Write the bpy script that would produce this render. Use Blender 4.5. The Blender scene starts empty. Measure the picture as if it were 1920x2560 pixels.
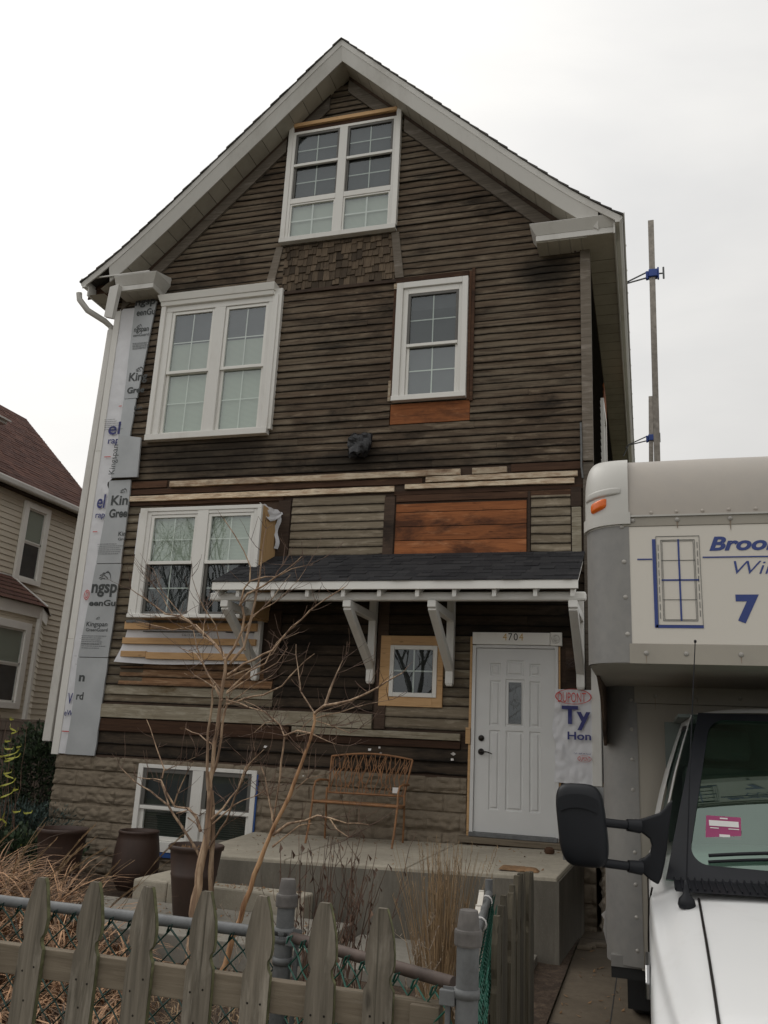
import bpy, bmesh, math, random
from mathutils import Vector, Matrix, noise as mn
random.seed(7)
S=bpy.context.scene
COL=bpy.data.collections.new('street'); S.collection.children.link(COL)
CH=1.72   # height of the camera above the ground by the house
# ------------------------------------------------------------------ camera
def _cam():
    y,p,r=[math.radians(a) for a in (-17.2756,15.218,2.8806)]
    F=Vector((math.sin(y)*math.cos(p),math.cos(y)*math.cos(p),math.sin(p)))
    R0=Vector((math.cos(y),-math.sin(y),0)); U0=R0.cross(F)
    R=math.cos(r)*R0+math.sin(r)*U0; U=-math.sin(r)*R0+math.cos(r)*U0
    return F,R,U
CF,CR,CU=_cam(); FOC=2138.6
cd=bpy.data.cameras.new('camera'); cam=bpy.data.objects.new('camera',cd); COL.objects.link(cam)
cd.sensor_fit='VERTICAL'; cd.sensor_height=24; cd.lens=24*FOC/2560; cd.clip_end=600; cd.clip_start=.05
cam.matrix_world=Matrix.Translation((0,0,CH))@Matrix((CR,CU,-CF)).transposed().to_4x4()
S.camera=cam
# points measured on the surveyed planes: survey(px,py,Y=..)/X=../Z=.. gives a world point
def survey(px,py,Y=None,X=None,Z=None):
    d=CR*((px-960)/FOC)-CU*((py-1280)/FOC)+CF
    if Y is not None: t=Y/d.y
    elif X is not None: t=X/d.x
    else: t=(Z-CH)/d.z
    return Vector((d.x*t,d.y*t,d.z*t+CH))
# ------------------------------------------------------------------ objects
def loc_of(o):
    v=Vector((0,0,0))
    while o is not None: v+=o.location; o=o.parent
    return v
def tag(o,label=None,cat=None,group=None,kind=None):
    if label: o['label']=label
    if cat: o['category']=cat
    if group: o['group']=group
    if kind: o['kind']=kind
    return o
def empty(name,loc,label=None,cat=None,group=None,kind=None):
    o=bpy.data.objects.new(name,None); COL.objects.link(o); o.location=loc; o.empty_display_size=.2
    return tag(o,label,cat,group,kind)
class MB:
    def __init__(s): s.v=[]; s.f=[]; s.r=[]; s.uv=[]; s.sm=[]
    def add(s,vs,fs,rnd=None,uvs=None,smooth=False):
        b=len(s.v); s.v+= [tuple(v) for v in vs]
        if rnd is None: rnd=random.random()
        for i,f in enumerate(fs):
            s.f.append([b+k for k in f]); s.r.append(rnd); s.uv.append(uvs[i] if uvs else None); s.sm.append(smooth)
        return s
    def box(s,x0,x1,y0,y1,z0,z1,rnd=None):
        return s.hexa([(x0,y0,z0),(x1,y0,z0),(x1,y1,z0),(x0,y1,z0),(x0,y0,z1),(x1,y0,z1),(x1,y1,z1),(x0,y1,z1)],rnd)
    def hexa(s,c,rnd=None):
        return s.add(c,[(0,3,2,1),(4,5,6,7),(0,1,5,4),(1,2,6,5),(2,3,7,6),(3,0,4,7)],rnd)
    def bar(s,a,b,w,h,up=(0,0,1),rnd=None):
        a=Vector(a);b=Vector(b);d=(b-a).normalized();u=Vector(up); r=d.cross(u).normalized(); u=r.cross(d).normalized()
        c=[]
        for p in (a,b):
            for sx,sz in ((-1,-1),(1,-1),(1,1),(-1,1)): c.append(p+r*w/2*sx+u*h/2*sz)
        return s.add(c,[(0,1,2,3),(4,7,6,5),(0,4,5,1),(1,5,6,2),(2,6,7,3),(3,7,4,0)],rnd)
    def tube(s,pts,rad,n=8,cap=True,rnd=None,smooth=True):
        pts=[Vector(p) for p in pts]
        if not hasattr(rad,'__len__'): rad=[rad]*len(pts)
        vs=[];fs=[];prev=None
        for i,p in enumerate(pts):
            d=(pts[min(i+1,len(pts)-1)]-pts[max(i-1,0)])
            d=d.normalized() if d.length>1e-9 else Vector((0,0,1))
            if prev is None:
                u=Vector((0,0,1)) if abs(d.z)<.9 else Vector((1,0,0))
                a=d.cross(u).normalized()
            else:
                a=(prev-d*prev.dot(d)); a=a.normalized() if a.length>1e-6 else d.orthogonal().normalized()
            prev=a; b=d.cross(a)
            for k in range(n):
                t=2*math.pi*k/n; vs.append(p+(a*math.cos(t)+b*math.sin(t))*rad[i])
        for i in range(len(pts)-1):
            for k in range(n):
                k2=(k+1)%n; fs.append((i*n+k,i*n+k2,(i+1)*n+k2,(i+1)*n+k))
        s.add(vs,fs,rnd,smooth=smooth)
        if cap and n>2:
            m=len(pts)-1
            s.add([vs[k] for k in range(n)],[tuple(reversed(range(n)))],rnd); s.add([vs[m*n+k] for k in range(n)],[tuple(range(n))],rnd)
        return s
    def prism(s,poly,y0,y1,rnd=None,axis='y'):
        # poly: (a,b) pairs; axis y -> (x,z)
        n=len(poly)
        def P(a,b,t): return (a,t,b) if axis=='y' else ((t,a,b) if axis=='x' else (a,b,t))
        vs=[P(a,b,y0) for a,b in poly]+[P(a,b,y1) for a,b in poly]
        fs=[tuple(range(n)),tuple(reversed(range(n,2*n)))]+[(i,i+n,(i+1)%n+n,(i+1)%n) for i in range(n)]
        return s.add(vs,fs,rnd)
    def lathe(s,c,prof,n=28,rnd=None,squash=1,smooth=True):
        c=Vector(c); vs=[];fs=[]
        for r,z in prof:
            for k in range(n):
                t=2*math.pi*k/n; vs.append(c+Vector((r*math.cos(t),r*math.sin(t)*squash,z)))
        for i in range(len(prof)-1):
            for k in range(n):
                k2=(k+1)%n; fs.append((i*n+k,i*n+k2,(i+1)*n+k2,(i+1)*n+k))
        return s.add(vs,fs,rnd,smooth=smooth)
    def grid(s,fn,nu,nv,rnd=None,smooth=True):
        vs=[fn(i/nu,j/nv) for j in range(nv+1) for i in range(nu+1)]
        fs=[(j*(nu+1)+i,j*(nu+1)+i+1,(j+1)*(nu+1)+i+1,(j+1)*(nu+1)+i) for j in range(nv) for i in range(nu)]
        uv=[[(i/nu,j/nv),((i+1)/nu,j/nv),((i+1)/nu,(j+1)/nv),(i/nu,(j+1)/nv)] for j in range(nv) for i in range(nu)]
        return s.add(vs,fs,rnd,uv,smooth)
    def build(s,name,mat,parent=None,bevel=0,label=None,cat=None,group=None,kind=None,fix=True,origin=None,seg=2):
        me=bpy.data.meshes.new(name)
        o=Vector(origin) if origin is not None else (loc_of(parent) if parent else Vector((0,0,0)))
        me.from_pydata([tuple(Vector(v)-o) for v in s.v],[],s.f)
        a=me.attributes.new('rnd','FLOAT','FACE'); a.data.foreach_set('value',s.r)
        if any(u for u in s.uv):
            ul=me.uv_layers.new(name='UVMap'); li=0
            for fi,f in enumerate(s.f):
                u=s.uv[fi]
                for k in range(len(f)):
                    ul.data[li].uv=u[k] if u else (.5,.5); li+=1
        for i,sm in enumerate(s.sm):
            if sm: me.polygons[i].use_smooth=True
        if fix:
            bm=bmesh.new(); bm.from_mesh(me); bmesh.ops.recalc_face_normals(bm,faces=bm.faces); bm.to_mesh(me); bm.free()
        me.materials.append(mat)
        ob=bpy.data.objects.new(name,me); COL.objects.link(ob)
        if parent: ob.parent=parent
        elif origin is not None: ob.location=o
        if bevel:
            m=ob.modifiers.new('bevel','BEVEL'); m.width=bevel; m.segments=seg; m.limit_method='ANGLE'; m.angle_limit=math.radians(40)
        return tag(ob,label,cat,group,kind)
def copy_tree(o,parent=None):
    c=o.copy(); COL.objects.link(c); c.parent=parent
    for ch in list(o.children): copy_tree(ch,c)
    return c
# ------------------------------------------------------------------ materials
def newmat(name):
    m=bpy.data.materials.new(name); m.use_nodes=True; nt=m.node_tree
    b=nt.nodes['Principled BSDF']; return m,nt,b
def N(nt,t,**k):
    n=nt.nodes.new(t)
    for a,v in k.items():
        if a in n.inputs: n.inputs[a].default_value=v
        else: setattr(n,a,v)
    return n
def mixc(nt,fac,a,b,mode='MIX'):
    n=nt.nodes.new('ShaderNodeMix'); n.data_type='RGBA'; n.blend_type=mode
    for i,v in ((0,fac),(6,a),(7,b)):
        if hasattr(v,'links') or hasattr(v,'is_linked'): nt.links.new(v,n.inputs[i])
        else: n.inputs[i].default_value=v if i==0 else (*v[:3],1)
    return n.outputs[2]
def mathn(nt,op,a,b=0.0,c=None):
    n=nt.nodes.new('ShaderNodeMath'); n.operation=op
    for i,v in enumerate((a,b) if c is None else (a,b,c)):
        if hasattr(v,'is_linked'): nt.links.new(v,n.inputs[i])
        else: n.inputs[i].default_value=v
    return n.outputs[0]
def coords(nt,scale=(1,1,1),use_rnd=0):
    tc=N(nt,'ShaderNodeTexCoord'); mp=N(nt,'ShaderNodeMapping'); mp.inputs['Scale'].default_value=scale
    nt.links.new(tc.outputs['Object'],mp.inputs[0]); out=mp.outputs[0]
    if use_rnd:
        at=N(nt,'ShaderNodeAttribute',attribute_name='rnd'); vm=N(nt,'ShaderNodeVectorMath',operation='SCALE')
        cb=N(nt,'ShaderNodeCombineXYZ'); 
        for i in range(3): nt.links.new(at.outputs['Fac'],cb.inputs[i])
        nt.links.new(cb.outputs[0],vm.inputs[0]); vm.inputs['Scale'].default_value=use_rnd
        ad=N(nt,'ShaderNodeVectorMath',operation='ADD'); nt.links.new(out,ad.inputs[0]); nt.links.new(vm.outputs[0],ad.inputs[1]); out=ad.outputs[0]
    return out
def noise(nt,vec,scale,detail=4,rough=.55,dist=0):
    n=N(nt,'ShaderNodeTexNoise'); n.inputs['Scale'].default_value=scale; n.inputs['Detail'].default_value=detail
    n.inputs['Roughness'].default_value=rough; n.inputs['Distortion'].default_value=dist
    nt.links.new(vec,n.inputs['Vector']); return n.outputs[0]
def ramp(nt,fac,stops):
    n=N(nt,'ShaderNodeValToRGB'); e=n.color_ramp.elements
    while len(e)<len(stops): e.new(.5)
    for i,(p,c) in enumerate(stops):
        e[i].position=p; e[i].color=(*c,1) if hasattr(c,'__len__') else (c,c,c,1)
    nt.links.new(fac,n.inputs[0]); return n.outputs[0]
def bump(nt,b,h,strength=.3,dist=.01):
    n=N(nt,'ShaderNodeBump'); n.inputs['Strength'].default_value=strength; n.inputs['Distance'].default_value=dist
    nt.links.new(h,n.inputs['Height']); nt.links.new(n.outputs[0],b.inputs['Normal'])
def rndmul(nt,col,lo,hi):
    at=N(nt,'ShaderNodeAttribute',attribute_name='rnd')
    f=mathn(nt,'MULTIPLY_ADD',at.outputs['Fac'],hi-lo,lo)
    cb=N(nt,'ShaderNodeCombineColor')
    for i in range(3): nt.links.new(f,cb.inputs[i])
    return mixc(nt,1.0,col,cb.outputs[0],'MULTIPLY')
def plain(name,col,rough=.5,var=.12,scale=3,metal=0,bumps=0,bscale=60,spec=.5,rv=None,coat=0):
    m,nt,b=newmat(name); v=coords(nt)
    n=noise(nt,v,scale,6)
    c=ramp(nt,n,[(.3,[x*(1-var) for x in col]),(.7,[min(1,x*(1+var)) for x in col])])
    if rv: c=rndmul(nt,c,*rv)
    nt.links.new(c,b.inputs['Base Color']); b.inputs['Roughness'].default_value=rough; b.inputs['Metallic'].default_value=metal
    b.inputs['Specular IOR Level'].default_value=spec
    if coat: b.inputs['Coat Weight'].default_value=coat; b.inputs['Coat Roughness'].default_value=.08
    if bumps: bump(nt,b,noise(nt,v,bscale,5),bumps,.01)
    return m
def wood(name,a,bcol,light=None,dark=(.02,.016,.012),axis=0,stain=.5,lightamt=.0,rough=.85,rv=(.6,1.35),edge=False,knots=False,bs=.35,lightscale=2.2,broad=None):
    """old board: grain along axis, dark blotches, worn light patches, grimy lower edge (uv v<.12)"""
    m,nt,b=newmat(name)
    sc=[14,14,14]; sc[axis]=.9
    v=coords(nt,tuple(sc),53.1); g=noise(nt,v,3,8,.62,.6)
    c=ramp(nt,g,[(.28,a),(.72,bcol)])
    ls=[5,5,5]; ls[axis]=1.1
    v2=coords(nt,tuple(ls),17.7)
    if light:
        n2=noise(nt,v2,lightscale,7,.65,.4); mk=ramp(nt,n2,[(max(0,.62-lightamt*.5),0),(min(1,.74-lightamt*.4),1)])
        fine=noise(nt,coords(nt,tuple(x*3 for x in sc),9.1),4,4,.6); mk2=mathn(nt,'MULTIPLY',mk,ramp(nt,fine,[(.35,.35),(.6,1)]))
        c=mixc(nt,mk2,c,light)
    cs=[1,1,1.9]; cs[axis]=.75; v3=coords(nt,tuple(cs),.32); n3=noise(nt,v3,1.5,8,.68,.3)
    lo=.68-stain*.3; mk3=ramp(nt,n3,[(lo,0),(lo+.16,.9)])
    v4=coords(nt,tuple(ls),31.0); n4=noise(nt,v4,2.6,6,.65); mk4=ramp(nt,n4,[(.6,0),(.75,.8)])
    ck=[60,60,60]; ck[axis]=1.6; cr=ramp(nt,noise(nt,coords(nt,tuple(ck),23.3),1,3,.5,.2),[(.30,1),(.37,0)]); c=mixc(nt,mathn(nt,'MULTIPLY',cr,.6),c,tuple(x*.8 for x in dark))
    c=rndmul(nt,c,*rv)
    c=mixc(nt,mathn(nt,'MAXIMUM',mk3,mathn(nt,'MULTIPLY',mk4,stain)),c,dark)
    if broad:   # large worn-pale areas and dark blots that run over many boards
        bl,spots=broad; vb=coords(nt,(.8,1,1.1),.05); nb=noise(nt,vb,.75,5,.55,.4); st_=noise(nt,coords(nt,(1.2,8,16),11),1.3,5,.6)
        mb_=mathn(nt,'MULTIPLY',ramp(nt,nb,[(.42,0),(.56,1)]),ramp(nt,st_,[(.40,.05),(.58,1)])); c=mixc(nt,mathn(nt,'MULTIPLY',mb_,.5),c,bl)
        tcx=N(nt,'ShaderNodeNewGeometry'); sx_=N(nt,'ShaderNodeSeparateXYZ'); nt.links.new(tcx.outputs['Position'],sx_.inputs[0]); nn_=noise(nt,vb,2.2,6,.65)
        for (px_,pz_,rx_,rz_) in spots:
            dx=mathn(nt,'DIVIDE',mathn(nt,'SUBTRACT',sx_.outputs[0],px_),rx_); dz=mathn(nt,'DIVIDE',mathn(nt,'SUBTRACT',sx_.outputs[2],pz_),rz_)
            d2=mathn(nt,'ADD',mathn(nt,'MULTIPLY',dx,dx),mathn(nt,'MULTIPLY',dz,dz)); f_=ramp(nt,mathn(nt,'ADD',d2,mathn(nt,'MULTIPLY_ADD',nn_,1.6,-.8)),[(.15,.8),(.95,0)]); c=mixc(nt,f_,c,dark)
    if edge:
        uv=N(nt,'ShaderNodeUVMap'); sp=N(nt,'ShaderNodeSeparateXYZ'); nt.links.new(uv.outputs[0],sp.inputs[0])
        ed=ramp(nt,mathn(nt,'ADD',sp.outputs[1],mathn(nt,'MULTIPLY_ADD',noise(nt,coords(nt,(7,9,9),5),2,4),.22,-.11)),[(.06,1),(.13,.42),(.32,.0),(.82,.0),(1.0,.25)])
        c=mixc(nt,mathn(nt,'MULTIPLY',ed,.9),c,tuple(x*.5 for x in dark))
    if knots:
        vo=N(nt,'ShaderNodeTexVoronoi'); vo.inputs['Scale'].default_value=1; ks=[9,9,9]; ks[axis]=3
        nt.links.new(coords(nt,tuple(ks),71),vo.inputs['Vector']); kk=ramp(nt,vo.outputs[0],[(.05,1),(.11,0)]); c=mixc(nt,mathn(nt,'MULTIPLY',kk,.7),c,tuple(x*.4 for x in a))
    nt.links.new(c,b.inputs['Base Color']); b.inputs['Roughness'].default_value=rough; b.inputs['Specular IOR Level'].default_value=.25
    bump(nt,b,g,bs,.006)
    return m
def dirty(name,col,dirt,rough=.55,amt=.4,scale=1.5,stretch=(1,1,.35),metal=0,spec=.5,bs=.05):
    m,nt,b=newmat(name)
    v=coords(nt,stretch); n=noise(nt,v,scale,8,.65,.3); n2=noise(nt,coords(nt),scale*9,5,.6)
    mk=mathn(nt,'MULTIPLY',ramp(nt,n,[(.62-amt*.45,0),(.9-amt*.2,1)]),ramp(nt,n2,[(.3,.55),(.65,1)]))
    c=mixc(nt,mk,col,dirt); c=rndmul(nt,c,.94,1.05)
    nt.links.new(c,b.inputs['Base Color']); b.inputs['Roughness'].default_value=rough; b.inputs['Metallic'].default_value=metal
    b.inputs['Specular IOR Level'].default_value=spec
    bump(nt,b,n2,bs,.01); return m
def glassmat(name,tint=(.8,.85,.83),refl=.12,gcol=(.93,.98,1)):
    m=bpy.data.materials.new(name); m.use_nodes=True; nt=m.node_tree
    nt.nodes.clear(); out=N(nt,'ShaderNodeOutputMaterial'); tr=N(nt,'ShaderNodeBsdfTransparent'); tr.inputs[0].default_value=(*tint,1)
    gl=N(nt,'ShaderNodeBsdfGlossy'); gl.inputs['Roughness'].default_value=.01; gl.inputs[0].default_value=(*gcol,1)
    ge=N(nt,'ShaderNodeNewGeometry'); dp=N(nt,'ShaderNodeVectorMath',operation='DOT_PRODUCT'); nt.links.new(ge.outputs['Incoming'],dp.inputs[0]); nt.links.new(ge.outputs['Normal'],dp.inputs[1])
    sch=mathn(nt,'POWER',mathn(nt,'SUBTRACT',1.0,mathn(nt,'ABSOLUTE',dp.outputs['Value'])),5.0); f=mathn(nt,'MULTIPLY_ADD',sch,.85,refl+.055)
    bp=N(nt,'ShaderNodeBump'); bp.inputs['Strength'].default_value=.04; bp.inputs['Distance'].default_value=.02
    nt.links.new(noise(nt,coords(nt),1.2,1),bp.inputs['Height']); nt.links.new(bp.outputs[0],gl.inputs['Normal'])
    mx=N(nt,'ShaderNodeMixShader'); nt.links.new(f,mx.inputs[0]); nt.links.new(tr.outputs[0],mx.inputs[1]); nt.links.new(gl.outputs[0],mx.inputs[2]); nt.links.new(mx.outputs[0],out.inputs[0])
    return m
M={}
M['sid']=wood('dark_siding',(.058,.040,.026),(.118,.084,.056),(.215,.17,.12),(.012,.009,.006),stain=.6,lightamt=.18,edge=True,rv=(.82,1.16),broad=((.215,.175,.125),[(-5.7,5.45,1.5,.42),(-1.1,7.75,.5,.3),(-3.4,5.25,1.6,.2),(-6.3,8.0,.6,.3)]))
M['sidlow']=wood('sooty_siding',(.034,.024,.016),(.066,.048,.033),(.12,.095,.065),(.010,.008,.006),stain=.75,lightamt=.0,edge=True)  # shade under the canopy is put into this darker siding colour
M['sidtan']=wood('tan_siding',(.16,.13,.09),(.26,.215,.155),(.36,.31,.235),(.055,.042,.03),stain=.25,lightamt=.2,edge=True,rv=(.85,1.15))
M['sidgrey']=wood('grey_siding',(.10,.080,.055),(.18,.145,.10),(.27,.24,.18),(.04,.03,.024),stain=.3,lightamt=.2,edge=True,rv=(.7,1.2))
M['orange']=wood('bare_orange_boards',(.21,.075,.030),(.37,.135,.050),(.46,.21,.10),(.06,.026,.016),stain=.6,lightamt=.1,rv=(.85,1.1),knots=True)
M['brown']=wood('brown_boards',(.05,.026,.016),(.10,.052,.030),(.20,.12,.065),(.02,.013,.01),stain=.4,lightamt=.05)
M['darkwood']=wood('dark_trim_wood',(.05,.033,.024),(.09,.06,.043),(.12,.09,.06),(.015,.011,.009),stain=.45)
M['greywood']=wood('grey_frieze_wood',(.10,.083,.065),(.17,.145,.118),(.24,.21,.18),(.035,.028,.022),stain=.3,lightamt=.15,axis=0)
M['peel']=wood('peeling_painted_lath',(.26,.17,.11),(.42,.32,.22),(.56,.48,.36),(.09,.045,.025),stain=.5,lightamt=.45,lightscale=4)
M['tanold']=wood('stained_tan_boards',(.15,.075,.038),(.33,.195,.105),(.42,.28,.17),(.035,.022,.014),stain=.5,lightamt=.2,edge=True,rv=(.6,1.25))
M['picketdk']=wood('dark_weathered_picket',(.045,.038,.026),(.11,.095,.068),(.16,.14,.11),(.02,.018,.01),axis=2,stain=.4,rv=(.6,1.2),bs=.9)
M['cream']=wood('cream_paint_board',(.20,.17,.12),(.31,.275,.205),(.39,.355,.28),(.09,.055,.02),stain=.42,lightamt=.3,lightscale=3,rv=(.9,1.05))
M['newwood']=wood('new_lumber',(.50,.30,.14),(.62,.40,.21),(.66,.46,.27),(.30,.15,.06),stain=.05,rv=(.85,1.1),knots=True,rough=.7,bs=.15)
M['ply']=wood('plywood',(.42,.26,.12),(.56,.37,.19),None,(.3,.16,.07),axis=2,stain=.12,rv=(.9,1.05),rough=.75,bs=.1)
M['white']=dirty('white_trim',(.70,.685,.645),(.46,.43,.37),.5,.15,2)
M['whiteb']=dirty('bright_white_trim',(.78,.765,.72),(.56,.53,.46),.45,.12,2)
M['alum']=dirty('aged_white_aluminium',(.60,.585,.55),(.38,.36,.32),.45,.3,1.5)
M['soffit']=dirty('soffit_panel',(.40,.37,.31),(.22,.195,.15),.6,.35,1.2,(1,1,1))
M['canopy']=dirty('canopy_paint',(.70,.69,.655),(.42,.39,.34),.5,.2,2.2)
M['rail']=plain('vinyl_window_frame',(.72,.705,.66),.35,.03)
M['screen']=plain('dark_screen_frame',(.10,.095,.085),.5,.05)
M['glass']=glassmat('window_glass',(.8,.85,.83),.06)
M['glassd']=glassmat('coated_window_glass',(.7,.76,.74),.025)
M['glassbay']=glassmat('greenish_window_glass',(.8,.87,.83),.07)
def blindmat(name,col,freq,depth=.25):
    m,nt,b=newmat(name); tc=N(nt,'ShaderNodeTexCoord'); sp=N(nt,'ShaderNodeSeparateXYZ'); nt.links.new(tc.outputs['Object'],sp.inputs[0])
    s=mathn(nt,'SINE',mathn(nt,'MULTIPLY',sp.outputs[2],freq*2*math.pi)); f=mathn(nt,'MULTIPLY_ADD',s,.5,.5)
    c=mixc(nt,f,tuple(x*(1-depth) for x in col),col); nt.links.new(c,b.inputs['Base Color']); b.inputs['Roughness'].default_value=.7; bump(nt,b,f,.4,.01); return m
M['blind']=blindmat('pale_pleated_blind',(.54,.55,.485),55)
M['blinddk']=blindmat('dark_slatted_blind',(.060,.064,.052),38,.6)
M['inside']=plain('dim_room',(.035,.035,.036),.9,.5,2)  # flat sheet close behind panes, its dark colour stands for the unlit room
M['inside2']=plain('dim_curtain',(.075,.072,.08),.9,.35,2)  # also painted dark as the unlit room where no curtain hangs
M['insul']=None
M['tyvek']=plain('house_wrap',(.66,.66,.68),.45,.06,4,bumps=.6,bscale=7)
M['ink']=plain('dark_grey_ink',(.055,.06,.06),.7)
M['blue']=plain('blue_ink',(.03,.035,.16),.6)
M['red']=plain('red_ink',(.55,.07,.06),.6)
M['foil']=plain('black_plastic',(.006,.006,.008),.38,.3,8)
M['black']=plain('black_plastic_part',(.007,.008,.011),.5,.2,5,bumps=.06,bscale=300,spec=.3)
M['rubber']=plain('tyre_rubber',(.018,.018,.018),.8,.2)
M['rustpot']=dirty('brown_iron_planter',(.048,.025,.017),(.018,.011,.008),.6,.5,2.5,(1,1,.4))
M['bench']=plain('rusty_bench_iron',(.25,.12,.05),.6,.3,12)
M['steel']=dirty('galvanised_steel',(.165,.17,.172),(.075,.075,.075),.62,.6,11,(1,1,1),metal=.25)
M['rust']=plain('rusty_pipe',(.075,.052,.042),.7,.5,10)
M['greenw']=plain('green_coated_wire',(.015,.11,.075),.45,.25,8)
M['greend']=plain('dark_green_wire',(.006,.040,.030),.5,.3,8)
M['chrome']=plain('chrome_badge',(.25,.25,.25),.3,.1,5,metal=1)
def insulmat():
    m,nt,b=newmat('silver_insulation_board')
    v=coords(nt); n=noise(nt,v,2.5,6)
    c=ramp(nt,n,[(.3,(.37,.385,.395)),(.7,(.45,.465,.475))])
    vo=N(nt,'ShaderNodeTexVoronoi'); vo.inputs['Scale'].default_value=45; vo.inputs['Randomness'].default_value=0; nt.links.new(v,vo.inputs['Vector'])
    d=ramp(nt,vo.outputs[0],[(.10,1),(.2,0)]); c=mixc(nt,mathn(nt,'MULTIPLY',d,.3),c,(.22,.23,.23)); c=rndmul(nt,c,.93,1.06)
    nt.links.new(c,b.inputs['Base Color']); b.inputs['Roughness'].default_value=.5; b.inputs['Metallic'].default_value=.15; bump(nt,b,n,.2,.02); return m
M['insul']=insulmat()
def shinglemat(name,a,b2,c2):
    m,nt,b=newmat(name); v=coords(nt,(1,1,1),0); n=noise(nt,v,90,3,.7); n1=noise(nt,v,1.3,5)
    at=N(nt,'ShaderNodeAttribute',attribute_name='rnd'); c=ramp(nt,at.outputs['Fac'],[(.0,a),(.5,b2),(1,c2)])
    c=mixc(nt,mathn(nt,'MULTIPLY',ramp(nt,n,[(.4,0),(.62,1)]),.5),c,tuple(min(1,x*1.9) for x in b2)); c=mixc(nt,ramp(nt,n1,[(.35,.35),(.65,0)]),c,tuple(x*.6 for x in a))
    nt.links.new(c,b.inputs['Base Color']); b.inputs['Roughness'].default_value=.95; b.inputs['Specular IOR Level'].default_value=.2; bump(nt,b,n,.5,.004); return m
M['shblack']=shinglemat('charcoal_shingles',(.016,.016,.018),(.026,.026,.028),(.042,.041,.042))
M['shbrown']=shinglemat('brown_shingles',(.055,.030,.026),(.095,.048,.038),(.13,.065,.048))
M['shgrey']=shinglemat('grey_roof_shingles',(.05,.048,.045),(.09,.085,.08),(.13,.12,.11))
def concrete(name,col,rough=.9,amt=.5,dark=.45,bs=.3,st=(1,1,1)):
    m,nt,b=newmat(name); v=coords(nt,st); n=noise(nt,v,.9,8,.65,.3); n2=noise(nt,v,14,6,.7); n3=noise(nt,v,110,2)
    c=ramp(nt,n,[(.3,[x*dark for x in col]),(.62,col)]); c=mixc(nt,mathn(nt,'MULTIPLY',ramp(nt,n2,[(.35,1),(.6,0)]),amt),c,tuple(x*.6 for x in col))
    c=mixc(nt,mathn(nt,'MULTIPLY',ramp(nt,n3,[(.62,0),(.7,1)]),.35),c,tuple(min(1,x*1.5) for x in col))
    nt.links.new(c,b.inputs['Base Color']); b.inputs['Roughness'].default_value=rough; b.inputs['Specular IOR Level'].default_value=.25; bump(nt,b,n2,bs,.01); return m
M['slab']=concrete('porch_concrete',(.46,.415,.335),dark=.62)
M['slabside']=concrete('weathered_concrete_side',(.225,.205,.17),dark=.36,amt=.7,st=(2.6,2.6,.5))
M['path']=concrete('path_concrete',(.30,.278,.238),dark=.7)
M['drive']=concrete('driveway_concrete',(.18,.145,.105),dark=.65)
M['asphalt']=concrete('asphalt',(.055,.055,.055),dark=.8)
M['block']=concrete('rock_faced_block',(.235,.193,.143),dark=.8,amt=.45,bs=.5)
def soil():
    m,nt,b=newmat('mulch_soil'); v=coords(nt); n=noise(nt,v,9,8,.75,.6); n2=noise(nt,v,40,5,.7)
    c=ramp(nt,n,[(.3,(.030,.020,.014)),(.5,(.085,.055,.036)),(.68,(.17,.12,.08))]); c=mixc(nt,ramp(nt,n2,[(.55,0),(.7,.6)]),c,(.22,.16,.1))
    nt.links.new(c,b.inputs['Base Color']); b.inputs['Roughness'].default_value=1; bump(nt,b,n2,1,.03); return m
M['soil']=soil()
M['lawn']=plain('winter_lawn',(.07,.07,.035),1,.5,6,bumps=1,bscale=30)
M['picket']=wood('weathered_picket',(.095,.083,.064),(.24,.208,.165),(.32,.285,.235),(.045,.042,.026),axis=2,stain=.33,lightamt=.25,rv=(.8,1.15),knots=True,bs=.9)
M['picketrail']=wood('weathered_rail',(.12,.095,.068),(.21,.175,.13),(.25,.22,.18),(.05,.045,.03),axis=0,stain=.25,rv=(.85,1.1),bs=.5)
M['moss']=plain('mossy_edge',(.13,.13,.065),.95,.4,30,bumps=.4)
def bark(name,a,c2,c3):
    m,nt,b=newmat(name); v=coords(nt,(6,6,1),0); n=noise(nt,v,4,7,.6,.8); c=ramp(nt,n,[(.3,a),(.5,c2),(.66,c3)]); c=rndmul(nt,c,.75,1.2)
    nt.links.new(c,b.inputs['Base Color']); b.inputs['Roughness'].default_value=.75; bump(nt,b,n,.4,.006); return m
M['bark']=bark('peeling_tan_bark',(.10,.06,.038),(.29,.19,.12),(.52,.38,.25))
M['bark2']=bark('orange_tan_bark',(.14,.065,.03),(.36,.20,.10),(.45,.28,.15))
M['twig']=bark('red_brown_twigs',(.05,.028,.020),(.12,.07,.048),(.22,.14,.095))
M['pale']=bark('pale_dry_stalk',(.20,.15,.11),(.36,.29,.22),(.46,.40,.32))
M['treebark']=bark('street_tree_bark',(.03,.024,.02),(.06,.05,.04),(.09,.075,.06))
M['drygrass']=plain('dry_orange_grass',(.29,.17,.095),.8,.5,10,rv=(.12,1.7))
M['straw']=plain('dry_straw',(.33,.225,.125),.8,.35,10,rv=(.5,1.3))
M['straw2']=plain('brown_straw',(.27,.155,.075),.8,.35,10,rv=(.5,1.35))
M['ever']=plain('evergreen_leaf',(.030,.050,.022),.6,.4,8,rv=(.35,1.7))
M['juni']=plain('blue_green_juniper_leaf',(.055,.085,.075),.6,.4,8,rv=(.5,1.5))
M['yel']=plain('yellow_ribbon',(.42,.42,.07),.5,.15,9)
M['vinyl']=plain('beige_vinyl_siding',(.62,.56,.455),.5,.04,1,rv=(.95,1.05))
M['vinylw']=plain('cream_trim',(.82,.80,.75),.5,.04)
M['bfence']=wood('brown_board_fence',(.11,.085,.07),(.17,.135,.11),None,(.05,.04,.03),axis=2,stain=.2,rv=(.8,1.15))
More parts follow.
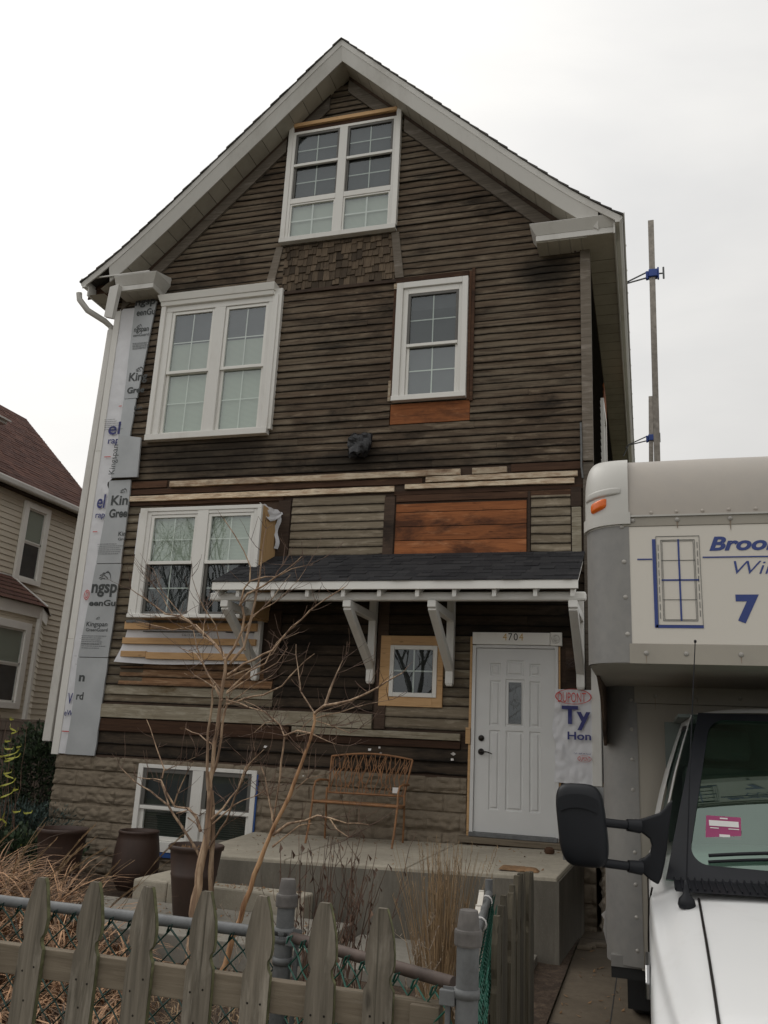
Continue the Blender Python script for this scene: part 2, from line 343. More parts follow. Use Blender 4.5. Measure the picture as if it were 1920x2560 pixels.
M['tape']=plain('blue_masking_tape',(.02,.075,.26),.6,.1)
M['door']=plain('white_painted_door',(.63,.63,.62),.42,.03,3,bumps=.03,bscale=90)
M['bronze']=plain('dark_bronze',(.02,.016,.014),.35,.2,20,metal=.6)
M['gold']=plain('gold_numeral',(.55,.36,.12),.4,.2,20,metal=.3)
M['pinks']=plain('magenta_paper',(.33,.04,.14),.6,.1)
M['paper']=plain('white_paper',(.7,.68,.66),.6,.05)
M['silver']=plain('rough_aluminium_pole',(.30,.27,.235),.55,.3,14,metal=.3)
M['clampb']=plain('blue_clamp_paint',(.02,.06,.28),.5,.2)
M['white2']=dirty('white_van_paint',(.69,.69,.685),(.50,.48,.44),.34,.22,2.4,(1,1,1),bs=.01)
M['white2'].node_tree.nodes['Principled BSDF'].inputs['Coat Weight'].default_value=.35
M['fibre']=dirty('fibreglass_cap',(.50,.485,.45),(.36,.33,.28),.45,.3,1.5,(1,1,1))
M['boxtan']=dirty('tan_stained_aluminium',(.44,.395,.345),(.35,.33,.305),.5,.6,1.6,(1,1,1),spec=.4)
M['boxgrey']=dirty('galvanised_corner_panel',(.265,.255,.235),(.15,.148,.15),.5,.8,2.2,(1,1,.6),metal=.1)
M['panelw']=dirty('white_sign_panel',(.62,.58,.515),(.52,.49,.43),.5,.15,1.5)
M['boxbase']=dirty('box_front_panel',(.34,.31,.26),(.23,.21,.18),.55,.4,1.2)
M['rivet']=plain('rivet_head',(.36,.34,.31),.5,.15,9,metal=.15)
M['amber']=plain('amber_lens',(.75,.14,.01),.2,.1)
M['navy']=plain('navy_lettering',(.022,.045,.20),.45,.05)
M['wsglass']=glassmat('windscreen_glass',(.34,.50,.42),.10,(.82,1,.90))
M['dash']=plain('pale_dashboard',(.20,.26,.23),.7,.3,5)
M['cab']=plain('dim_cab_lining',(.12,.14,.13),.9,.3,2)
# ------------------------------------------------------------------ lettering
def text_mesh(body,x0,x1,z0,z1,y,mat,parent,name='lettering',shear=0,bold=0,depth=.0012,flip=False,rot=0,label=None):
    cu=bpy.data.curves.new('t','FONT'); cu.body=body; cu.size=1; cu.shear=shear; cu.offset=bold; cu.resolution_u=4
    ob=bpy.data.objects.new('t',cu); COL.objects.link(ob); bpy.context.view_layer.update()
    me=bpy.data.meshes.new_from_object(ob.evaluated_get(bpy.context.evaluated_depsgraph_get()))
    bpy.data.objects.remove(ob); bpy.data.curves.remove(cu)
    xs=[v.co.x for v in me.vertices]; ys=[v.co.y for v in me.vertices]
    ax,bx,ay,by=min(xs),max(xs),min(ys),max(ys); o=loc_of(parent)
    for v in me.vertices:
        u=(v.co.x-ax)/(bx-ax); w=(v.co.y-ay)/(by-ay)
        if rot: u,w=1-w,u
        v.co=Vector((x0+(x1-x0)*u,y,z0+(z1-z0)*w))-o
    me.materials.append(mat); me.name=name
    ob=bpy.data.objects.new(name,me); COL.objects.link(ob); ob.parent=parent
    return tag(ob,label)
# ================================================================== THE HOUSE
WY=10.0
house=empty('old_house',(-4,WY,0),'tall gabled wooden house stripped to dark weathered clapboards with white windows','house')
RX=-3.99; SL=.955
def rake_x(z,side,inset=0):   # wall outline under the soffit
    w=(11.46-z)/SL-inset
    return RX+side*w
XL,XR=-7.5,-.53
def rows(name,mat,z0,z1,x0,x1,exp,proud=.016,y=WY,holes=(),gable=False,minl=1.2,maxl=3.6,jit=.003,gap=.006):
    mb=MB(); k=0; z=z0
    nrow=max(1,round((z1-z0)/exp)); e=(z1-z0)/nrow
    for k in range(nrow):
        za=z0+k*e; zb=za+e; a,b=x0,x1
        if gable and zb>8.2:
            a=max(a,rake_x(za,-1)); b=min(b,rake_x(za,1))
            if b-a<.05: continue
        segs=[(a,b)]
        for (hx0,hx1,hz0,hz1) in holes:
            if za+e*.5>hz0 and za+e*.5<hz1:
                ns=[]
                for (p,q) in segs:
                    if hx1<=p or hx0>=q: ns.append((p,q)); continue
                    if hx0>p: ns.append((p,hx0))
                    if hx1<q: ns.append((hx1,q))
                segs=ns
        for (p,q) in segs:
            x=p
            while x<q-1e-4:
                L=random.uniform(minl,maxl); xe=min(q,x+L)
                if q-xe<.35: xe=q
                pr=proud*random.choice((.75,.9,1,1,1.1,1.25,1.55)); dz=random.uniform(-jit,jit); dz2=dz+random.uniform(-jit,jit)*.7
                n=max(1,int((xe-x)/.16)); vs=[]; nk=random.choice((-9,-9,-9,random.randint(0,n))); fs=[];uvs=[]
                top=zb+.014; r=random.random(); rb=pr*.35
                for i in range(n+1):
                    t=i/n; xx=x+(xe-x)*t; w=random.uniform(-.0013,.0013)+(random.uniform(.006,.016) if abs(i-nk)<=random.choice((0,0,1)) else 0); zz=za+gap+dz+(dz2-dz)*t+w
                    vs+=[(xx,y-pr*.15,zz-.001),(xx,y-pr+.004,zz-.0005),(xx,y-pr,zz+.006),(xx,y-.002,top)]
                for i in range(n):
                    a0=i*4
                    for j in range(3):
                        fs.append((a0+j,a0+4+j,a0+5+j,a0+j+1))
                        vv=[(0,.0),(0,.06),(.06,1)][j]; uvs.append([(i/n,vv[0]),((i+1)/n,vv[0]),((i+1)/n,vv[1]),(i/n,vv[1])])
                fs.append((0,1,2,3)); uvs.append([(0,.5)]*4); m=n*4; fs.append((m+3,m+2,m+1,m)); uvs.append([(0,.5)]*4)
                mb.add(vs,fs,r,uvs); x=xe+(.003 if xe<q else 0)
    return mb.build(name,mat,house,fix=False)
def backing():
    mb=MB(); g=.012
    mb.box(XL,XR,WY+.004,WY+.09,1.40,5.13); mb.prism([(XL,5.13),(XR,5.13),(XR,8.0),(rake_x(8.15,1),8.15),(RX,11.46),(rake_x(8.15,-1),8.15),(XL,8.0)],WY+.078,WY+.12)
    return mb.build('front_wall',M['darkwood'],house)
backing()
HOLES=[(-4.84,-3.16,8.66,10.62),(-6.66,-4.79,5.76,7.80),(-3.05,-2.10,6.07,7.74),(-4.80,-3.12,7.84,8.62),(-3.10,-2.03,5.74,6.06)]
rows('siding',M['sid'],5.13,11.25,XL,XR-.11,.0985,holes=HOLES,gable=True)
# first floor zones
rows('siding',M['sidtan'],4.0,4.78,-4.37,-3.10,.115,.02,minl=3,jit=.004)
rows('siding',M['sidtan'],4.0,4.78,-1.255,-.79,.115,.02,minl=3,jit=.004)
rows('siding',M['sidgrey'],2.32,4.74,XL,-6.30,.118,.02,minl=3,jit=.004)
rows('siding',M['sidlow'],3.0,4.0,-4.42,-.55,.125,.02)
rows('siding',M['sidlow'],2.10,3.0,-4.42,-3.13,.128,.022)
rows('siding',M['sidgrey'],2.19,3.02,-2.98,-1.95,.105,.014,minl=3)
rows('siding',M['sidtan'],1.91,2.17,-2.97,-1.95,.13,.012,minl=3)
rows('siding',M['tanold'],2.31,2.63,-6.64,-4.45,.105,.024,minl=3)
rows('siding',M['cream'],2.19,2.30,-6.86,-4.43,.11,.03,minl=5)
rows('siding',M['sidgrey'],2.09,2.18,-6.86,-4.43,.09,.022,minl=5)
rows('siding',M['sidlow'],1.42,1.70,-6.95,-1.96,.14,.03,minl=2)
rows('siding',M['darkwood'],1.42,3.0,-.86,XR-.02,.12,.012)
mb=MB()
mb.box(-6.86,-3.12,WY-.055,WY+.002,1.895,2.065); mb.build('trim_board',M['cream'],house,.006,label='wide cream board with flaking paint')
mb=MB(); mb.box(-6.9,-4.17,WY-.04,WY+.002,1.725,1.880); mb.box(-4.13,-2.05,WY-.03,WY+.002,1.715,1.80); mb.build('trim_board',M['brown'],house,.005)
mb=MB(); mb.box(-4.13,-2.05,WY-.055,WY+.001,1.806,1.885); mb.build('trim_board',M['cream'],house,.005)
mb=MB(); mb.box(-6.86,-4.43,WY-.03,WY,2.068,2.088); mb.build('trim_board',M['darkwood'],house)
# belt of bands between the floors
def ragged(mb,x0,x1,z0,z1,y0,y1,amp=.006):
    n=max(2,int((x1-x0)/.18)); vs=[];fs=[]; r=random.random(); s=random.uniform(0,99)
    for i in range(n+1):
        x=x0+(x1-x0)*i/n; a=amp*mn.noise(Vector((x*3,s,0)))*2; b=amp*mn.noise(Vector((x*4,s+9,0)))*2
        zb0=z0+a; zt=z1+b; vs+=[(x,y0,zb0),(x,y1,zb0),(x,y1,zt),(x,y0+.003,zt)]
    for i in range(n):
        a=i*4
        for j in range(4): fs.append((a+j,a+(j+1)%4,a+4+(j+1)%4,a+4+j))
    fs+= [(0,1,2,3),(n*4+3,n*4+2,n*4+1,n*4)]
    mb.add(vs,fs,r)
mb=MB()
for (a,b,z0,z1) in ((-6.9,-6.28,5.02,5.12),(-6.9,-2.62,4.925,5.0),(-6.9,-4.5,4.765,4.81),(-2.98,-.62,4.78,4.83),(-2.95,-.75,4.69,4.775),(-1.5,-.62,5.03,5.125)): ragged(mb,a,b,z0,z1,WY-.02,WY+.002,.004)
mb.build('trim_board',M['brown'],house)
for (a,b,z0,z1,d) in ((-6.22,-2.13,5.012,5.092,.05),(-1.98,-1.55,5.015,5.088,.05),(-2.57,-.70,4.932,5.0,.048),(-2.84,-.74,4.85,4.912,.045),(-6.84,-2.98,4.825,4.90,.045)):
    mb=MB(); ragged(mb,a,b,z0,z1,WY-d,WY+.001,.005); mb.build('lath_strip',M['peel'],house,.003)
mb=MB()
mb.box(-4.56,-4.385,WY-.03,WY+.001,2.72,4.765); mb.box(-3.10,-2.965,WY-.03,WY+.001,1.90,4.76); mb.box(-1.295,-1.262,WY-.028,WY+.001,4.0,4.77)
mb.box(-.785,-.66,WY-.026,WY+.001,4.56,4.80); mb.build('corner_post',M['darkwood'],house,.004)
mb=MB(); mb.box(-.775,-.665,WY-.035,WY+.001,4.0,4.55); mb.build('corner_post',M['cream'],house,.004)
mb=MB(); mb.box(-.64,-.515,WY-.045,WY+.08,5.12,7.98); mb.box(-.64,-.515,WY-.04,WY+.08,1.40,5.1); mb.build('corner_board',M['greywood'],house,.006)
# sheathing patches
mb=MB()
mb.box(-3.09,-2.035,WY-.008,WY+.003,5.745,6.03); p=mb.build('bare_patch',M['orange'],house,.002,label='small bare orange board patch under the window')
mb=MB()
for i,(z0,z1) in enumerate(((4.01,4.185),(4.19,4.365),(4.37,4.55),(4.555,4.665))): mb.box(-2.95,-1.31,WY-.008+.001*i,WY+.003,z0,z1-.003)
mb.build('bare_patch',M['orange'],house,.002,label='large bare orange board patch above the canopy')
# patterned wood shingles under the attic window
mb=MB()
nr=6
for r in range(nr):
    z0=7.86+r*.13; x=-4.80+random.uniform(-.05,0); f=(z0-7.86)/.78
    while x<-3.12:
        w=random.uniform(.045,.11); xe=min(x+w,-3.12); dz=random.choice((0,0,.03,.035,-.012)) +random.uniform(-.006,.006); p=.018+random.uniform(-.002,.004)
        xa=max(x,-4.80); 
        if xe>xa+.01: mb.hexa([(xa,WY-p,z0+dz),(xe-.004,WY-p-random.uniform(0,.006),z0+dz),(xe-.004,WY,z0+dz),(xa,WY,z0+dz),(xa,WY-.003,z0+.165),(xe-.004,WY-.003,z0+.165),(xe-.004,WY,z0+.166),(xa,WY,z0+.166)])
        x+=w
mb.build('shingle_panel',wood('brown_wood_shingles',(.065,.045,.03),(.12,.09,.06),(.17,.14,.1),(.02,.015,.012),axis=2,stain=.35,rv=(.5,1.5)),house)
mb=MB()
mb.hexa([(-5.06,WY-.03,7.98),(-4.93,WY-.03,7.98),(-4.93,WY+.001,7.98),(-5.06,WY+.001,7.98),(-4.94,WY-.03,8.60),(-4.83,WY-.03,8.60),(-4.83,WY+.001,8.60),(-4.94,WY+.001,8.60)])
mb.hexa([(-3.11,WY-.03,7.88),(-2.99,WY-.03,7.88),(-2.99,WY+.001,7.88),(-3.11,WY+.001,7.88),(-3.20,WY-.03,8.60),(-3.09,WY-.03,8.60),(-3.09,WY+.001,8.60),(-3.20,WY+.001,8.60)])
mb.build('brace_board',M['greywood'],house,.004)
mb=MB(); mb.box(-4.95,-3.02,WY-.034,WY+.001,7.815,7.865); mb.build('trim_board',M['darkwood'],house,.004)
# frieze boards following the rake; a dark strip stands in for the shadow above
for side in (-1,1):
    segs=((.28,.86),(.93,3.42)) if side<0 else ((.0,.84),(.90,3.30))
    for (a,b) in segs:
        mb=MB(); n=Vector((SL,0,1)).normalized() if side>0 else Vector((-SL,0,1)).normalized()
        def pt(u,off,y): return (RX+side*(u+off*SL*.7),y,11.46-u*SL-off*.72)
        # off measured down and inward from the soffit line
        q=[]
        for y in (WY-.045,WY+.001):
            for (u,d) in ((a,.10),(b,.10),(b,.26),(a,.26)):
                q.append((RX+side*u,y,11.46-u*SL-d*1.38))
        mb.hexa([q[3],q[2],q[6],q[7],q[0],q[1],q[5],q[4]]); mb.build('frieze_board',M['greywood'],house,.006)
        mb=MB(); q=[]
        for y in (WY-.03,WY+.002):
            for (u,d) in ((a,.0),(b,.0),(b,.095),(a,.095)): q.append((RX+side*u,y,11.46-u*SL-d*1.38))
        mb.hexa([q[3],q[2],q[6],q[7],q[0],q[1],q[5],q[4]]); mb.build('frieze_board',M['darkwood'],house)  # dark strip painted in as the shadow gap below the soffit
# ---------------- roof
YF=9.60; YB=21.0
prof=[(0,11.69),(1.3,10.45),(2.6,9.215),(3.2,8.67),(3.55,8.39),(3.86,8.16)]   # half width, height of roof surface
def profz(u):
    for (a,za),(b,zb) in zip(prof,prof[1:]):
        if u<=b: return za+(zb-za)*(u-a)/(b-a)
    return prof[-1][1]
def sweep(mb,off0,off1,y0,y1,u0=0,u1=3.86,side=1,n=14,y0b=None,y1b=None):
    """slab between vertical offsets off0(top)..off1(bottom) below the roof line"""
    if y0b is None: y0b=y0; y1b=y1
    vs=[];fs=[]
    for i in range(n+1):
        u=u0+(u1-u0)*i/n; z=profz(u); x=RX+side*u
        vs+=[(x,y0,z-off0),(x,y1,z-off0),(x,y1b,z-off1),(x,y0b,z-off1)]
    for i in range(n):
        a=i*4
        for j in range(4): fs.append((a+j,a+(j+1)%4,a+4+(j+1)%4,a+4+j))
    fs+=[(0,1,2,3),(n*4+3,n*4+2,n*4+1,n*4)]
    mb.add(vs,fs)
roof_mb=MB()
for side in (-1,1):
    # shingle courses as stepped slabs so the edge is notched
    k=0; u=0.0
    while u<3.86:
        ue=min(3.93,u+.13); za=profz(u); zb=profz(min(ue,3.86))-(.02 if ue>3.86 else 0)
        xa,xb=RX+side*u,RX+side*ue; o=random.uniform(-.008,.008)
        roof_mb.hexa([(xa,YF-.065+o,za-.012),(xb,YF-.065+o,zb-.004),(xb,YB,zb-.004),(xa,YB,za-.012),(xa,YF-.065+o,za+.006),(xb,YF-.065+o,zb+.022),(xb,YB,zb+.022),(xa,YB,za+.006)])
        u+=.13
rf=roof_mb.build('roof',M['shgrey'],house)
for side in (-1,1):
    mb=MB(); sweep(mb,.014,.105,YF-.045,YF-.02,side=side,y0b=YF-.03,y1b=YF-.01); mb.build('rake_fascia',M['alum'],rf)
    mb=MB(); sweep(mb,.105,.315,YF-.022,YF+.06,0,3.60 if side>0 else 3.45,side=side,y0b=YF+.045,y1b=YF+.06); mb.build('rake_crown',M['alum'],rf)
    mb=MB(); 
    u=0
    while u<3.6:
        ue=min(3.6,u+.20); xa,xb=RX+side*u,RX+side*(ue-.006); za,zb=profz(u)-.300,profz(ue-.006)-.300
        mb.add([(xa,YF+.05,za),(xb,YF+.05,zb),(xb,WY+.02,zb-.0),(xa,WY+.02,za)],[(0,1,2,3)]); 
        mb.add([(xb,YF+.05,zb+.006),(xb+side*.006,YF+.05,zb+.006),(xb+side*.006,WY+.02,zb+.006),(xb,WY+.02,zb+.006)],[(0,1,2,3)])
        u+=.20
    mb.build('rake_soffit',M['soffit'],rf)
# eaves along both sides
def eave(side):
    xw=XR+.02 if side>0 else XL-.03
    xf=RX+side*3.78
    mb=MB(); y=YF+.05
    while y<YB:
        ye=min(YB,y+.3); a,b=sorted((xw-side*.02,xf)); mb.add([(a,y,7.97),(b,y,7.97),(b,ye-.008,7.97),(a,ye-.008,7.97)],[(0,1,2,3)]); mb.box(a,b,ye-.008,ye,7.976,7.98); y=ye
    mb.build('eave_soffit',M['soffit'],rf)
    mb=MB(); a,b=sorted((xf,xf+side*.02)); mb.box(a,b,YF+.02,YB,7.95,8.13); mb.build('eave_fascia',M['alum'],rf)
    # gutter, K profile
    g=MB(); x=xf+side*.022
    pr=[(a_,b_+.045) for a_,b_ in [(0,8.14),(0,8.02),(.05,8.02),(.085,8.06),(.095,8.115),(.115,8.13),(.115,8.145),(.106,8.145),(.10,8.12),(.08,8.075),(.045,8.03),(.008,8.03),(.008,8.14)]]
    g.prism([(x+side*p,z) for p,z in pr],YF-.03,YB); 
    g.prism([(x+side*p,z+.045) for p,z in ((0,8.14),(0,8.02),(.05,8.02),(.085,8.06),(.095,8.115),(.115,8.13))],YF-.034,YF-.028)
    yy=YF+.7
    while yy<YB: g.box(min(x,x+side*.121),max(x,x+side*.121),yy,yy+.03,8.183,8.195); yy+=.62
    g.build('gutter',M['alum'],rf)
eave(1); eave(-1)
# cornice returns
def cornice(xa,xb,side,end=True):
    mb=MB(); ya=9.66
    mb.box(xa,xb,ya,WY+.0,7.985,8.062); 
    f=.075
    mb.hexa([(xa-(f*0 if side<0 else 0)-.0,ya,8.064),(xb,ya,8.064),(xb,WY,8.064),(xa,WY,8.064),(xa-f if side>0 else xa,ya-f,8.19),(xb if side>0 else xb+f,ya-f,8.19),(xb if side>0 else xb+f,WY,8.19),(xa-f if side>0 else xa,WY,8.19)])
    mb.hexa([(xa-(f if side>0 else 0),ya-f,8.192),(xb+(0 if side>0 else f),ya-f,8.192),(xb+(0 if side>0 else f),WY,8.192),(xa-(f if side>0 else 0),WY,8.192),(xa-(f if side>0 else 0),ya-f,8.203),(xb+(0 if side>0 else f),ya-f,8.203),(xb+(0 if side>0 else f),WY,8.32),(xa-(f if side>0 else 0),WY,8.32)])
    o=mb.build('cornice_return',M['alum'],house,.004)
    s=MB(); n=int((xb-xa)/.13)
    for i in range(n): s.box(xa+i*(xb-xa)/n+.003,xa+(i+1)*(xb-xa)/n-.003,ya+.02,WY-.003,7.972,7.984)
    s.build('soffit_slats',M['soffit'],o)
    return o
cornice(-1.165,-.19,1); cl=cornice(-7.33,-6.70,-1)
mb=MB(); mb.hexa([(-7.42,9.60,7.56),(-7.28,9.60,7.52),(-7.27,9.66,7.52),(-7.41,9.66,7.56),(-7.37,9.57,8.02),(-7.22,9.57,8.05),(-7.22,9.66,8.05),(-7.37,9.66,8.02)]); mb.build('loose_trim',M['alum'],cl,.004)
mb=MB(); mb.bar((-7.93,9.62,8.235),(-6.75,9.60,8.222),.02,.02); mb.build('loose_trim',M['alum'],cl)
rows('siding',M['brown'],7.98,8.2,-7.9,-7.3,.09,.012,y=9.80)
# downspout on the left
mb=MB(); mb.tube([(-7.98,9.68,8.05),(-7.97,9.70,7.95),(-7.86,9.78,7.80),(-7.70,10.0,7.72),(-7.64,10.1,7.66),(-7.63,10.1,7.5)],.045,10)
mb.hexa([(-7.73,10.02,1.55),(-7.60,10.02,1.55),(-7.60,10.09,1.55),(-7.73,10.09,1.55),(-7.67,10.05,7.6),(-7.57,10.05,7.6),(-7.57,10.12,7.6),(-7.67,10.12,7.6)])
mb.build('downspout',M['alum'],house,.012)
# left side wrapping: corner board, wrap, insulation
mb=MB(); mb.box(-7.505,-7.40,WY-.05,WY+.06,1.395,2.9); mb.box(-7.502,-7.40,WY-.049,WY+.06,2.903,5.6); mb.box(-7.50,-7.40,WY-.047,WY+.06,5.603,7.84); mb.build('corner_board',M['white'],house,.004,label='new white corner board')
edge=[(1.41,-7.315),(1.9,-7.30),(2.3,-7.315),(2.66,-7.33),(3.1,-7.30),(3.94,-7.25),(4.6,-7.215),(4.95,-7.19),(5.1,-7.27),(5.2,-7.17),(6.38,-7.17),(7.2,-7.19),(7.9,-7.20)]
mb=MB()
def ex(z):
    for (a,xa),(b,xb) in zip(edge,edge[1:]):
        if z<=b: return xa+(xb-xa)*(z-a)/(b-a)
    return edge[-1][1]
def wrapf(u,v):
    z=1.41+6.46*v; x=-7.43+(ex(z)+.04+7.43)*u
    w=.010*mn.noise(Vector((x*9,z*3.2,1)))+.006*mn.noise(Vector((x*20,z*11,5)))
    k=max(0,1-abs(z-5.02)/.35)*.03*u*(.5+mn.noise(Vector((x*20,z*14,2))))
    return (x,WY-.030-abs(w)-abs(k),z)
mb.grid(wrapf,8,190); wrap=mb.build('house_wrap',M['tyvek'],house,label='white printed house wrap strip on the left corner')
mb=MB()
for (z0,z1,xr0,xr1,dy) in ((6.385,7.93,-6.955,-6.835,.0),(5.19,6.375,-7.0,-6.965,.002),(3.945,5.14,-6.855,-6.87,.0),(2.665,3.935,-6.86,-6.85,.001),(1.405,2.655,-6.87,-6.86,.004)):
    r=random.random(); y0=WY-.055-dy
    n=8; vs=[];fs=[]
    for i in range(n+1):
        t=i/n; z=z0+(z1-z0)*t; j=random.uniform(-.006,.006)+.036; xl=ex(z)+.036
        vs+=[(xl,y0,z),(xr0+(xr1-xr0)*t+j,y0,z),(xr0+(xr1-xr0)*t+j,y0+.026,z),(xl,y0+.026,z)]
    for i in range(n):
        a=i*4
        for j in range(4): fs.append((a+j,a+(j+1)%4,a+4+(j+1)%4,a+4+j))
    fs+=[(0,1,2,3),(n*4+3,n*4+2,n*4+1,n*4)]; mb.add(vs,fs,r)
ins=mb.build('insulation_board',M['insul'],house,label='grey printed insulation boards stacked up the left corner')
S1=lambda x,y,Y: survey(x,y,Y=Y)
mb=MB(); q=[survey(*p,Y=9.90) for p in ((352,1094),(352*.0+343,1192),(277,1194),(297,1087))]
pa,pb,pc,pd=q; mb.hexa([pc,pb,pb+Vector((0,.03,0)),pc+Vector((0,.03,0)),pd,pa,pa+Vector((0,.03,0)),pd+Vector((0,.03,0))])
loose=mb.build('insulation_board',M['insul'],house,label='loose insulation offcut nailed askew')
def K(x,y): return (x*.4068,1000+y*.4068)
def J(x,y): return (100+x*.2411,640+y*.2411)
def ftext(body,fr,x0,y0,x1,y1,Y,mat,parent,**k):
    a=survey(*fr(x0,y1),Y=Y); b=survey(*fr(x1,y0),Y=Y); zb=(a.z+survey(*fr(x1,y1),Y=Y).z)/2; zt=(b.z+survey(*fr(x0,y0),Y=Y).z)/2
    return text_mesh(body,a.x,b.x,zb,zt,Y,mat,parent,**k)
Yi=WY-.0605
for (b,fr,x0,y0,x1,y1,bo) in (('ngsp',J,985,455,1200,530,.03),('eenGu',J,1000,545,1195,612,.02),('ngspan',J,972,745,1128,800,.01),('eenGuard',J,966,800,1130,830,0),
  ('King',J,915,1205,1118,1318,.02),('Gree',J,900,1355,1085,1420,.03),('Kin',J,975,1550,1060,1590,.01),('Gre',J,970,1610,1055,1635,.01),
  ('Kin',K,680,585,790,645,.02),('Gree',K,668,668,786,722,.03),('Kin',K,726,808,774,834,.01),('Gre',K,724,846,772,862,.01),
  ('ngsp',K,556,1130,722,1210,.03),('eenGu',K,545,1228,712,1266,.03),('Kingspan',K,528,1362,662,1400,.01),('GreenGuard',K,526,1402,662,1422,.01),
  ('n',K,482,1690,524,1730,.04),('rd',K,466,1795,516,1842,.03),('ind',K,1,1,2,2,0)):
    if b=='ind': continue
    ftext(b,fr,x0,y0,x1,y1,Yi,M['ink'],ins,bold=bo)
# faint small print and the mane emblem on the boards
mb=MB()
def emblem(cx,cz,s):
    s*=.8
    for i in range(6):
        a0=.35+i*.16; pts=[(cx+s*(-.25+.1*i),cz+s*(.05+.09*i)),(cx+s*(.12+.12*i*.6),cz+s*(.42-.05*i)),(cx+s*(.5+.03*i),cz+s*(.25-.11*i)),(cx+s*(.62+.03*i),cz+s*(.0-.13*i))]
        ww=.035*s
        for (p,q) in zip(pts,pts[1:]): mb.prism([(p[0],p[1]-ww),(q[0],q[1]-ww),(q[0],q[1]+ww*.4),(p[0],p[1]+ww*.4)],Yi-.0008,Yi)
    for pts in ([(-.8,-.35),(-.45,-.2),(-.3,.05),(-.05,-.1),(.3,-.35),(.2,-.5)],[(-.75,-.05),(-.5,.02),(-.35,.22),(-.1,.2)],[(-.6,-.5),(-.3,-.35),(.0,-.45)]):
        for p,q in zip(pts,pts[1:]):
            w=.05*s; mb.prism([(cx+p[0]*s,cz+p[1]*s-w),(cx+q[0]*s,cz+q[1]*s-w),(cx+q[0]*s,cz+q[1]*s+w),(cx+p[0]*s,cz+p[1]*s+w)],Yi-.0008,Yi)
for fr,x,y,s in ((K,650,1075,.155),(K,603,1340,.05),(J,1030,725,.075),(J,1090,1165,.10),(K,775,555,.09)):
    p=survey(*fr(x,y),Y=Yi)
    if p.x+.6*s>-6.87: p.x=-6.87-.6*s
    emblem(p.x,p.z,s)
for (fr,x0,y0,x1,n) in ((K,600,885,760,6),(K,500,1450,660,5),(J,960,900,1140,6),(K,640,120,760,6),(K,500,1500,650,3)):
    for i in range(n):
        p=survey(*fr(x0,y0+i*12),Y=Yi); q=survey(*fr(x1-random.randint(0,50),y0+i*12),Y=Yi); z=(p.z+q.z)/2; x=p.x
        while x<q.x-.01:
            w=random.uniform(.01,.05); mb.box(x,min(x+w,q.x),Yi-.0008,Yi,z-.0025,z+.0025); x+=w+.006
mb.build('printed_mark',M['ink'],ins)
Yt=WY-.058
for (b,fr,x0,y0,x1,y1,m) in (('el',K,662,135,745,212,'blue'),('rap',K,660,240,738,280,'blue'),('el',K,592,580,652,665,'blue'),('rap',K,583,698,646,735,'blue'),('V',K,411,1800,450,1868,'blue'),('eW',K,393,1905,450,1940,'blue')):
    ftext(b,fr,x0,y0,x1,y1,Yt,M[m],wrap,bold=.015)
mb=MB()
for (fr,x,y,w) in ((K,640,350,40),(K,570,810,28),(K,380,2035,45),(K,730,38,18)):
    p=survey(*fr(x,y),Y=Yt); q=survey(*fr(x+w,y),Y=Yt); mb.box(p.x,q.x,Yt-.001,Yt,p.z-.006,p.z+.006)
p=survey(*K(533,1197),Y=Yt)
for i in range(20):
    a,b=2*math.pi*i/20,2*math.pi*(i+1)/20
    mb.prism([(p.x+.045*math.cos(a),p.z+.07*math.sin(a)),(p.x+.045*math.cos(b),p.z+.07*math.sin(b)),(p.x+.036*math.cos(b),p.z+.058*math.sin(b)),(p.x+.036*math.cos(a),p.z+.058*math.sin(a))],Yt-.001,Yt)
mb.build('printed_mark',M['red'],wrap)
ftext('D',K,524,1176,545,1216,Yt-.001,M['red'],wrap,bold=.01)
text_mesh('Kingspan',*(lambda a,b:(a.x,b.x,b.z,a.z))(survey(281,1112,Y=9.895),survey(290,1185,Y=9.895)),9.8985,M['ink'],loose,rot=1)
# right side wrap by the door
mb=MB()
lft=[(1.42,-.99),(1.62,-.975),(1.72,-.985),(1.80,-.965),(1.92,-1.0),(2.0,-1.01),(2.15,-.985),(2.3,-.975),(2.42,-.985)]
def f2(u,v):
    z=1.42+1.0*v; xl=-.985
    for (a,xa),(b,xb) in zip(lft,lft[1:]):
        if a<=z<=b: xl=xa+(xb-xa)*(z-a)/(b-a)
    x=xl+(-.575-xl)*u; z-=.02*u*(1-v)
    w=.034*mn.noise(Vector((x*7,z*5,3)))+.02*mn.noise(Vector((x*15,z*11,7)))
    return (x,WY-.05-abs(w)*(1.1-u*.8),z)
mb.grid(f2,26,44); w2=mb.build('house_wrap',M['tyvek'],house,label='crumpled white printed house wrap beside the door')
mb=MB(); mb.box(-.578,-.478,WY-.062,WY+.05,1.40,2.66); mb.build('corner_board',M['white'],house,.004,label='white corner board right of the door')
D_=lambda x,y:(1120+x*.2712,1550+y*.2712)
for (b,x0,y0,x1,y1,m,bo) in (('DUPONT',1012,668,1270,758,'red',.0),('Ty',1050,792,1312,1015,'blue',.03),('Hon',1102,1032,1318,1106,'blue',.02),('Call 1-800-44-Tyvek',1160,1225,1318,1245,'blue',.0),('DUPONT',1205,1262,1308,1298,'red',0)):
    ftext(b,D_,x0,y0,x1,y1,WY-.088,M[m],w2,bold=bo)
mb=MB()
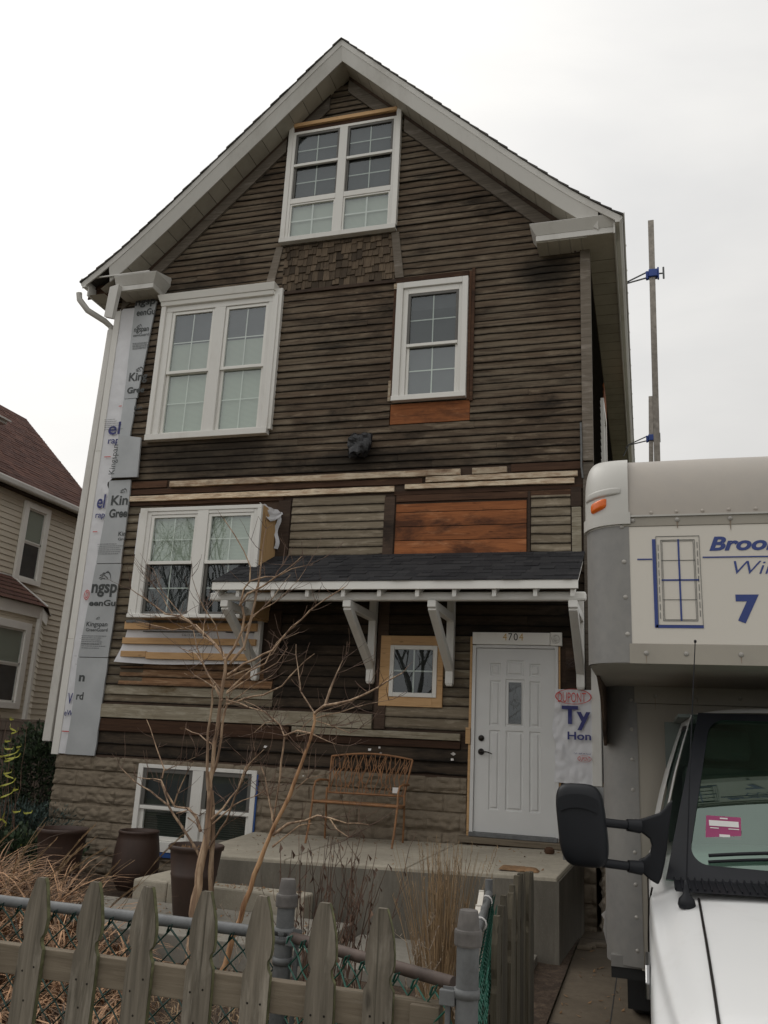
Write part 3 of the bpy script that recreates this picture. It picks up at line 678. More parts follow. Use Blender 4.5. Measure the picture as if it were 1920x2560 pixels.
for (cx,cy,rx,rz) in ((1155,706,.20,.085),(1258,1280,.075,.035)):
    p=survey(*D_(cx,cy),Y=WY-.088)
    for i in range(28):
        a,b=2*math.pi*i/28,2*math.pi*(i+1)/28; k=.93
        mb.prism([(p.x+rx*math.cos(a),p.z+rz*math.sin(a)),(p.x+rx*math.cos(b),p.z+rz*math.sin(b)),(p.x+rx*k*math.cos(b),p.z+rz*k*math.sin(b)),(p.x+rx*k*math.cos(a),p.z+rz*k*math.sin(a))],WY-.0895,WY-.0885)
mb.build('printed_mark',M['red'],w2)
# side walls, back, foundation
rs=[]
mb=MB()
for k in range(62):
    z0=1.42+k*.1025
    if z0>7.75: break
    mb.add([(XR+.016,WY+.08,z0+.004),(XR+.016,20.5,z0+.004),(XR+.002,20.5,z0+.104),(XR+.002,WY+.08,z0+.104),(XR,WY+.08,z0+.004),(XR,20.5,z0+.004)],[(0,1,2,3),(4,5,1,0)])
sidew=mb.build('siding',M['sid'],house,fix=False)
mb=MB(); mb.box(XR-.12,XR-.001,WY+.09,20.6,1.40,7.95); mb.box(XL-.02,XL+.12,WY+.09,20.6,1.40,7.95); mb.box(XL,XR-.01,20.6,20.7,1.4,8.1); mb.prism([(XL,8.1),(XR,8.1),(RX,11.4)],20.6,20.7); mb.build('side_wall',M['darkwood'],house)
for (y0,y1) in ((12.3,13.3),(15.4,16.4)):
    mb=MB(); mb.box(XR+.0,XR+.06,y0,y0+.12,5.2,6.9); mb.box(XR,XR+.06,y1-.12,y1,5.2,6.9); mb.box(XR,XR+.06,y0+.12,y1-.12,6.78,6.9); mb.box(XR,XR+.06,y0+.12,y1-.12,5.2,5.3); o=mb.build('window',M['whiteb'],house,.004)
    mb=MB(); mb.box(XR,XR+.025,y0+.12,y1-.12,5.3,6.78); mb.build('glass',M['inside2'],o)
mb=MB(); mb.box(XR+.0,XR+.03,13.35,14.2,1.6,7.6); mb.build('bare_patch',M['orange'],house)
def found():
    mb=MB()
    def fb(u,v,w0,w1,ax):
        s=w0+(w1-w0)*u; z=-.12+1.52*v
        row=math.floor(z/.203); off=.2 if row%2 else 0; bx=(s+off)/.405; fx=bx-math.floor(bx); fz=z/.203-row
        e=min(fx,1-fx)*.405; ez=min(fz,1-fz)*.203; ed=(.55+.45*min(1,e/.02))*min(1,ez/.016)
        h=mn.noise(Vector((s*5.5+row*3.7,z*9,2)))*.016+mn.noise(Vector((s*13,z*21,9)))*.010+.038*abs(mn.noise(Vector((s*6.5+row*5.1,z*12,5))))
        d=ed*(.018+.016*min(1,ez/.06)+h)
        return (s,WY+.015-d,z) if ax=='x' else (XR-.02+d*1.0,s,z)
    mb.grid(lambda u,v:fb(u,v,-7.43,-.56,'x'),420,92,smooth=False); mb.grid(lambda u,v:fb(1-u,v,WY+.02,20.5,'y'),260,60,smooth=False)
    mb.box(-7.42,XR-.03,WY+.10,20.5,-.1,1.395)
    keep=[i for i,f in enumerate(mb.f) if not (-6.15<sum(mb.v[k][0] for k in f)/len(f)<-4.55 and .34<sum(mb.v[k][2] for k in f)/len(f)<1.335 and sum(mb.v[k][1] for k in f)/len(f)<10.03) and not (-1.96<sum(mb.v[k][0] for k in f)/len(f)<-.86 and sum(mb.v[k][2] for k in f)/len(f)>.66 and sum(mb.v[k][1] for k in f)/len(f)<10.05)]
    mb.f=[mb.f[i] for i in keep]; mb.r=[mb.r[i] for i in keep]; mb.uv=[mb.uv[i] for i in keep]; mb.sm=[mb.sm[i] for i in keep]
    return mb.build('foundation',M['block'],house,fix=False)
found()
mb=MB(); mb.box(-7.40,-1.965,WY-.012,WY+.003,1.392,1.418); mb.build('trim_board',M['darkwood'],house)
# dark wood pulled away right of the door
mb=MB(); mb.box(-.86,-.50,WY-.045,WY+.01,.72,1.40); mb.build('trim_board',M['darkwood'],house)
# ================================================================== windows
def frame(mb,x0,x1,z0,z1,w,y0,y1,wt=None,wb=None):
    wt=w if wt is None else wt; wb=w if wb is None else wb
    mb.box(x0,x0+w,y0,y1,z0,z1); mb.box(x1-w,x1,y0,y1,z0,z1)
    if wt: mb.box(x0+w,x1-w,y0,y1,z1-wt,z1)
    if wb: mb.box(x0+w,x1-w,y0,y1,z0,z0+wb)
def sash(par,x0,x1,z0,z1,y,w=.045,glass='glass',grille=(1,1),back='inside',backz=None,back2=None,screen=False,gw=.014,wb=None,gm='rail'):
    """one sash: stiles and rails, pane, grille and what hangs behind"""
    mb=MB(); frame(mb,x0,x1,z0,z1,w,y-.022,y+.02,w,wb or w); s=mb.build('sash',M['screen' if screen else 'rail'],par,.003)
    xa,xb,za,zb=x0+w,x1-w,z0+(wb or w),z1-w
    mb=MB()
    for i in range(grille[0]):
        x=xa+(xb-xa)*(i+1)/(grille[0]+1); mb.box(x-gw/2,x+gw/2,y+.004,y+.010,za,zb)
    for i in range(grille[1]):
        z=za+(zb-za)*(i+1)/(grille[1]+1); mb.box(xa,xb,y+.0045,y+.0095,z-gw/2,z+gw/2)
    if grille!=(0,0): mb.build('grille',M[gm],par)
    mb=MB(); mb.add([(xa,y,za),(xb,y,za),(xb,y,zb),(xa,y,zb)],[(0,1,2,3)]); mb.build('glass',M[glass],par,fix=False)
    if backz and back2:
        mb=MB(); mb.add([(xa,y+.03,za),(xb,y+.03,za),(xb,y+.03,backz),(xa,y+.03,backz)],[(0,1,2,3)]); mb.build('blind',M[back],par)
        mb=MB(); mb.add([(xa,y+.035,backz),(xb,y+.035,backz),(xb,y+.035,zb),(xa,y+.035,zb)],[(0,1,2,3)]); mb.build('curtain',M[back2],par)
    else:
        mb=MB(); mb.add([(xa,y+.034,za),(xb,y+.034,za),(xb,y+.034,zb),(xa,y+.034,zb)],[(0,1,2,3)]); mb.build('blind',M[back],par)  # the dark ones are plain sheets painted as the unlit room
# the openings sit in a proud box, so the wall behind stays whole
def hung(par,x0,x1,z0,z1,zm,y,up,lo,w=.042):
    sash(par,x0,x1,zm-.02,z1,y,w,**up)
    sash(par,x0,x1,z0,zm+.018,y+.028,w,**lo)
    mb=MB(); mb.box(x0,x1,y-.026,y+.01,zm-.022,zm+.020); mb.build('meeting_rail',M['rail'],par,.003)
Y0=WY-.075
# attic pair above two small fixed lights
mb=MB(); mb.box(-4.875,-4.80,Y0-.01,WY,8.64,10.66); mb.box(-3.195,-3.125,Y0-.01,WY,8.64,10.66); mb.box(-4.875,-3.125,Y0-.03,WY,8.625,8.70)
mb.box(-4.80,-4.755,Y0+.0,WY,8.70,10.50); mb.box(-3.235,-3.195,Y0,WY,8.70,10.50); mb.box(-4.755,-3.235,Y0,WY,10.455,10.50); mb.box(-4.06,-3.935,Y0-.004,WY,8.70,10.455)
mb.box(-4.755,-4.06,Y0-.002,WY,9.26,9.345); mb.box(-3.935,-3.235,Y0-.002,WY,9.26,9.345)
wa=mb.build('window',M['white'],house,.005,label='attic window of two tall sashes over two small lights')
mb=MB(); mb.box(-4.80,-3.195,Y0-.02,WY,10.585,10.645); mb.build('header_board',M['newwood'],wa,.003)
mb=MB(); mb.box(-4.80,-3.195,Y0+.02,WY,10.50,10.585); mb.build('header_board',M['brown'],wa)
for (a,b) in ((-4.753,-4.062),(-3.933,-3.237)):
    d=dict(screen=True,back='inside2',gm='rail',glass='glassd')
    hung(wa,a,b,9.348,10.452,9.92,Y0+.03,dict(back='inside2',glass='glassd',screen=True),d,.032)
    sash(wa,a,b,8.703,9.257,Y0+.03,.022,back='blind',glass='glass',gw=.022)
# second floor pair
mb=MB(); mb.box(-6.675,-6.60,Y0-.02,WY,5.79,7.84); mb.box(-4.90,-4.755,Y0-.0,WY,5.77,7.90); mb.box(-6.60,-4.90,Y0+.01,WY,7.71,7.82); mb.box(-6.675,-4.80,Y0-.035,WY,5.70,5.785)
mb.box(-6.60,-6.50,Y0+.012,WY,5.785,7.71); mb.box(-4.955,-4.90,Y0+.012,WY,5.785,7.71); mb.box(-5.80,-5.63,Y0+.008,WY,5.785,7.71); mb.box(-4.86,-4.80,Y0-.02,WY,5.785,7.80)
wb=mb.build('window',M['white'],house,.005,label='wide white double window of the upper floor with pale blinds')
mb=MB(); x0,x1=-6.70,-4.87
mb.hexa([(x0+.02,Y0-.03,7.80),(x1-.0,Y0-.03,7.80),(x1,WY,7.80),(x0+.02,WY,7.80),(x0+.02,Y0-.05,7.855),(x1,Y0-.05,7.855),(x1,WY,7.855),(x0+.02,WY,7.855)])
mb.hexa([(x0+.01,Y0-.06,7.858),(x1+.01,Y0-.06,7.858),(x1+.01,WY,7.858),(x0+.01,WY,7.858),(x0-.02,Y0-.10,7.955),(x1+.03,Y0-.10,7.955),(x1+.03,WY,7.955),(x0-.02,WY,7.955)])
mb.build('head_casing',M['whiteb'],wb,.004)
for (a,b,bz) in ((-6.498,-5.802,7.20),(-5.628,-4.957,7.19)):
    hung(wb,a,b,5.787,7.708,6.74,Y0+.05,dict(back='blind',backz=bz,back2='inside2',glass='glass'),dict(back='blind',glass='glassbay'),.045)
# second floor single
mb=MB(); mb.box(-3.065,-2.975,Y0,WY,6.10,7.77); mb.box(-2.16,-2.085,Y0,WY,6.10,7.77); mb.box(-2.975,-2.16,Y0,WY,7.685,7.77); mb.box(-3.07,-2.08,Y0-.02,WY,6.045,6.115)
mb.box(-2.975,-2.905,Y0+.03,WY,6.115,7.685); mb.box(-2.21,-2.16,Y0+.03,WY,6.115,7.685); mb.box(-2.905,-2.21,Y0+.028,WY,7.60,7.685)
wc=mb.build('window',M['white'],house,.005,label='narrow white window of the upper floor')
hung(wc,-2.903,-2.212,6.117,7.598,6.84,Y0+.055,dict(back='inside',backz=7.37,back2='inside2',glass='glassd',screen=True),dict(back='inside2',glass='glassbay'),.035)
mb=MB(); mb.box(-3.115,-3.068,WY-.03,WY,6.10,7.70); mb.box(-2.08,-2.045,WY-.03,WY,6.02,7.86); mb.box(-2.04,-2.00,WY-.035,WY,6.0,7.90); mb.box(-3.09,-2.085,WY-.045,WY,7.775,7.86); mb.build('rough_casing',M['brown'],wc)
mb=MB(); mb.box(-3.115,-3.06,WY-.05,WY,7.70,7.78); mb.build('rough_casing',M['peel'],wc)
mb=MB(); mb.box(-3.13,-3.095,WY-.032,WY,6.07,6.36); mb.build('rough_casing',M['peel'],wc)
# first floor projecting double window
yb=9.443
mb=MB(); mb.box(-6.285,-6.175,yb,yb+.05,3.17,4.565); mb.box(-6.175,-4.545,yb,yb+.05,4.515,4.565); mb.box(-4.60,-4.545,yb,yb+.05,3.17,4.515); mb.box(-6.285,-4.70,yb-.02,yb+.06,3.125,3.17); mb.box(-5.44,-5.285,yb+.004,yb+.05,3.17,4.515)
mb.box(-6.175,-6.115,yb+.014,yb+.06,3.17,4.515); mb.box(-4.655,-4.60,yb+.014,yb+.06,3.17,4.515); mb.box(-6.115,-4.655,yb+.012,yb+.06,4.47,4.515)
wd=mb.build('window',M['white'],house,.005,label='projecting white double window of the ground floor reflecting bare branches')
mb=MB(); mb.box(-4.575,-4.553,yb+.052,WY-.01,3.17,4.56); mb.build('plywood_cheek',M['ply'],wd)
mb=MB(); mb.box(-6.283,-6.26,yb+.052,WY-.01,3.17,4.55); mb.box(-6.285,-4.56,yb+.055,WY-.01,4.54,4.575); mb.box(-6.26,-4.58,yb+.06,WY-.01,3.15,3.17); mb.build('window_box',M['ply'],wd)
mb=MB(); mb.box(-6.30,-6.262,yb+.01,yb+.05,3.95,4.50); mb.build('house_wrap',M['tyvek'],wd)
for (a,b) in ((-6.113,-5.442),(-5.283,-4.657)):
    hung(wd,a,b,3.172,4.468,3.835,yb+.045,dict(back='blind',glass='glassbay'),dict(back='inside',glass='glassd',screen=True),.038)
# torn wrap over the cheek
mb=MB()
def tw(u,v):
    x=-4.60+.10*u+.02*mn.noise(Vector((u*4,v*4,1))); y=yb+.04+.5*u*1.0; z=4.60-(.16*math.sin(math.pi*min(1,u*1.05))*v+.03*v)+.02*mn.noise(Vector((u*6,v*5,4)))
    return (x+.015*v,y-.015*v,z)
mb.grid(tw,18,8); mb.build('house_wrap',M['tyvek'],wd)
mb=MB(); mb.grid(lambda u,v:(-4.545+.02*math.sin(v*9)+.03*u,9.90+.06*u,4.10+.45*v),3,12); mb.build('house_wrap',M['tyvek'],wd)
# wrap with lumber battens below it
mb=MB()
def uw(u,v):
    z=2.60+.54*v; xl=-6.60+.06*v-(.05*(1-v)**3); x=xl+(-4.62-xl)*u
    return (x,9.90-.01*mn.noise(Vector((x*3,z*4,1)))-(.08*(1-v)**2*(1-u)**8),z-.015*math.sin(u*5)*(1-v))
mb.grid(uw,40,14); mb.build('house_wrap',M['tyvek'],house,label='white wrap with pale battens under the projecting window')
mb=MB(); mb.box(-6.57,-6.20,9.84,9.885,3.03,3.13); mb.box(-6.18,-5.5,9.842,9.887,3.035,3.125); mb.box(-5.49,-4.66,9.84,9.885,3.02,3.12)
mb.box(-6.575,-4.66,9.84,9.885,2.84,2.92); mb.box(-6.575,-6.2,9.838,9.885,2.67,2.745); mb.box(-6.2,-4.66,9.842,9.887,2.65,2.735); mb.build('batten',M['newwood'],house,.003)
mb=MB()
mb.grid(lambda u,v:(-6.55+1.9*u,9.835-.02*abs(mn.noise(Vector((u*40,v*3,0)))),3.115+.035*v+.012*mn.noise(Vector((u*50,v*3,2)))),90,3); mb.build('torn_foil',M['steel'],house)
mb=MB(); mb.box(-6.3,-5.42,9.872,9.874,3.0,3.013); mb.box(-5.1,-4.7,9.872,9.874,3.0,3.013); mb.build('printed_mark',M['ink'],house)
text_mesh('CG-15 JAN 26A',-5.72,-5.42,2.945,2.98,9.87,M['ink'],house)
# small square window in a new pine surround
mb=MB(); frame(mb,-3.05,-2.275,2.17,3.0,.125,WY-.045,WY,.11,.115); we=mb.build('window',M['newwood'],house,.003,label='small square window in a raw pine surround')
mb=MB(); frame(mb,-2.925,-2.345,2.28,2.885,.05,WY-.06,WY+.0); mb.build('sash',M['rail'],we,.004)
mb=MB(); mb.box(-2.64,-2.622,WY-.038,WY-.03,2.33,2.835); mb.box(-2.875,-2.395,WY-.0375,WY-.0305,2.575,2.592); mb.build('grille',M['rail'],we)
mb=MB(); mb.add([(-2.875,WY-.042,2.33),(-2.395,WY-.042,2.33),(-2.395,WY-.042,2.835),(-2.875,WY-.042,2.835)],[(0,1,2,3)]); mb.build('glass',M['glassd'],we,fix=False)
mb=MB(); mb.add([(-2.875,WY-.02,2.33),(-2.395,WY-.02,2.33),(-2.395,WY-.02,2.835),(-2.875,WY-.02,2.835)],[(0,1,2,3)]); mb.build('blind',M['inside'],we,fix=False)
# cellar pair
mb=MB(); yc=WY-.06; mb.box(-6.17,-6.10,yc,WY+.04,.36,1.345); mb.box(-4.60,-4.535,yc,WY+.04,.36,1.345); mb.box(-6.10,-4.60,yc,WY+.04,1.30,1.345); mb.box(-6.10,-4.60,yc-.01,WY+.04,.33,.45); mb.box(-5.40,-5.25,yc+.003,WY+.04,.45,1.30)
wf=mb.build('window',M['white'],house,.004,label='white double cellar window with dark slatted blinds')
for (a,b) in ((-6.10,-5.402),(-5.248,-4.60)):
    hung(wf,a,b,.452,1.298,.835,yc+.04,dict(back='inside',glass='glassd',grille=(0,0),screen=True),dict(back='blinddk',glass='glassd',grille=(0,0)),.05)
mb=MB(); mb.box(-4.533,-4.516,yc+.01,yc+.03,.45,1.30); mb.box(-6.15,-4.6,yc-.0,yc+.03,.27,.325); mb.build('masking_tape',M['tape'],wf)
# ================================================================== door
dr=MB(); yd=WY-.045
dr.box(-1.925,-1.885,yd,WY,.80,2.90); dr.box(-.975,-.94,yd,WY,.80,2.90); dr.box(-1.885,-.975,yd+.0,WY,2.872,2.905)
door=dr.build('door',M['door'],house,.003,label='white panelled front door')
def slab():
    x0,x1,z0,z1=-1.882,-.978,.845,2.868; mb=MB(); y=WY-.02
    P=[(-1.72,-1.595,2.555,2.70),(-1.53,-1.33,2.555,2.735),(-1.265,-1.14,2.555,2.70),(-1.72,-1.595,1.99,2.50),(-1.265,-1.14,1.99,2.50),(-1.72,-1.595,1.08,1.945),(-1.53,-1.33,1.08,1.945),(-1.265,-1.14,1.08,1.945),(-1.54,-1.32,1.985,2.52)]
    xs=sorted({x0,x1}|{p[0] for p in P}|{p[1] for p in P}); zs=sorted({z0,z1}|{p[2] for p in P}|{p[3] for p in P})
    for i in range(len(xs)-1):
        for j in range(len(zs)-1):
            cx,cz=(xs[i]+xs[i+1])/2,(zs[j]+zs[j+1])/2
            if any(p[0]<cx<p[1] and p[2]<cz<p[3] for p in P): continue
            mb.add([(xs[i],y,zs[j]),(xs[i+1],y,zs[j]),(xs[i+1],y,zs[j+1]),(xs[i],y,zs[j+1])],[(0,1,2,3)],.5)
    for k,(a,b,c,d) in enumerate(P):
        t=.014; arch=.03 if k in(1,) else 0
        def ring(o,yy): return [(a+o,yy,c+o),(b-o,yy,c+o),(b-o,yy,d-o),(a+o,yy,d-o)]
        r=[ring(0,y),ring(t*.7,y+.011),ring(t*1.6,y+.011),ring(t*2.6,y+.001)]
        vs=sum(r,[]); fs=[]
        for q in range(3):
            for e in range(4): fs.append((q*4+e,q*4+(e+1)%4,q*4+4+(e+1)%4,q*4+4+e))
        if k!=8: fs.append((12,13,14,15))
        mb.add(vs,fs,.5)
    mb.box(x0,x1,y+.02,y+.03,z0,z1,.5)
    return mb.build('door_slab',M['door'],door,fix=False)
slab()
mb=MB(); mb.add([(-1.505,WY-.018,2.02),(-1.355,WY-.018,2.02),(-1.355,WY-.018,2.485),(-1.505,WY-.018,2.485)],[(0,1,2,3)]); mb.build('glass',M['glassd'],door,fix=False)
mb=MB(); mb.add([(-1.505,WY-.012,2.02),(-1.355,WY-.012,2.02),(-1.355,WY-.012,2.485),(-1.505,WY-.012,2.485)],[(0,1,2,3)]); mb.build('leaded_backing',M['inside2'],door,fix=False)
mb=MB(); c=(-1.43,2.25)
def cane(pts,r=.0022): mb.tube([(c[0]+a,WY-.020,c[1]+b) for a,b in pts],r,4)
for s in (-1,1):
    cane([(0,.13),(s*.018,.09),(s*.03,.06),(s*.006,.02),(s*.03,-.02),(s*.012,-.06),(s*.028,-.09),(0,-.14)]); cane([(0,.05),(s*.05,.0),(0,-.05)]); cane([(0,.03),(s*.03,.03),(s*.055,0),(s*.03,-.03),(0,-.03)]); cane([(s*.07,.23),(s*.07,-.23)])
cane([(-.07,.21),(.07,.21)]); cane([(-.07,-.21),(.07,-.21)]); cane([(0,.13),(0,.23)]); mb.build('leaded_pattern',M['chrome'],door)
mb=MB(); mb.lathe((0,0,0),[(0.001,0),(.034,0),(.034,.012),(.027,.022),(.001,.022)],24)
def ly(mbq,x,z,y):   # turn a lathe to face the street
    mbq.v=[(x+a,y-c2,z+b) for a,b,c2 in mbq.v]
ly(mb,-1.808,1.85,WY-.02); mb.build('deadbolt',M['bronze'],door)
mb=MB(); mb.lathe((0,0,0),[(0.001,0),(.036,0),(.036,.01),(.026,.03),(.014,.05),(.001,.05)],24); ly(mb,-1.808,1.70,WY-.02); mb.tube([(-1.808,WY-.065,1.70),(-1.77,WY-.075,1.702),(-1.73,WY-.072,1.70),(-1.69,WY-.07,1.688),(-1.675,WY-.07,1.68)],[.009,.008,.007,.006,.005],8); mb.build('handle',M['bronze'],door)
mb=MB(); mb.box(-1.955,-1.928,WY-.04,WY,.78,3.0); mb.box(-.938,-.918,WY-.03,WY,.80,2.9); mb.box(-1.985,-1.93,WY-.06,WY,1.78,1.96); mb.build('rough_jamb',M['newwood'],door,.002)
mb=MB(); mb.box(-1.925,-1.03,WY-.065,WY,2.91,3.05); mb.build('head_board',M['whiteb'],door,.003)
mb=MB(); mb.box(-1.025,-.895,WY-.068,WY,2.905,3.055); mb.build('corner_block',M['whiteb'],door,.003)
mb=MB(); mb.lathe((0,0,0),[(.052,0),(.052,.006),(.042,.007),(.04,.002),(.026,.003),(.022,.009),(.012,.008),(.001,.01)],28); ly(mb,-.96,2.98,WY-.068); mb.build('rosette',M['white'],door)
for i,(ch,m) in enumerate((('4','gold'),('7','bronze'),('0','bronze'),('4','gold'))):
    a=survey(*D_(505+i*50,198),Y=WY-.07); text_mesh(ch,a.x,a.x+.047,2.958,3.04,WY-.0685,M[m],door,name='house_number',depth=.004)
mb=MB(); mb.box(-1.92,-.95,WY-.10,WY+.0,.800,.842); mb.build('threshold',M['steel'],door,.003)
mb=MB(); mb.box(-2.03,-.90,WY-.16,WY-.005,.735,.797); mb.build('sill_board',M['picketrail'],door,.004)
mb=MB(); mb.box(-1.93,-1.2,WY-.12,WY+.02,.66,.73); mb.build('sill_board',M['darkwood'],door)
# ================================================================== canopy over the door
can=MB(); XA,XB=-4.78,-.645; yf,zf=8.85,3.455; yw,zw=9.995,4.005; rise=(zw-zf)/(yw-yf)
nc=9
for k in range(nc):
    y0=yf-.03+(yw-yf+.03)*k/nc; y1=yf-.03+(yw-yf+.03)*(k+1)/nc+.03; z0=zf+(y0-yf)*rise+.012; z1=zf+(y1-yf)*rise+.004; x=XA-.02-random.uniform(0,.15)
    while x<XB:
        w=random.choice((.10,.16,.21,.14)); xa,xb=max(x,XA-.025),min(x+w,XB+.02); t=random.choice((0,0,.007)); o=random.choice((0,0,.012))
        y1c=min(y1,yw)
        if xb-xa>.004: can.hexa([(xa,y0-o,z0),(xb-.0015,y0-o,z0),(xb-.0015,y1c,z0+(y1c-y0)*rise-.004),(xa,y1c,z0+(y1c-y0)*rise-.004),(xa,y0-o,z0+.006+t),(xb-.0015,y0-o,z0+.006+t),(xb-.0015,y1c,z0+(y1c-y0)*rise+.004),(xa,y1c,z0+(y1c-y0)*rise+.004)])
        x+=w
canopy=can.build('canopy',M['shblack'],house,label='white timber canopy with charcoal shingles over the door')
mb=MB(); mb.hexa([(XA,yf,zf-.01),(XB,yf,zf-.01),(XB,yw,zw-.01),(XA,yw,zw-.01),(XA,yf,zf+.008),(XB,yf,zf+.008),(XB,yw,zw+.008),(XA,yw,zw+.008)]); mb.build('decking',M['canopy'],canopy)
mb=MB(); mb.box(XA-.015,XB+.015,yf-.02,yf+.015,3.362,3.458); mb.build('fascia',M['whiteb'],canopy,.003)
mb=MB()
for x in (-4.745,-4.48,-4.04,-3.62,-3.19,-2.77,-2.34,-1.93,-1.50,-1.07,-.69):
    w=.022
    mb.hexa([(x-w,yf+.02,3.285),(x+w,yf+.02,3.285),(x+w,yw,3.285+(yw-yf)*rise),(x-w,yw,3.285+(yw-yf)*rise),(x-w,yf+.02,3.44),(x+w,yf+.02,3.44),(x+w,yw,3.975),(x-w,yw,3.975)])
mb.build('rafter',M['canopy'],canopy,.003)
mb=MB(); mb.box(-4.885,-.56,8.97,9.06,3.262,3.355); mb.build('beam',M['canopy'],canopy,.02)
mb=MB()
for s in (XA+.01,XB-.03): mb.hexa([(s,yf+.02,zf-.10),(s+.022,yf+.02,zf-.10),(s+.022,yw,zw-.12),(s,yw,zw-.12),(s,yf+.02,zf-.012),(s+.022,yf+.02,zf-.012),(s+.022,yw,zw-.012),(s,yw,zw-.012)])
mb.build('barge_board',M['whiteb'],canopy)
for x in (-4.665,-3.155,-2.185,-.69):
    mb=MB(); h=.045
    mb.box(x-h,x+h,9.88,9.97,2.44,3.45)
    mb.hexa([(x-h+.014,9.894,2.415),(x+h-.014,9.894,2.415),(x+h-.014,9.956,2.415),(x-h+.014,9.956,2.415),(x-h,9.88,2.44),(x+h,9.88,2.44),(x+h,9.97,2.44),(x-h,9.97,2.44)])
    mb.box(x-h+.003,x+h-.003,9.0,9.885,3.165,3.258)
    h2=.041
    # diagonal strut: from the arm end down to the post
    a=Vector((x,8.96,3.19)); b=Vector((x,9.90,2.62)); mb.bar(a,b,h*2,.088,(0,0,1))
    mb.hexa([(x-h-.002,8.915,3.18),(x+h+.002,8.915,3.18),(x+h+.002,9.01,3.165),(x-h-.002,9.01,3.165),(x-h-.002,8.915,3.255),(x+h+.002,8.915,3.255),(x+h+.002,9.02,3.2575),(x-h-.002,9.02,3.2575)])
    mb.build('bracket',M['canopy'],canopy,.008)
# side shade board on the first post
mb=MB(); mb.box(-4.56,-4.38,WY-.05,WY-.031,2.45,3.30); mb.build('trim_board',M['darkwood'],house)
# bits on the wall: shattered bits of wrap, wires
mb=MB()
for (x,z) in ((-3.12,1.66),(-3.0,1.69),(-2.98,1.63),(-2.12,1.66),(-2.13,1.6),(-3.93,1.32),(-4.45,1.63)):
    s=random.uniform(.012,.03); a=random.uniform(0,6); mb.add([(x+s*math.cos(a+k*1.57),WY-.05-.01*k,z+s*.7*math.sin(a+k*1.57)) for k in range(4)],[(0,1,2,3)])
mb.build('staple_scraps',M['paper'],house)
mb=MB()
pts=[]
for i in range(40): pts.append((-.76+.09*math.sin(i*1.3),WY-.06-.05*abs(math.cos(i*.9)),2.68+.05*math.sin(i*2.1)+.0015*i))
mb.tube(pts,.003,5); mb.build('loose_wires',M['rust'],house)
mb=MB(); mb.tube([(-.655,WY-.06,5.6),(-.652,WY-.06,5.25),(-.655,WY-.05,5.05),(-.64,WY-.05,4.9)],.012,8); mb.build('cable_conduit',M['steel'],house)
# black plastic wrapped lamp box
def crump():
    mb=MB()
    def f(u,v):
        th=u*2*math.pi; ph=v*math.pi; d=Vector((math.cos(th)*math.sin(ph),math.sin(th)*math.sin(ph),math.cos(ph)))
        k=1/max(abs(d.x)/1.0,abs(d.y)/.8,abs(d.z)/1.0)
        p=d*min(k,1.25)*.135; n1=mn.noise(p*11+Vector((3,1,2)))*.07+mn.noise(p*24)*.018; p=p*(1+n1*5)
        f2=max(0,-d.z)*.05*abs(math.sin(th*3))
        return (-3.45+p.x+.03*d.z*.5,WY-.11+p.y*.75,5.47+p.z-f2)
    mb.grid(f,26,16,smooth=False); return mb.build('plastic_wrap',M['foil'],None,fix=False,origin=(-3.45,9.95,5.47),label='crumpled black plastic sheet wrapped round a lamp on the upper wall',cat='plastic sheet')
crump()
# ================================================================== porch slab and steps
def zt(x,y): return .595+(x+4.4)*.022+(y-8.13)*.035
mb=MB(); fl=(-4.42,8.13); fr=(-.785,8.18); brr=(-.69,9.90); bl=(-4.50,9.90)
segs=[fl,(-3.35,8.145),(-2.15,8.16),(-.785,8.18)]; backs=[bl,(-3.30,9.9),(-2.05,9.9),brr]
for i in range(3):
    g=.006; a,b,c,d=segs[i],segs[i+1],backs[i+1],backs[i]
    mb.hexa([(a[0]+g,a[1],-.12),(b[0]-g,b[1],-.12),(c[0]-g,c[1],-.12),(d[0]+g,d[1],-.12),(a[0]+g,a[1],zt(*a)),(b[0]-g,b[1],zt(*b)),(c[0]-g,c[1],zt(*c)),(d[0]+g,d[1],zt(*d))])
mb.hexa([(x,y+.02,-.1) for x,y in (fl,fr,brr,bl)]+[(x,y+.02,zt(x,y)-.012) for x,y in (fl,fr,brr,bl)])
porch=empty('concrete_porch',(-2.5,9,0),'raised concrete porch slab along the house with stained grey sides','porch')
mb.build('slab',M['slab'],porch,.012)
mb=MB(); o=.012
mb.hexa([(fl[0]-.004,fl[1]-o,-.12),(fr[0]+.004,fr[1]-o,-.12),(fr[0]+.004,fr[1]+.0,-.12),(fl[0]-.004,fl[1],-.12),(fl[0]-.004,fl[1]-o,zt(*fl)-.035),(fr[0]+.004,fr[1]-o,zt(*fr)-.035),(fr[0]+.004,fr[1],zt(*fr)-.035),(fl[0]-.004,fl[1],zt(*fl)-.035)])
mb.hexa([(fr[0]+.002,fr[1]-o,-.12),(fr[0]+.012,fr[1]-o,-.12),(brr[0]+.012,brr[1],-.12),(brr[0],brr[1],-.12),(fr[0]+.002,fr[1]-o,zt(*fr)-.035),(fr[0]+.012,fr[1]-o,zt(*fr)-.035),(brr[0]+.012,brr[1],zt(*brr)-.035),(brr[0],brr[1],zt(*brr)-.035)])
mb.build('retaining_face',M['slabside'],porch)
mb=MB(); mb.box(-4.80,-4.43,7.88,8.9,.0,.36); mb.box(-4.429,-3.02,7.88,8.115,.0,.362); mb.build('step',M['slab'],porch,.02)
mb=MB(); mb.box(-4.85,-4.6,9.3,9.7,.0,.56); mb.build('step',M['slabside'],porch,.02)
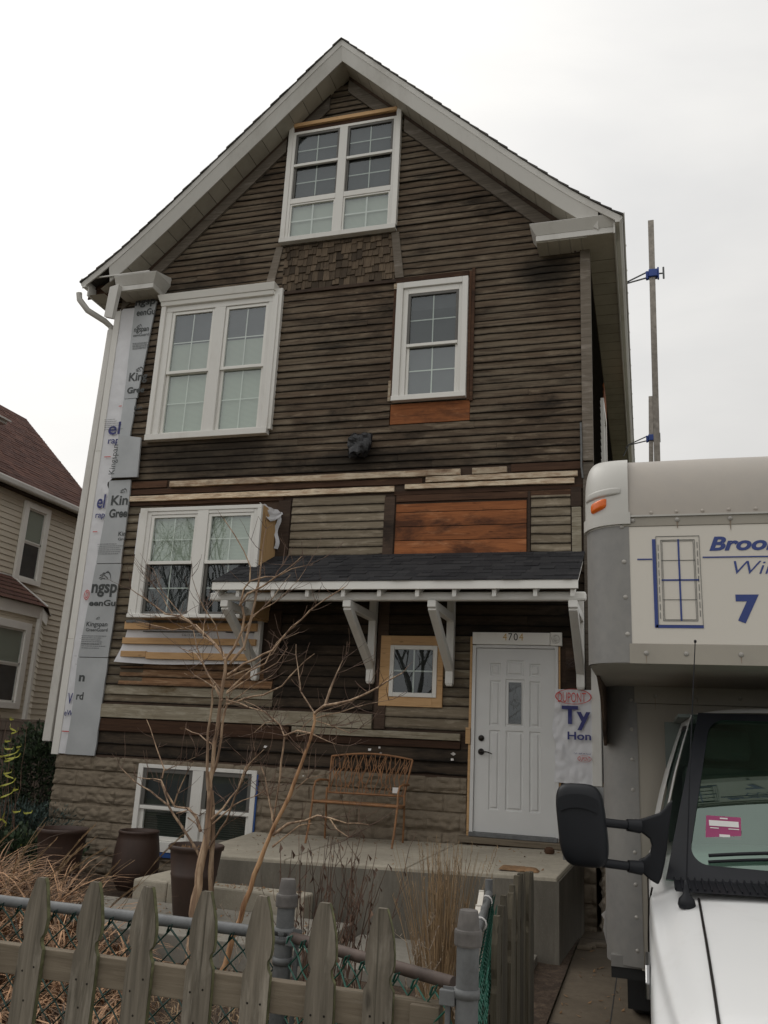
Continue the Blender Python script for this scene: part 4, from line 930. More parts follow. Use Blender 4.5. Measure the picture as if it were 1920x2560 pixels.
# ================================================================== bench
bench=empty('garden_bench',(-3.2,9.6,.65),'rusty iron garden bench with a branch pattern back on the porch','bench')
GX=lambda x,y:(700+x*.3315,1550+y*.3315)
BY=9.62
def bp(x,y,Y=BY): 
    p=survey(*GX(x,y),Y=Y); return p
tl=bp(378,1025); tr=bp(990,1055); bl_=bp(365,1298); br_=bp(935,1330)
def bb(u,v): # back panel plane
    a=tl.lerp(tr,u); b=bl_.lerp(br_,u); p=b.lerp(a,v); p.y=BY+.06*v; p.z+=.045*math.sin(math.pi*u)*v; return p
mb=MB()
mb.tube([bb(i/14,1) for i in range(15)],.011,8); mb.tube([bb(i/10,0) for i in range(11)],.011,8); mb.tube([bb(0,0),bb(0,1)],.011,8); mb.tube([bb(1,0),bb(1,1)],.011,8); mb.build('back_frame',M['bench'],bench)
mb=MB(); rr=random.Random(5)
xs=[.035+.93*i/16 for i in range(17)]
for i,x in enumerate(xs):
    ph=rr.uniform(0,6); pts=[]; n=9
    for k in range(n+1):
        v=k/n; off=.016*math.sin(v*9+ph)+rr.uniform(-.009,.009); pts.append(bb(min(.99,max(.01,x+off)),v))
    mb.tube(pts,[.0065-.003*abs(k/n-.3) for k in range(n+1)],5)
    for q in range(3):
        v=rr.uniform(.35,.75); k=int(v*n); p0=pts[k]; dx=rr.choice((-1,1))*rr.uniform(.035,.07); u1=min(.98,max(.02,x+dx)); v1=min(1,v+rr.uniform(.2,.35)); mid=p0.lerp(bb(u1,v1),.5)+Vector((rr.uniform(-.01,.01),0,rr.uniform(-.01,.01)))
        mb.tube([p0,mid,bb(u1,v1)],[.0045,.004,.003],5)
        if rr.random()<.5: mb.tube([pts[max(0,k-2)],pts[max(0,k-2)].lerp(bb(u1,max(0,v1-.75)),.6),bb(min(.98,max(.02,x-dx*.8)),max(0,v-.5))],[.004,.004,.003],5)
mb.build('branch_pattern',M['bench'],bench)
sl=bp(245,1363,9.30); sr=bp(885,1410,9.30); sl.z=sr.z=(sl.z+sr.z)/2
mb=MB(); mb.tube([sl,sl.lerp(sr,.5),sr],.014,8)
for k in range(9):
    t=k/8; y=9.33+.28*t; mb.box(sl.x,sr.x,y,y+.022,sl.z-.008+.0*t,sl.z+.002)
mb.build('seat',M['bench'],bench)
for (xf,xb) in ((sl.x,tl.x-.02),(sr.x,br_.x+.0)):
    zs=.61+.022*(xf+4.4); z0=zt(xf,9.25)
    mb=MB(); mb.tube([(xf-.02,9.22,z0+.003),(xf-.01,9.27,z0+.2),(xf,9.30,sl.z),(xf+.0,9.31,sl.z+.14),(xf+.01,9.33,sl.z+.205),(xf+.03,9.40,sl.z+.225),(xf+.05,9.55,sl.z+.22),(xb,9.66,sl.z+.21)],.012,8); mb.build('armrest',M['bench'],bench)
    mb=MB(); mb.tube([(xb-.02,9.72,zt(xb,9.7)+.003),(xb-.0,9.66,z0+.25),(xb+.005,9.62,bl_.z),(xb+.005,9.63,bl_.z+.05)],.012,8); mb.tube([(xf,9.30,sl.z-.02),(xb,9.65,sl.z-.02)],.009,6); mb.build('leg',M['bench'],bench)
mb=MB(); p=bp(852,1262,9.60); q=bp(900,1308,9.60); mb.box(p.x,q.x,9.585,9.59,q.z,p.z); mb.build('paper_tag',M['paper'],bench)
# ================================================================== planters
def soiltop(root,x,y,z,r):
    mb=MB(); mb.lathe((x,y,z),[(.001,.01),(r*.5,.015),(r,0)],20); mb.build('soil',M['soil'],root,fix=False)
pot=empty('planter',(-6.29,8.75,0),'wide dark iron planter behind the dry grass at the house corner','planter')
mb=MB(); mb.lathe((-6.29,8.75,0),[(r_*.82,z_) for r_,z_ in [(.001,.02),(.24,.02),(.25,.05),(.30,.45),(.325,.60),(.34,.61),(.345,.64),(.335,.652),(.315,.65),(.305,.60),(.30,.55)]],40); mb.build('pot_body',M['rustpot'],pot); soiltop(pot,-6.29,8.75,.58,.245)
bar=empty('planter',(-5.56,9.12,0),'barrel shaped dark iron planter left of the cellar window','planter')
mb=MB(); mb.lathe((-5.55,9.12,0),[(r_*.86,z_) for r_,z_ in [(.001,.03),(.20,.03),(.26,.12),(.300,.22),(.302,.28),(.288,.45),(.268,.56),(.255,.62),(.262,.625),(.266,.645),(.255,.655),(.235,.65),(.232,.58)]],40); mb.build('pot_body',M['rustpot'],bar); soiltop(bar,-5.55,9.12,.6,.195)
tall=empty('planter',(-4.03,7.55,.0),'tall tapered dark iron planter beside the porch steps','planter')
mb=MB(); mb.lathe((-3.93,7.45,0),[(r_*.9,z_) for r_,z_ in [(.001,.185),(.165,.185),(.17,.20),(.222,.50),(.232,.53),(.226,.535),(.252,.70),(.256,.725),(.274,.73),(.278,.76),(.266,.77),(.25,.765),(.24,.70)]],44); mb.build('pot_body',M['rustpot'],tall); soiltop(tall,-3.93,7.45,.70,.21)
mb=MB()
for i in range(60):
    a=random.uniform(0,6.28); r=random.uniform(0,.16); p=Vector((-4.02+r*.7*math.cos(a),7.42+r*.7*math.sin(a),.71)); mb.tube([p,p+Vector((random.uniform(-.04,.04),random.uniform(-.04,.04),random.uniform(.01,.05)))],.003,4)
mb.build('dead_leaves',M['straw2'],tall)
# weathered plank end lying on the porch corner
mb=MB()
mb.grid(lambda u,v:(-1.33+.36*u,8.32+.13*v+.02*mn.noise(Vector((u*5,v*3,1))),zt(-1.1,8.4)+.004+.035*math.sin(math.pi*min(1,max(0,v)))**.5*min(1,u*9,(1-u)*9)**.5+.008*mn.noise(Vector((u*9,v*8,3)))),24,10); mb.build('bark_slab',M['straw2'],None,fix=False,origin=(-1.15,8.38,.65),label='rough piece of split wood lying on the front right corner of the porch',cat='wood piece')
mb=MB(); mb.lathe((-1.0,9.55,zt(-1.0,9.55)),[(.001,.07),(.03,.065),(.05,.045),(.055,.02),(.04,0)],14,squash=.7); mb.build('stone',M['brown'],None,origin=(-1.0,9.55,.69),label='small reddish stone lying on the porch under the door sill',cat='stone')
for i,(x,y,r,lb) in enumerate(((-.62,9.05,.07,'flat grey brick scrap nearest the porch side'),(-.50,9.25,.08,'larger flat stone scrap against the foundation corner'),(-.57,9.15,.05,'smallest flat stone scrap between porch and truck'))):
    mb=MB(); mb.hexa([(x-r,y-.05,-.045),(x+r,y-.03,-.045),(x+r*.9,y+.05,-.045),(x-r*.8,y+.04,-.045),(x-r,y-.05,-.01),(x+r*.9,y-.03,-.015),(x+r*.8,y+.05,-.008),(x-r*.8,y+.03,-.012)]); mb.build('paving_scrap',M['block'],None,.008,origin=(x,y,-.045),label=lb,cat='stone')
# ================================================================== shrubs and stalks
def T(x,y): return (200+x*.4822,1350+y*.4822)
def branchy(name,mat,root,items,Y,fr=T,seed=1,twigs=0,twigmat=None,scale=1.0):
    """items: (points, r0, r1, dy) traced limbs; each at its own distance and with real thickness"""
    rr=random.Random(seed); mb=MB(); tips=[]
    for it in items:
        pts,r0,r1,dy=it; P=[]; L=len(pts)
        base=rr.uniform(-.05,.05)
        for i,(x,y) in enumerate(pts):
            t=i/(L-1); P.append(survey(*fr(x,y),Y=Y+dy[0]+(dy[1]-dy[0])*t))
        Q=[]
        for a,b in zip(P,P[1:]):
            d=(b-a).length; n=max(1,int(d/.07))
            for k in range(n): Q.append(a.lerp(b,k/n)+Vector((rr.uniform(-1,1),rr.uniform(-1,1),rr.uniform(-1,1)))*min(.006,d*.03))
        Q.append(P[-1]); n=len(Q)-1
        mb.tube(Q,[(r0+(r1-r0)*(i/n))*(1+.12*rr.uniform(-1,1)) for i in range(n+1)],6 if r0<.012 else 10)
        tips.append((Q,r0,r1))
    o=mb.build(name,mat,root)
    if twigs:
        mb=MB()
        for _ in range(twigs):
            Q,r0,r1=rr.choice([t for t in tips if t[1]<.022]); i=rr.randint(max(1,len(Q)//3),len(Q)-1)
            d=(Q[i]-Q[i-1]).normalized(); side=Vector((rr.uniform(-1,1),rr.uniform(-.7,.7),rr.uniform(-.2,.9))).normalized()
            p=Q[i]; L=rr.uniform(.06,.30)*scale; v=(d*.5+side*.8).normalized(); S_=[p]
            for k in range(5):
                v=(v+Vector((rr.uniform(-.28,.28),rr.uniform(-.28,.28),rr.uniform(-.1,.3)))).normalized(); S_.append(S_[-1]+v*L/5)
            mb.tube(S_,[.0022,.0019,.0016,.0013,.001,.0008],4)
            if rr.random()<.5:
                v=(v+Vector((rr.uniform(-1,1),rr.uniform(-.5,.5),rr.uniform(-.3,.6)))).normalized(); mb.tube([S_[2],S_[2]+v*L*.3,S_[2]+v*L*.55+Vector((0,0,.01))],[.0018,.0014,.001],4)
        mb.build('twigs',twigmat or mat,root)
    return o
YT=5.1
tree=empty('crape_myrtle',(-1.75,YT,0),'multi stemmed bare shrub tree with peeling tan bark before the cellar window','tree')
trunk=[([(560,2350),(600,1860),(632,1659),(655,1560),(668,1330),(672,1200)],.036,.015,(0,0)),
 ([(672,1260),(700,1050),(715,930),(730,830),(742,740),(752,680),(755,620)],.0135,.011,(0,0)),
 ([(662,1300),(664,1150),(665,1000),(678,900),(688,830),(684,780),(700,740)],.009,.006,(-.02,-.05)),
 ([(672,1250),(705,1180),(735,1030),(748,900),(762,850),(760,810)],.009,.006,(.03,.05)),
 ([(650,2300),(680,1850),(680,1640),(690,1450),(682,1300)],.022,.012,(.05,.03))]
branchy('trunk',M['bark'],tree,trunk,YT,seed=2)
limbs=[([(750,620),(740,585),(700,540),(620,470),(560,415)],.010,.007,(0,.1)),
 ([(560,415),(520,395),(440,385),(400,350),(330,300),(265,255)],.008,.0025,(.1,.2)),
 ([(575,430),(500,400),(420,400),(320,385)],.006,.002,(.1,.0)),
 ([(755,620),(800,560),(838,470),(852,400),(842,350),(830,330),(852,250),(882,215),(886,140),(850,60),(800,-30),(745,-110)],.009,.0025,(0,-.2)),
 ([(830,340),(870,280),(950,240),(1060,160),(1150,85)],.008,.0025,(-.1,-.2)),
 ([(885,210),(960,190),(1020,190),(1100,150),(1180,130)],.006,.002,(-.2,-.1)),
 ([(770,700),(850,640),(1000,570),(1040,520),(1100,450),(1240,330),(1370,245)],.009,.003,(0,-.3)),
 ([(755,790),(880,680),(960,640),(1020,530),(1120,440)],.007,.002,(0,.2)),
 ([(760,720),(900,660),(1000,590),(1040,520),(1135,480)],.007,.002,(0,.3)),
 ([(780,640),(850,560),(880,440),(905,330),(930,200),(945,60),(965,-60)],.009,.004,(-.1,-.15)),
 ([(765,850),(850,825),(950,800),(1050,760),(1130,660),(1215,590)],.008,.002,(0,-.2)),
 ([(760,830),(830,850),(880,870),(960,890),(1045,965)],.006,.002,(0,-.2)),
 ([(740,830),(690,740),(640,650),(600,590),(520,560)],.008,.002,(0,.2)),
 ([(735,780),(660,700),(640,640),(610,560),(590,470),(500,440)],.007,.002,(0,.1)),
 ([(700,770),(640,730),(590,700),(570,670),(580,715),(540,690)],.005,.002,(-.1,-.1)),
 ([(745,600),(660,500),(600,440),(480,470),(380,440),(290,420)],.006,.0018,(0,.2)),
 ([(700,540),(640,500),(640,440),(660,360)],.005,.0015,(0,.1)),
 ([(740,590),(720,520),(700,440),(640,350),(600,260),(580,190)],.005,.0015,(0,-.2)),
 ([(560,415),(480,340),(410,230),(380,150)],.004,.0015,(.1,.3)),
 ([(480,380),(430,290),(330,180)],.004,.0012,(.1,.2)),
 ([(855,570),(840,480),(900,400),(1000,300),(1090,180)],.006,.002,(0,.2)),
 ([(900,390),(1000,330),(1130,215),(1170,150)],.004,.0015,(0,.2)),
 ([(625,1650),(560,1540),(490,1430),(460,1375),(400,1330),(280,1250),(215,1185)],.010,.003,(0,.1)),
 ([(625,1510),(605,1440),(560,1392),(490,1382),(450,1310),(420,1245),(395,1240),(300,1230)],.010,.002,(0,.05)),
 ([(425,1235),(440,1190),(400,1080),(345,930)],.005,.002,(0,.1)),
 ([(440,1195),(520,1160),(600,1125)],.004,.0015,(0,.1)),
 ([(485,1380),(530,1260),(590,1150)],.005,.002,(0,0)),
 ([(460,1375),(440,1320),(420,1260),(380,1245)],.006,.002,(0,.1)),
 ([(670,1600),(760,1450),(830,1270),(860,1200)],.007,.005,(0,-.2)),
 ([(860,1200),(880,1165),(955,1085)],.006,.002,(-.2,-.3)),
 ([(680,1450),(740,1390),(820,1290),(860,1180),(940,1100)],.009,.003,(0,.1)),
 ([(685,1470),(800,1370),(900,1330),(980,1290)],.005,.002,(0,-.1)),
 ([(500,1420),(560,1400),(620,1430)],.004,.002,(0,0)),
 ([(560,1440),(600,1470),(615,1500)],.004,.002,(0,0)),
 ([(755,900),(720,960),(740,870),(800,760)],.004,.002,(.1,.1)),
 ([(545,980),(620,1010),(690,1060)],.003,.004,(.1,0)),
 ([(765,800),(900,700),(1020,640),(1075,560)],.006,.002,(0,.1)),
 ([(780,830),(950,730),(1000,700)],.004,.0015,(0,0))]
branchy('branches',M['bark'],tree,limbs,YT,seed=3,twigs=210,twigmat=M['twig'])
YL=4.75
lean=empty('leaning_shrub',(-1.55,YL,0),'second bare shrub leaning right with one smooth orange tan stem before the bench','tree')
branchy('trunk',M['bark2'],lean,[([(700,2350),(800,2050),(905,1740),(960,1600),(1010,1480),(1090,1320),(1150,1150),(1195,1030),(1218,940),(1215,895)],.018,.008,(0,0))],YL,seed=4)
ll=[([(1215,900),(1270,865),(1400,830),(1500,790),(1590,730),(1670,690)],.009,.003,(0,-.3)),
 ([(1270,862),(1300,770),(1330,690),(1362,625)],.008,.003,(0,.1)),
 ([(1212,900),(1150,790),(1128,650),(1120,540)],.005,.002,(0,.2)),
 ([(1200,1005),(1130,990),(1060,1015),(1040,960),(960,885),(850,835)],.006,.002,(0,.2)),
 ([(1060,1018),(1045,1150),(1022,1300),(1000,1480)],.006,.005,(.1,.1)),
 ([(1220,935),(1300,960),(1400,1000)],.004,.0015,(0,0)),
 ([(1222,925),(1350,890),(1500,850),(1600,830)],.004,.0015,(0,-.1)),
 ([(1203,1012),(1330,1060)],.004,.0015,(0,-.1)),
 ([(1205,1000),(1120,1020),(1160,960),(1250,890),(1400,840)],.004,.0015,(0,.1)),
 ([(1000,1530),(1080,1470),(1170,1455),(1230,1430),(1290,1440),(1380,1468),(1505,1478)],.008,.002,(0,-.2)),
 ([(1290,1440),(1330,1500),(1395,1542)],.005,.0015,(-.1,-.2)),
 ([(1000,1460),(978,1330),(960,1230),(940,1175)],.007,.003,(0,.1)),
 ([(1000,1590),(1060,1540),(1140,1480),(1200,1470)],.006,.003,(0,0)),
 ([(1150,1150),(1160,1110),(1148,1082)],.006,.004,(0,0)),
 ([(1040,960),(1010,940),(960,950),(900,1000)],.004,.0015,(.2,.3)),
 ([(1120,1290),(1180,1240),(1290,1210)],.004,.0015,(0,0))]
branchy('branches',M['bark'],lean,ll,YL,seed=8,twigs=110,twigmat=M['twig'])
# dark dead perennial stalks with curled leaves
st=empty('dead_perennials',(-1.9,5.7,0),'clump of dark dead flower stalks with curled leaves between planter and leaning shrub','plant')
mb=MB(); lf=MB(); rr=random.Random(11)
for i in range(46):
    x=rr.uniform(-2.42,-1.80); y=rr.uniform(5.3,6.1); h=rr.uniform(.7,1.15); p=Vector((x+.15*(y-5.3),y,0)); v=Vector((rr.uniform(-.16,.22),rr.uniform(-.1,.1),1)); Q=[p]
    for k in range(7):
        v=(v+Vector((rr.uniform(-.07,.07),rr.uniform(-.06,.06),0))).normalized(); Q.append(Q[-1]+v*h/7)
    mb.tube(Q,[.005,.0045,.004,.0035,.003,.0028,.0024,.002],5)
    for k in range(3,8):
        if rr.random()<.55:
            a=rr.uniform(0,6.28); L=rr.uniform(.03,.075); q=Q[k]; d=Vector((math.cos(a)*.5,math.sin(a)*.5,-1)).normalized(); w=d.cross(Vector((0,0,1))).normalized()*L*.16
            m_=q+d*L*.5+Vector((.01,0,0)); e=q+d*L; lf.add([q,m_+w,e,m_-w+Vector((0,.006,0))],[(0,1,2),(0,2,3)])
        if rr.random()<.35:
            a=rr.uniform(0,6.28); mb.tube([Q[k],Q[k]+Vector((math.cos(a)*.06,math.sin(a)*.06,.08)),Q[k]+Vector((math.cos(a)*.08,math.sin(a)*.08,.17))],[.0022,.0018,.0012],4)
mb.build('stalk',M['twig'],st); lf.build('leaves',M['twig'],st)
# pale skeletal stalks in front of the step and the slab
def pale(name,cx,cy,n,h,label,seed,w=.25):
    r0=empty(name,(cx,cy,0),label,'plant'); mb=MB(); rr=random.Random(seed)
    for i in range(n):
        p=Vector((cx+rr.uniform(-w,w),cy+rr.uniform(-.2,.2),0)); hh=h*rr.uniform(.6,1.1); v=Vector((rr.uniform(-.35,.35),rr.uniform(-.2,.2),1)); Q=[p]
        for k in range(8): v=(v+Vector((rr.uniform(-.16,.16),rr.uniform(-.1,.1),.08))).normalized(); Q.append(Q[-1]+v*hh/8)
        mb.tube(Q,[.0035*(1-k/11) for k in range(9)],4)
        for k in range(2,8):
            for _ in range(2):
                if rr.random()<.7:
                    v=Vector((rr.uniform(-1,1),rr.uniform(-.6,.6),rr.uniform(.2,1))).normalized(); L=rr.uniform(.05,.16); a=Q[k]; b=a+v*L*.5; c=a+v*L+Vector((0,0,.02)); mb.tube([a,b,c],[.002,.0016,.001],3)
                    for q in range(4): d=a.lerp(c,.3+.2*q); mb.tube([d,d+Vector((rr.uniform(-.012,.012),0,.012))],.0022,3,False)
    mb.build('stalk',M['pale'],r0)
pale('skeletal_plant',-2.35,5.0,7,.85,'pale branching dry plant in front of the tall tapered planter',21,.12)
pale('skeletal_plant',-1.15,4.7,10,.85,'pale thin dry plant before the grey porch face',22,.2)
# upright dry grass clump
def clump(cx,cy,n,h,spread,mat,label,seed,r=.07,mats=None,top=1.0):
    r0=empty('ornamental_grass',(cx,cy,0),label,'grass clump'); mb=MB(); rr=random.Random(seed)
    for i in range(n):
        a=rr.uniform(0,6.28); d=r*math.sqrt(rr.random()); p=Vector((cx+d*math.cos(a),cy+d*math.sin(a),0)); hh=h*rr.uniform(.35,1.0)**.8
        dr=Vector((math.cos(a)*spread*rr.random()**1.6,math.sin(a)*spread*rr.random(),1)).normalized(); Q=[p]; v=dr
        for k in range(6):
            v=(v+Vector((dr.x*.10,dr.y*.1,-.02*k))+Vector((rr.uniform(-.03,.03),rr.uniform(-.03,.03),0))).normalized(); Q.append(Q[-1]+v*hh/6)
        w=rr.uniform(.0022,.0048); s=Vector((math.cos(a+1.5),math.sin(a+1.5),0)); s=Vector((1,.2,0)) if abs(s.x)<.3 else s
        vs=[];fs=[]
        for k,q in enumerate(Q): ww=w*(1-k/7.5); vs+=[q-s*ww,q+s*ww+Vector((0,.001,0))]
        for k in range(6): fs.append((2*k,2*k+1,2*k+3,2*k+2))
        mb.add(vs,fs)
        if rr.random()<.3:
            for q in range(10):
                b=Q[-1].lerp(Q[-2],q/11); mb.tube([b,b+Vector((rr.uniform(-.008,.008),rr.uniform(-.008,.008),.02))],.0016,3,False)
    mb.build('blades',mat,r0); return r0
clump(-1.18,5.35,420,1.2,.18,M['straw'],'tall upright clump of brown dry grass in front of the porch',31,.085)
# masses of orange dead leaves at the left (cannot be counted)
def bladefield(name,mat,label,N_,region,hr,seed,wid=(.003,.008),curl=1.0,kind='stuff',zf=lambda x,y:0.0,lim=9):
    mb=MB(); rr=random.Random(seed); x0,x1,y0,y1=region; n=0
    while n<N_:
        x=rr.uniform(x0,x1); y=rr.uniform(y0,y1); 
        if mn.noise(Vector((x*1.6,y*1.6,3)))<-.25 or x/y>lim or (y>6.5 and x>-5.2): continue
        n+=1
        h=rr.uniform(*hr)*(.75+.5*mn.noise(Vector((x*1.3,y*1.3,7)))); a=rr.uniform(0,6.28); v=Vector((math.cos(a)*.4,math.sin(a)*.4,1)).normalized(); Q=[Vector((x,y,zf(x,y)))]
        for k in range(6):
            v=(v+Vector((math.cos(a)*.22*curl,math.sin(a)*.22*curl,-.17*curl*k*.6))+Vector((rr.uniform(-.12,.12),rr.uniform(-.12,.12),rr.uniform(-.08,.08)))).normalized(); Q.append(Q[-1]+v*h/6)
        w=rr.uniform(*wid); s=Vector((-math.sin(a),math.cos(a),rr.uniform(-.5,.5))).normalized(); vs=[];fs=[]
        for k,q in enumerate(Q):
            ww=w*(1-.85*(k/6)**2); q=q.copy(); q.z=max(q.z,.004); vs+=[q-s*ww,q+s*ww]
        for k in range(6): fs.append((2*k,2*k+1,2*k+3,2*k+2))
        mb.add(vs,fs)
    o=mb.build(name,mat,None,fix=False); return tag(o,label,'dry grass',kind=kind)
bladefield('dead_grass',M['drygrass'],'matted heap of orange brown dead grass blades behind the chain link fence at the left',3600,(-5.9,-1.9,3.9,7.2),(.25,.70),41,(.0035,.009),lim=survey(330,2380,Y=4.5).x/4.5)
bladefield('dead_grass_litter',M['straw'],'sparse dry straw litter on the soil behind the picket fence',2400,(-3.4,-.75,3.2,6.2),(.10,.32),42,(.0015,.004))
bladefield('dead_grass',M['drygrass'],'tall curled heap of reddish dead grass below the wide planter at the left edge',2600,(-6.2,-3.6,5.2,7.4),(.85,1.35),43,(.004,.010),.62,lim=survey(215,2100,Y=5).x/5)
# feathery plumes leaning right
pl=empty('plume_grass',(-3.9,5.6,0),'tall pale feathery grass plumes leaning right at the left edge','grass clump')
mb=MB(); rr=random.Random(51)
for i in range(40):
    px=rr.uniform(-6.0,-3.9); py=rr.uniform(4.8,6.6); p=Vector((px,py,0.1)); h=rr.uniform(.55,1.15)*(1.0 if px<-3.6 else .72); v=Vector((rr.uniform(.05,.5),rr.uniform(-.15,.15),1)).normalized(); Q=[p]
    for k in range(8): v=(v+Vector((.07,0,-.03))+Vector((rr.uniform(-.03,.03),0,0))).normalized(); Q.append(Q[-1]+v*h/8)
    mb.tube(Q,[.0028-.0002*k for k in range(9)],4)
    if i%5<3:
        for q in range(46):
            t=q/46; k=5+t*3; a=Q[int(k)].lerp(Q[min(8,int(k)+1)],k-int(k)); L=.07*(1-t*.6); w=Vector((rr.uniform(-.5,.3),rr.uniform(-.4,.4),.7)).normalized(); d=(Q[8]-Q[6]).normalized()
            mb.tube([a,a+(w*.35+d*.8)*L*.6,a+(w*.3+d)*L],[.0016,.0014,.0007],3,False)
mb.build('plume',M['straw'],pl)
# evergreen shrubs at the house corner
def leafball(name,mat,label,c,rad,n,ls,seed,group=None,needle=False,stem=True):
    r0=empty(name,(c[0],c[1],0),label,'shrub',group); mb=MB(); rr=random.Random(seed)
    for i in range(n):
        d=Vector((rr.gauss(0,1),rr.gauss(0,1),rr.gauss(0,1))).normalized(); k=.35+.65*rr.random()**.45
        q=1+.32*mn.noise(d*2.2+Vector((seed,0,0)))+.15*mn.noise(d*6); p=Vector((c[0]+d.x*rad[0]*k*q,c[1]+d.y*rad[1]*k*q,max(.03,c[2]+d.z*rad[2]*k*q)))
        L=ls*rr.uniform(.6,1.5); a=(d+Vector((rr.uniform(-.7,.7),rr.uniform(-.7,.7),rr.uniform(-.2,.9)))).normalized(); s=a.cross(Vector((rr.uniform(-1,1),rr.uniform(-1,1),.4))).normalized()*L*(.12 if needle else .3)
        mb.add([p,p+a*L*.5+s,p+a*L,p+a*L*.5-s],[(0,1,2,3)])
    mb.build('foliage',mat,r0,fix=False)
    if stem:
        mb=MB()
        for i in range(7):
            a=i*.9; mb.tube([(c[0]+.04*math.cos(a),c[1]+.04*math.sin(a),0),(c[0]+rad[0]*.3*math.cos(a),c[1]+rad[1]*.3*math.sin(a),c[2]*.8),(c[0]+rad[0]*.6*math.cos(a),c[1]+rad[1]*.6*math.sin(a),c[2]+rad[2]*.5)],[.02,.014,.005],6)
        mb.build('stem',M['treebark'],r0)
    return r0
def near(px,py,Y): return survey(px,py,Y=Y)
p=near(100,1935,10.6); leafball('evergreen_shrub',M['ever'],'dense dark evergreen shrub beside the house corner',(p.x,10.6,.95),(.55,.5,.85),9000,.05,61)
p=near(60,2040,9.9); leafball('juniper_shrub',M['juni'],'low blue green juniper below the dark evergreen shrub',(p.x,9.9,.42),(.85,.5,.36),6500,.05,62,needle=True)
p=near(20,2120,9.2); leafball('evergreen_shrub',M['ever'],'low dark evergreen mound behind the wide planter at the left edge',(p.x,9.2,.22),(.95,.5,.33),4500,.055,63)
# bare shrub tied up with yellow ribbon
rb=empty('ribboned_shrub',(-7.55,9.3,0),'thin bare shrub hung with short yellow ribbons at the left edge','shrub')
mb=MB(); yl=MB(); rr=random.Random(71)
for i in range(26):
    bx=survey(rr.uniform(-30,70),2050,Y=9.3).x; tx=survey(rr.uniform(-30,62),1790,Y=9.3).x; h=rr.uniform(1.1,1.95); Q=[Vector((bx*.6+tx*.4,9.3+rr.uniform(-.15,.15),.0))]
    for k in range(7): Q.append(Vector((Q[0].x+(tx-Q[0].x)*(k+1)/7+rr.uniform(-.03,.03),Q[0].y+rr.uniform(-.03,.03),h*(k+1)/7)))
    mb.tube(Q,[.008-.0009*k for k in range(8)],5)
mb.build('stems',M['twig'],rb)
for (x,y,L,dz) in ((150,165,.10,-.02),(165,290,.22,-.12),(185,330,.20,.10),(100,440,.18,.03),(110,535,.28,.01),(120,610,.5,.13),(160,650,.42,.09),(120,680,.3,.10),(95,840,.26,.06),(110,880,.3,-.10),(90,980,.45,.14),(80,1120,.42,.18),(200,1050,.15,.05),(240,510,.12,.06),(210,1325,.24,.02),(350,1340,.26,.03),(60,1440,.12,-.2),(10,1420,.2,.0),(290,1630,.22,.02),(290,1740,.18,.02)):
    c=survey(x*.1989,1760+y*.1989,Y=9.15); n=8; L*=.62; dz*=.8; vs=[];fs=[]
    for k in range(n+1):
        t=k/n-.5; p=c+Vector((L*t,.03*math.sin(t*9),dz*t-.03*(1-4*t*t))); w=.009+.004*math.sin(k*2.1)
        vs+=[p+Vector((0,0,w)),p+Vector((0,.012*math.sin(k),-w))]
    for k in range(n): fs.append((2*k,2*k+1,2*k+3,2*k+2))
    yl.add(vs,fs)
yl.build('ribbon',M['yel'],rb,fix=False)
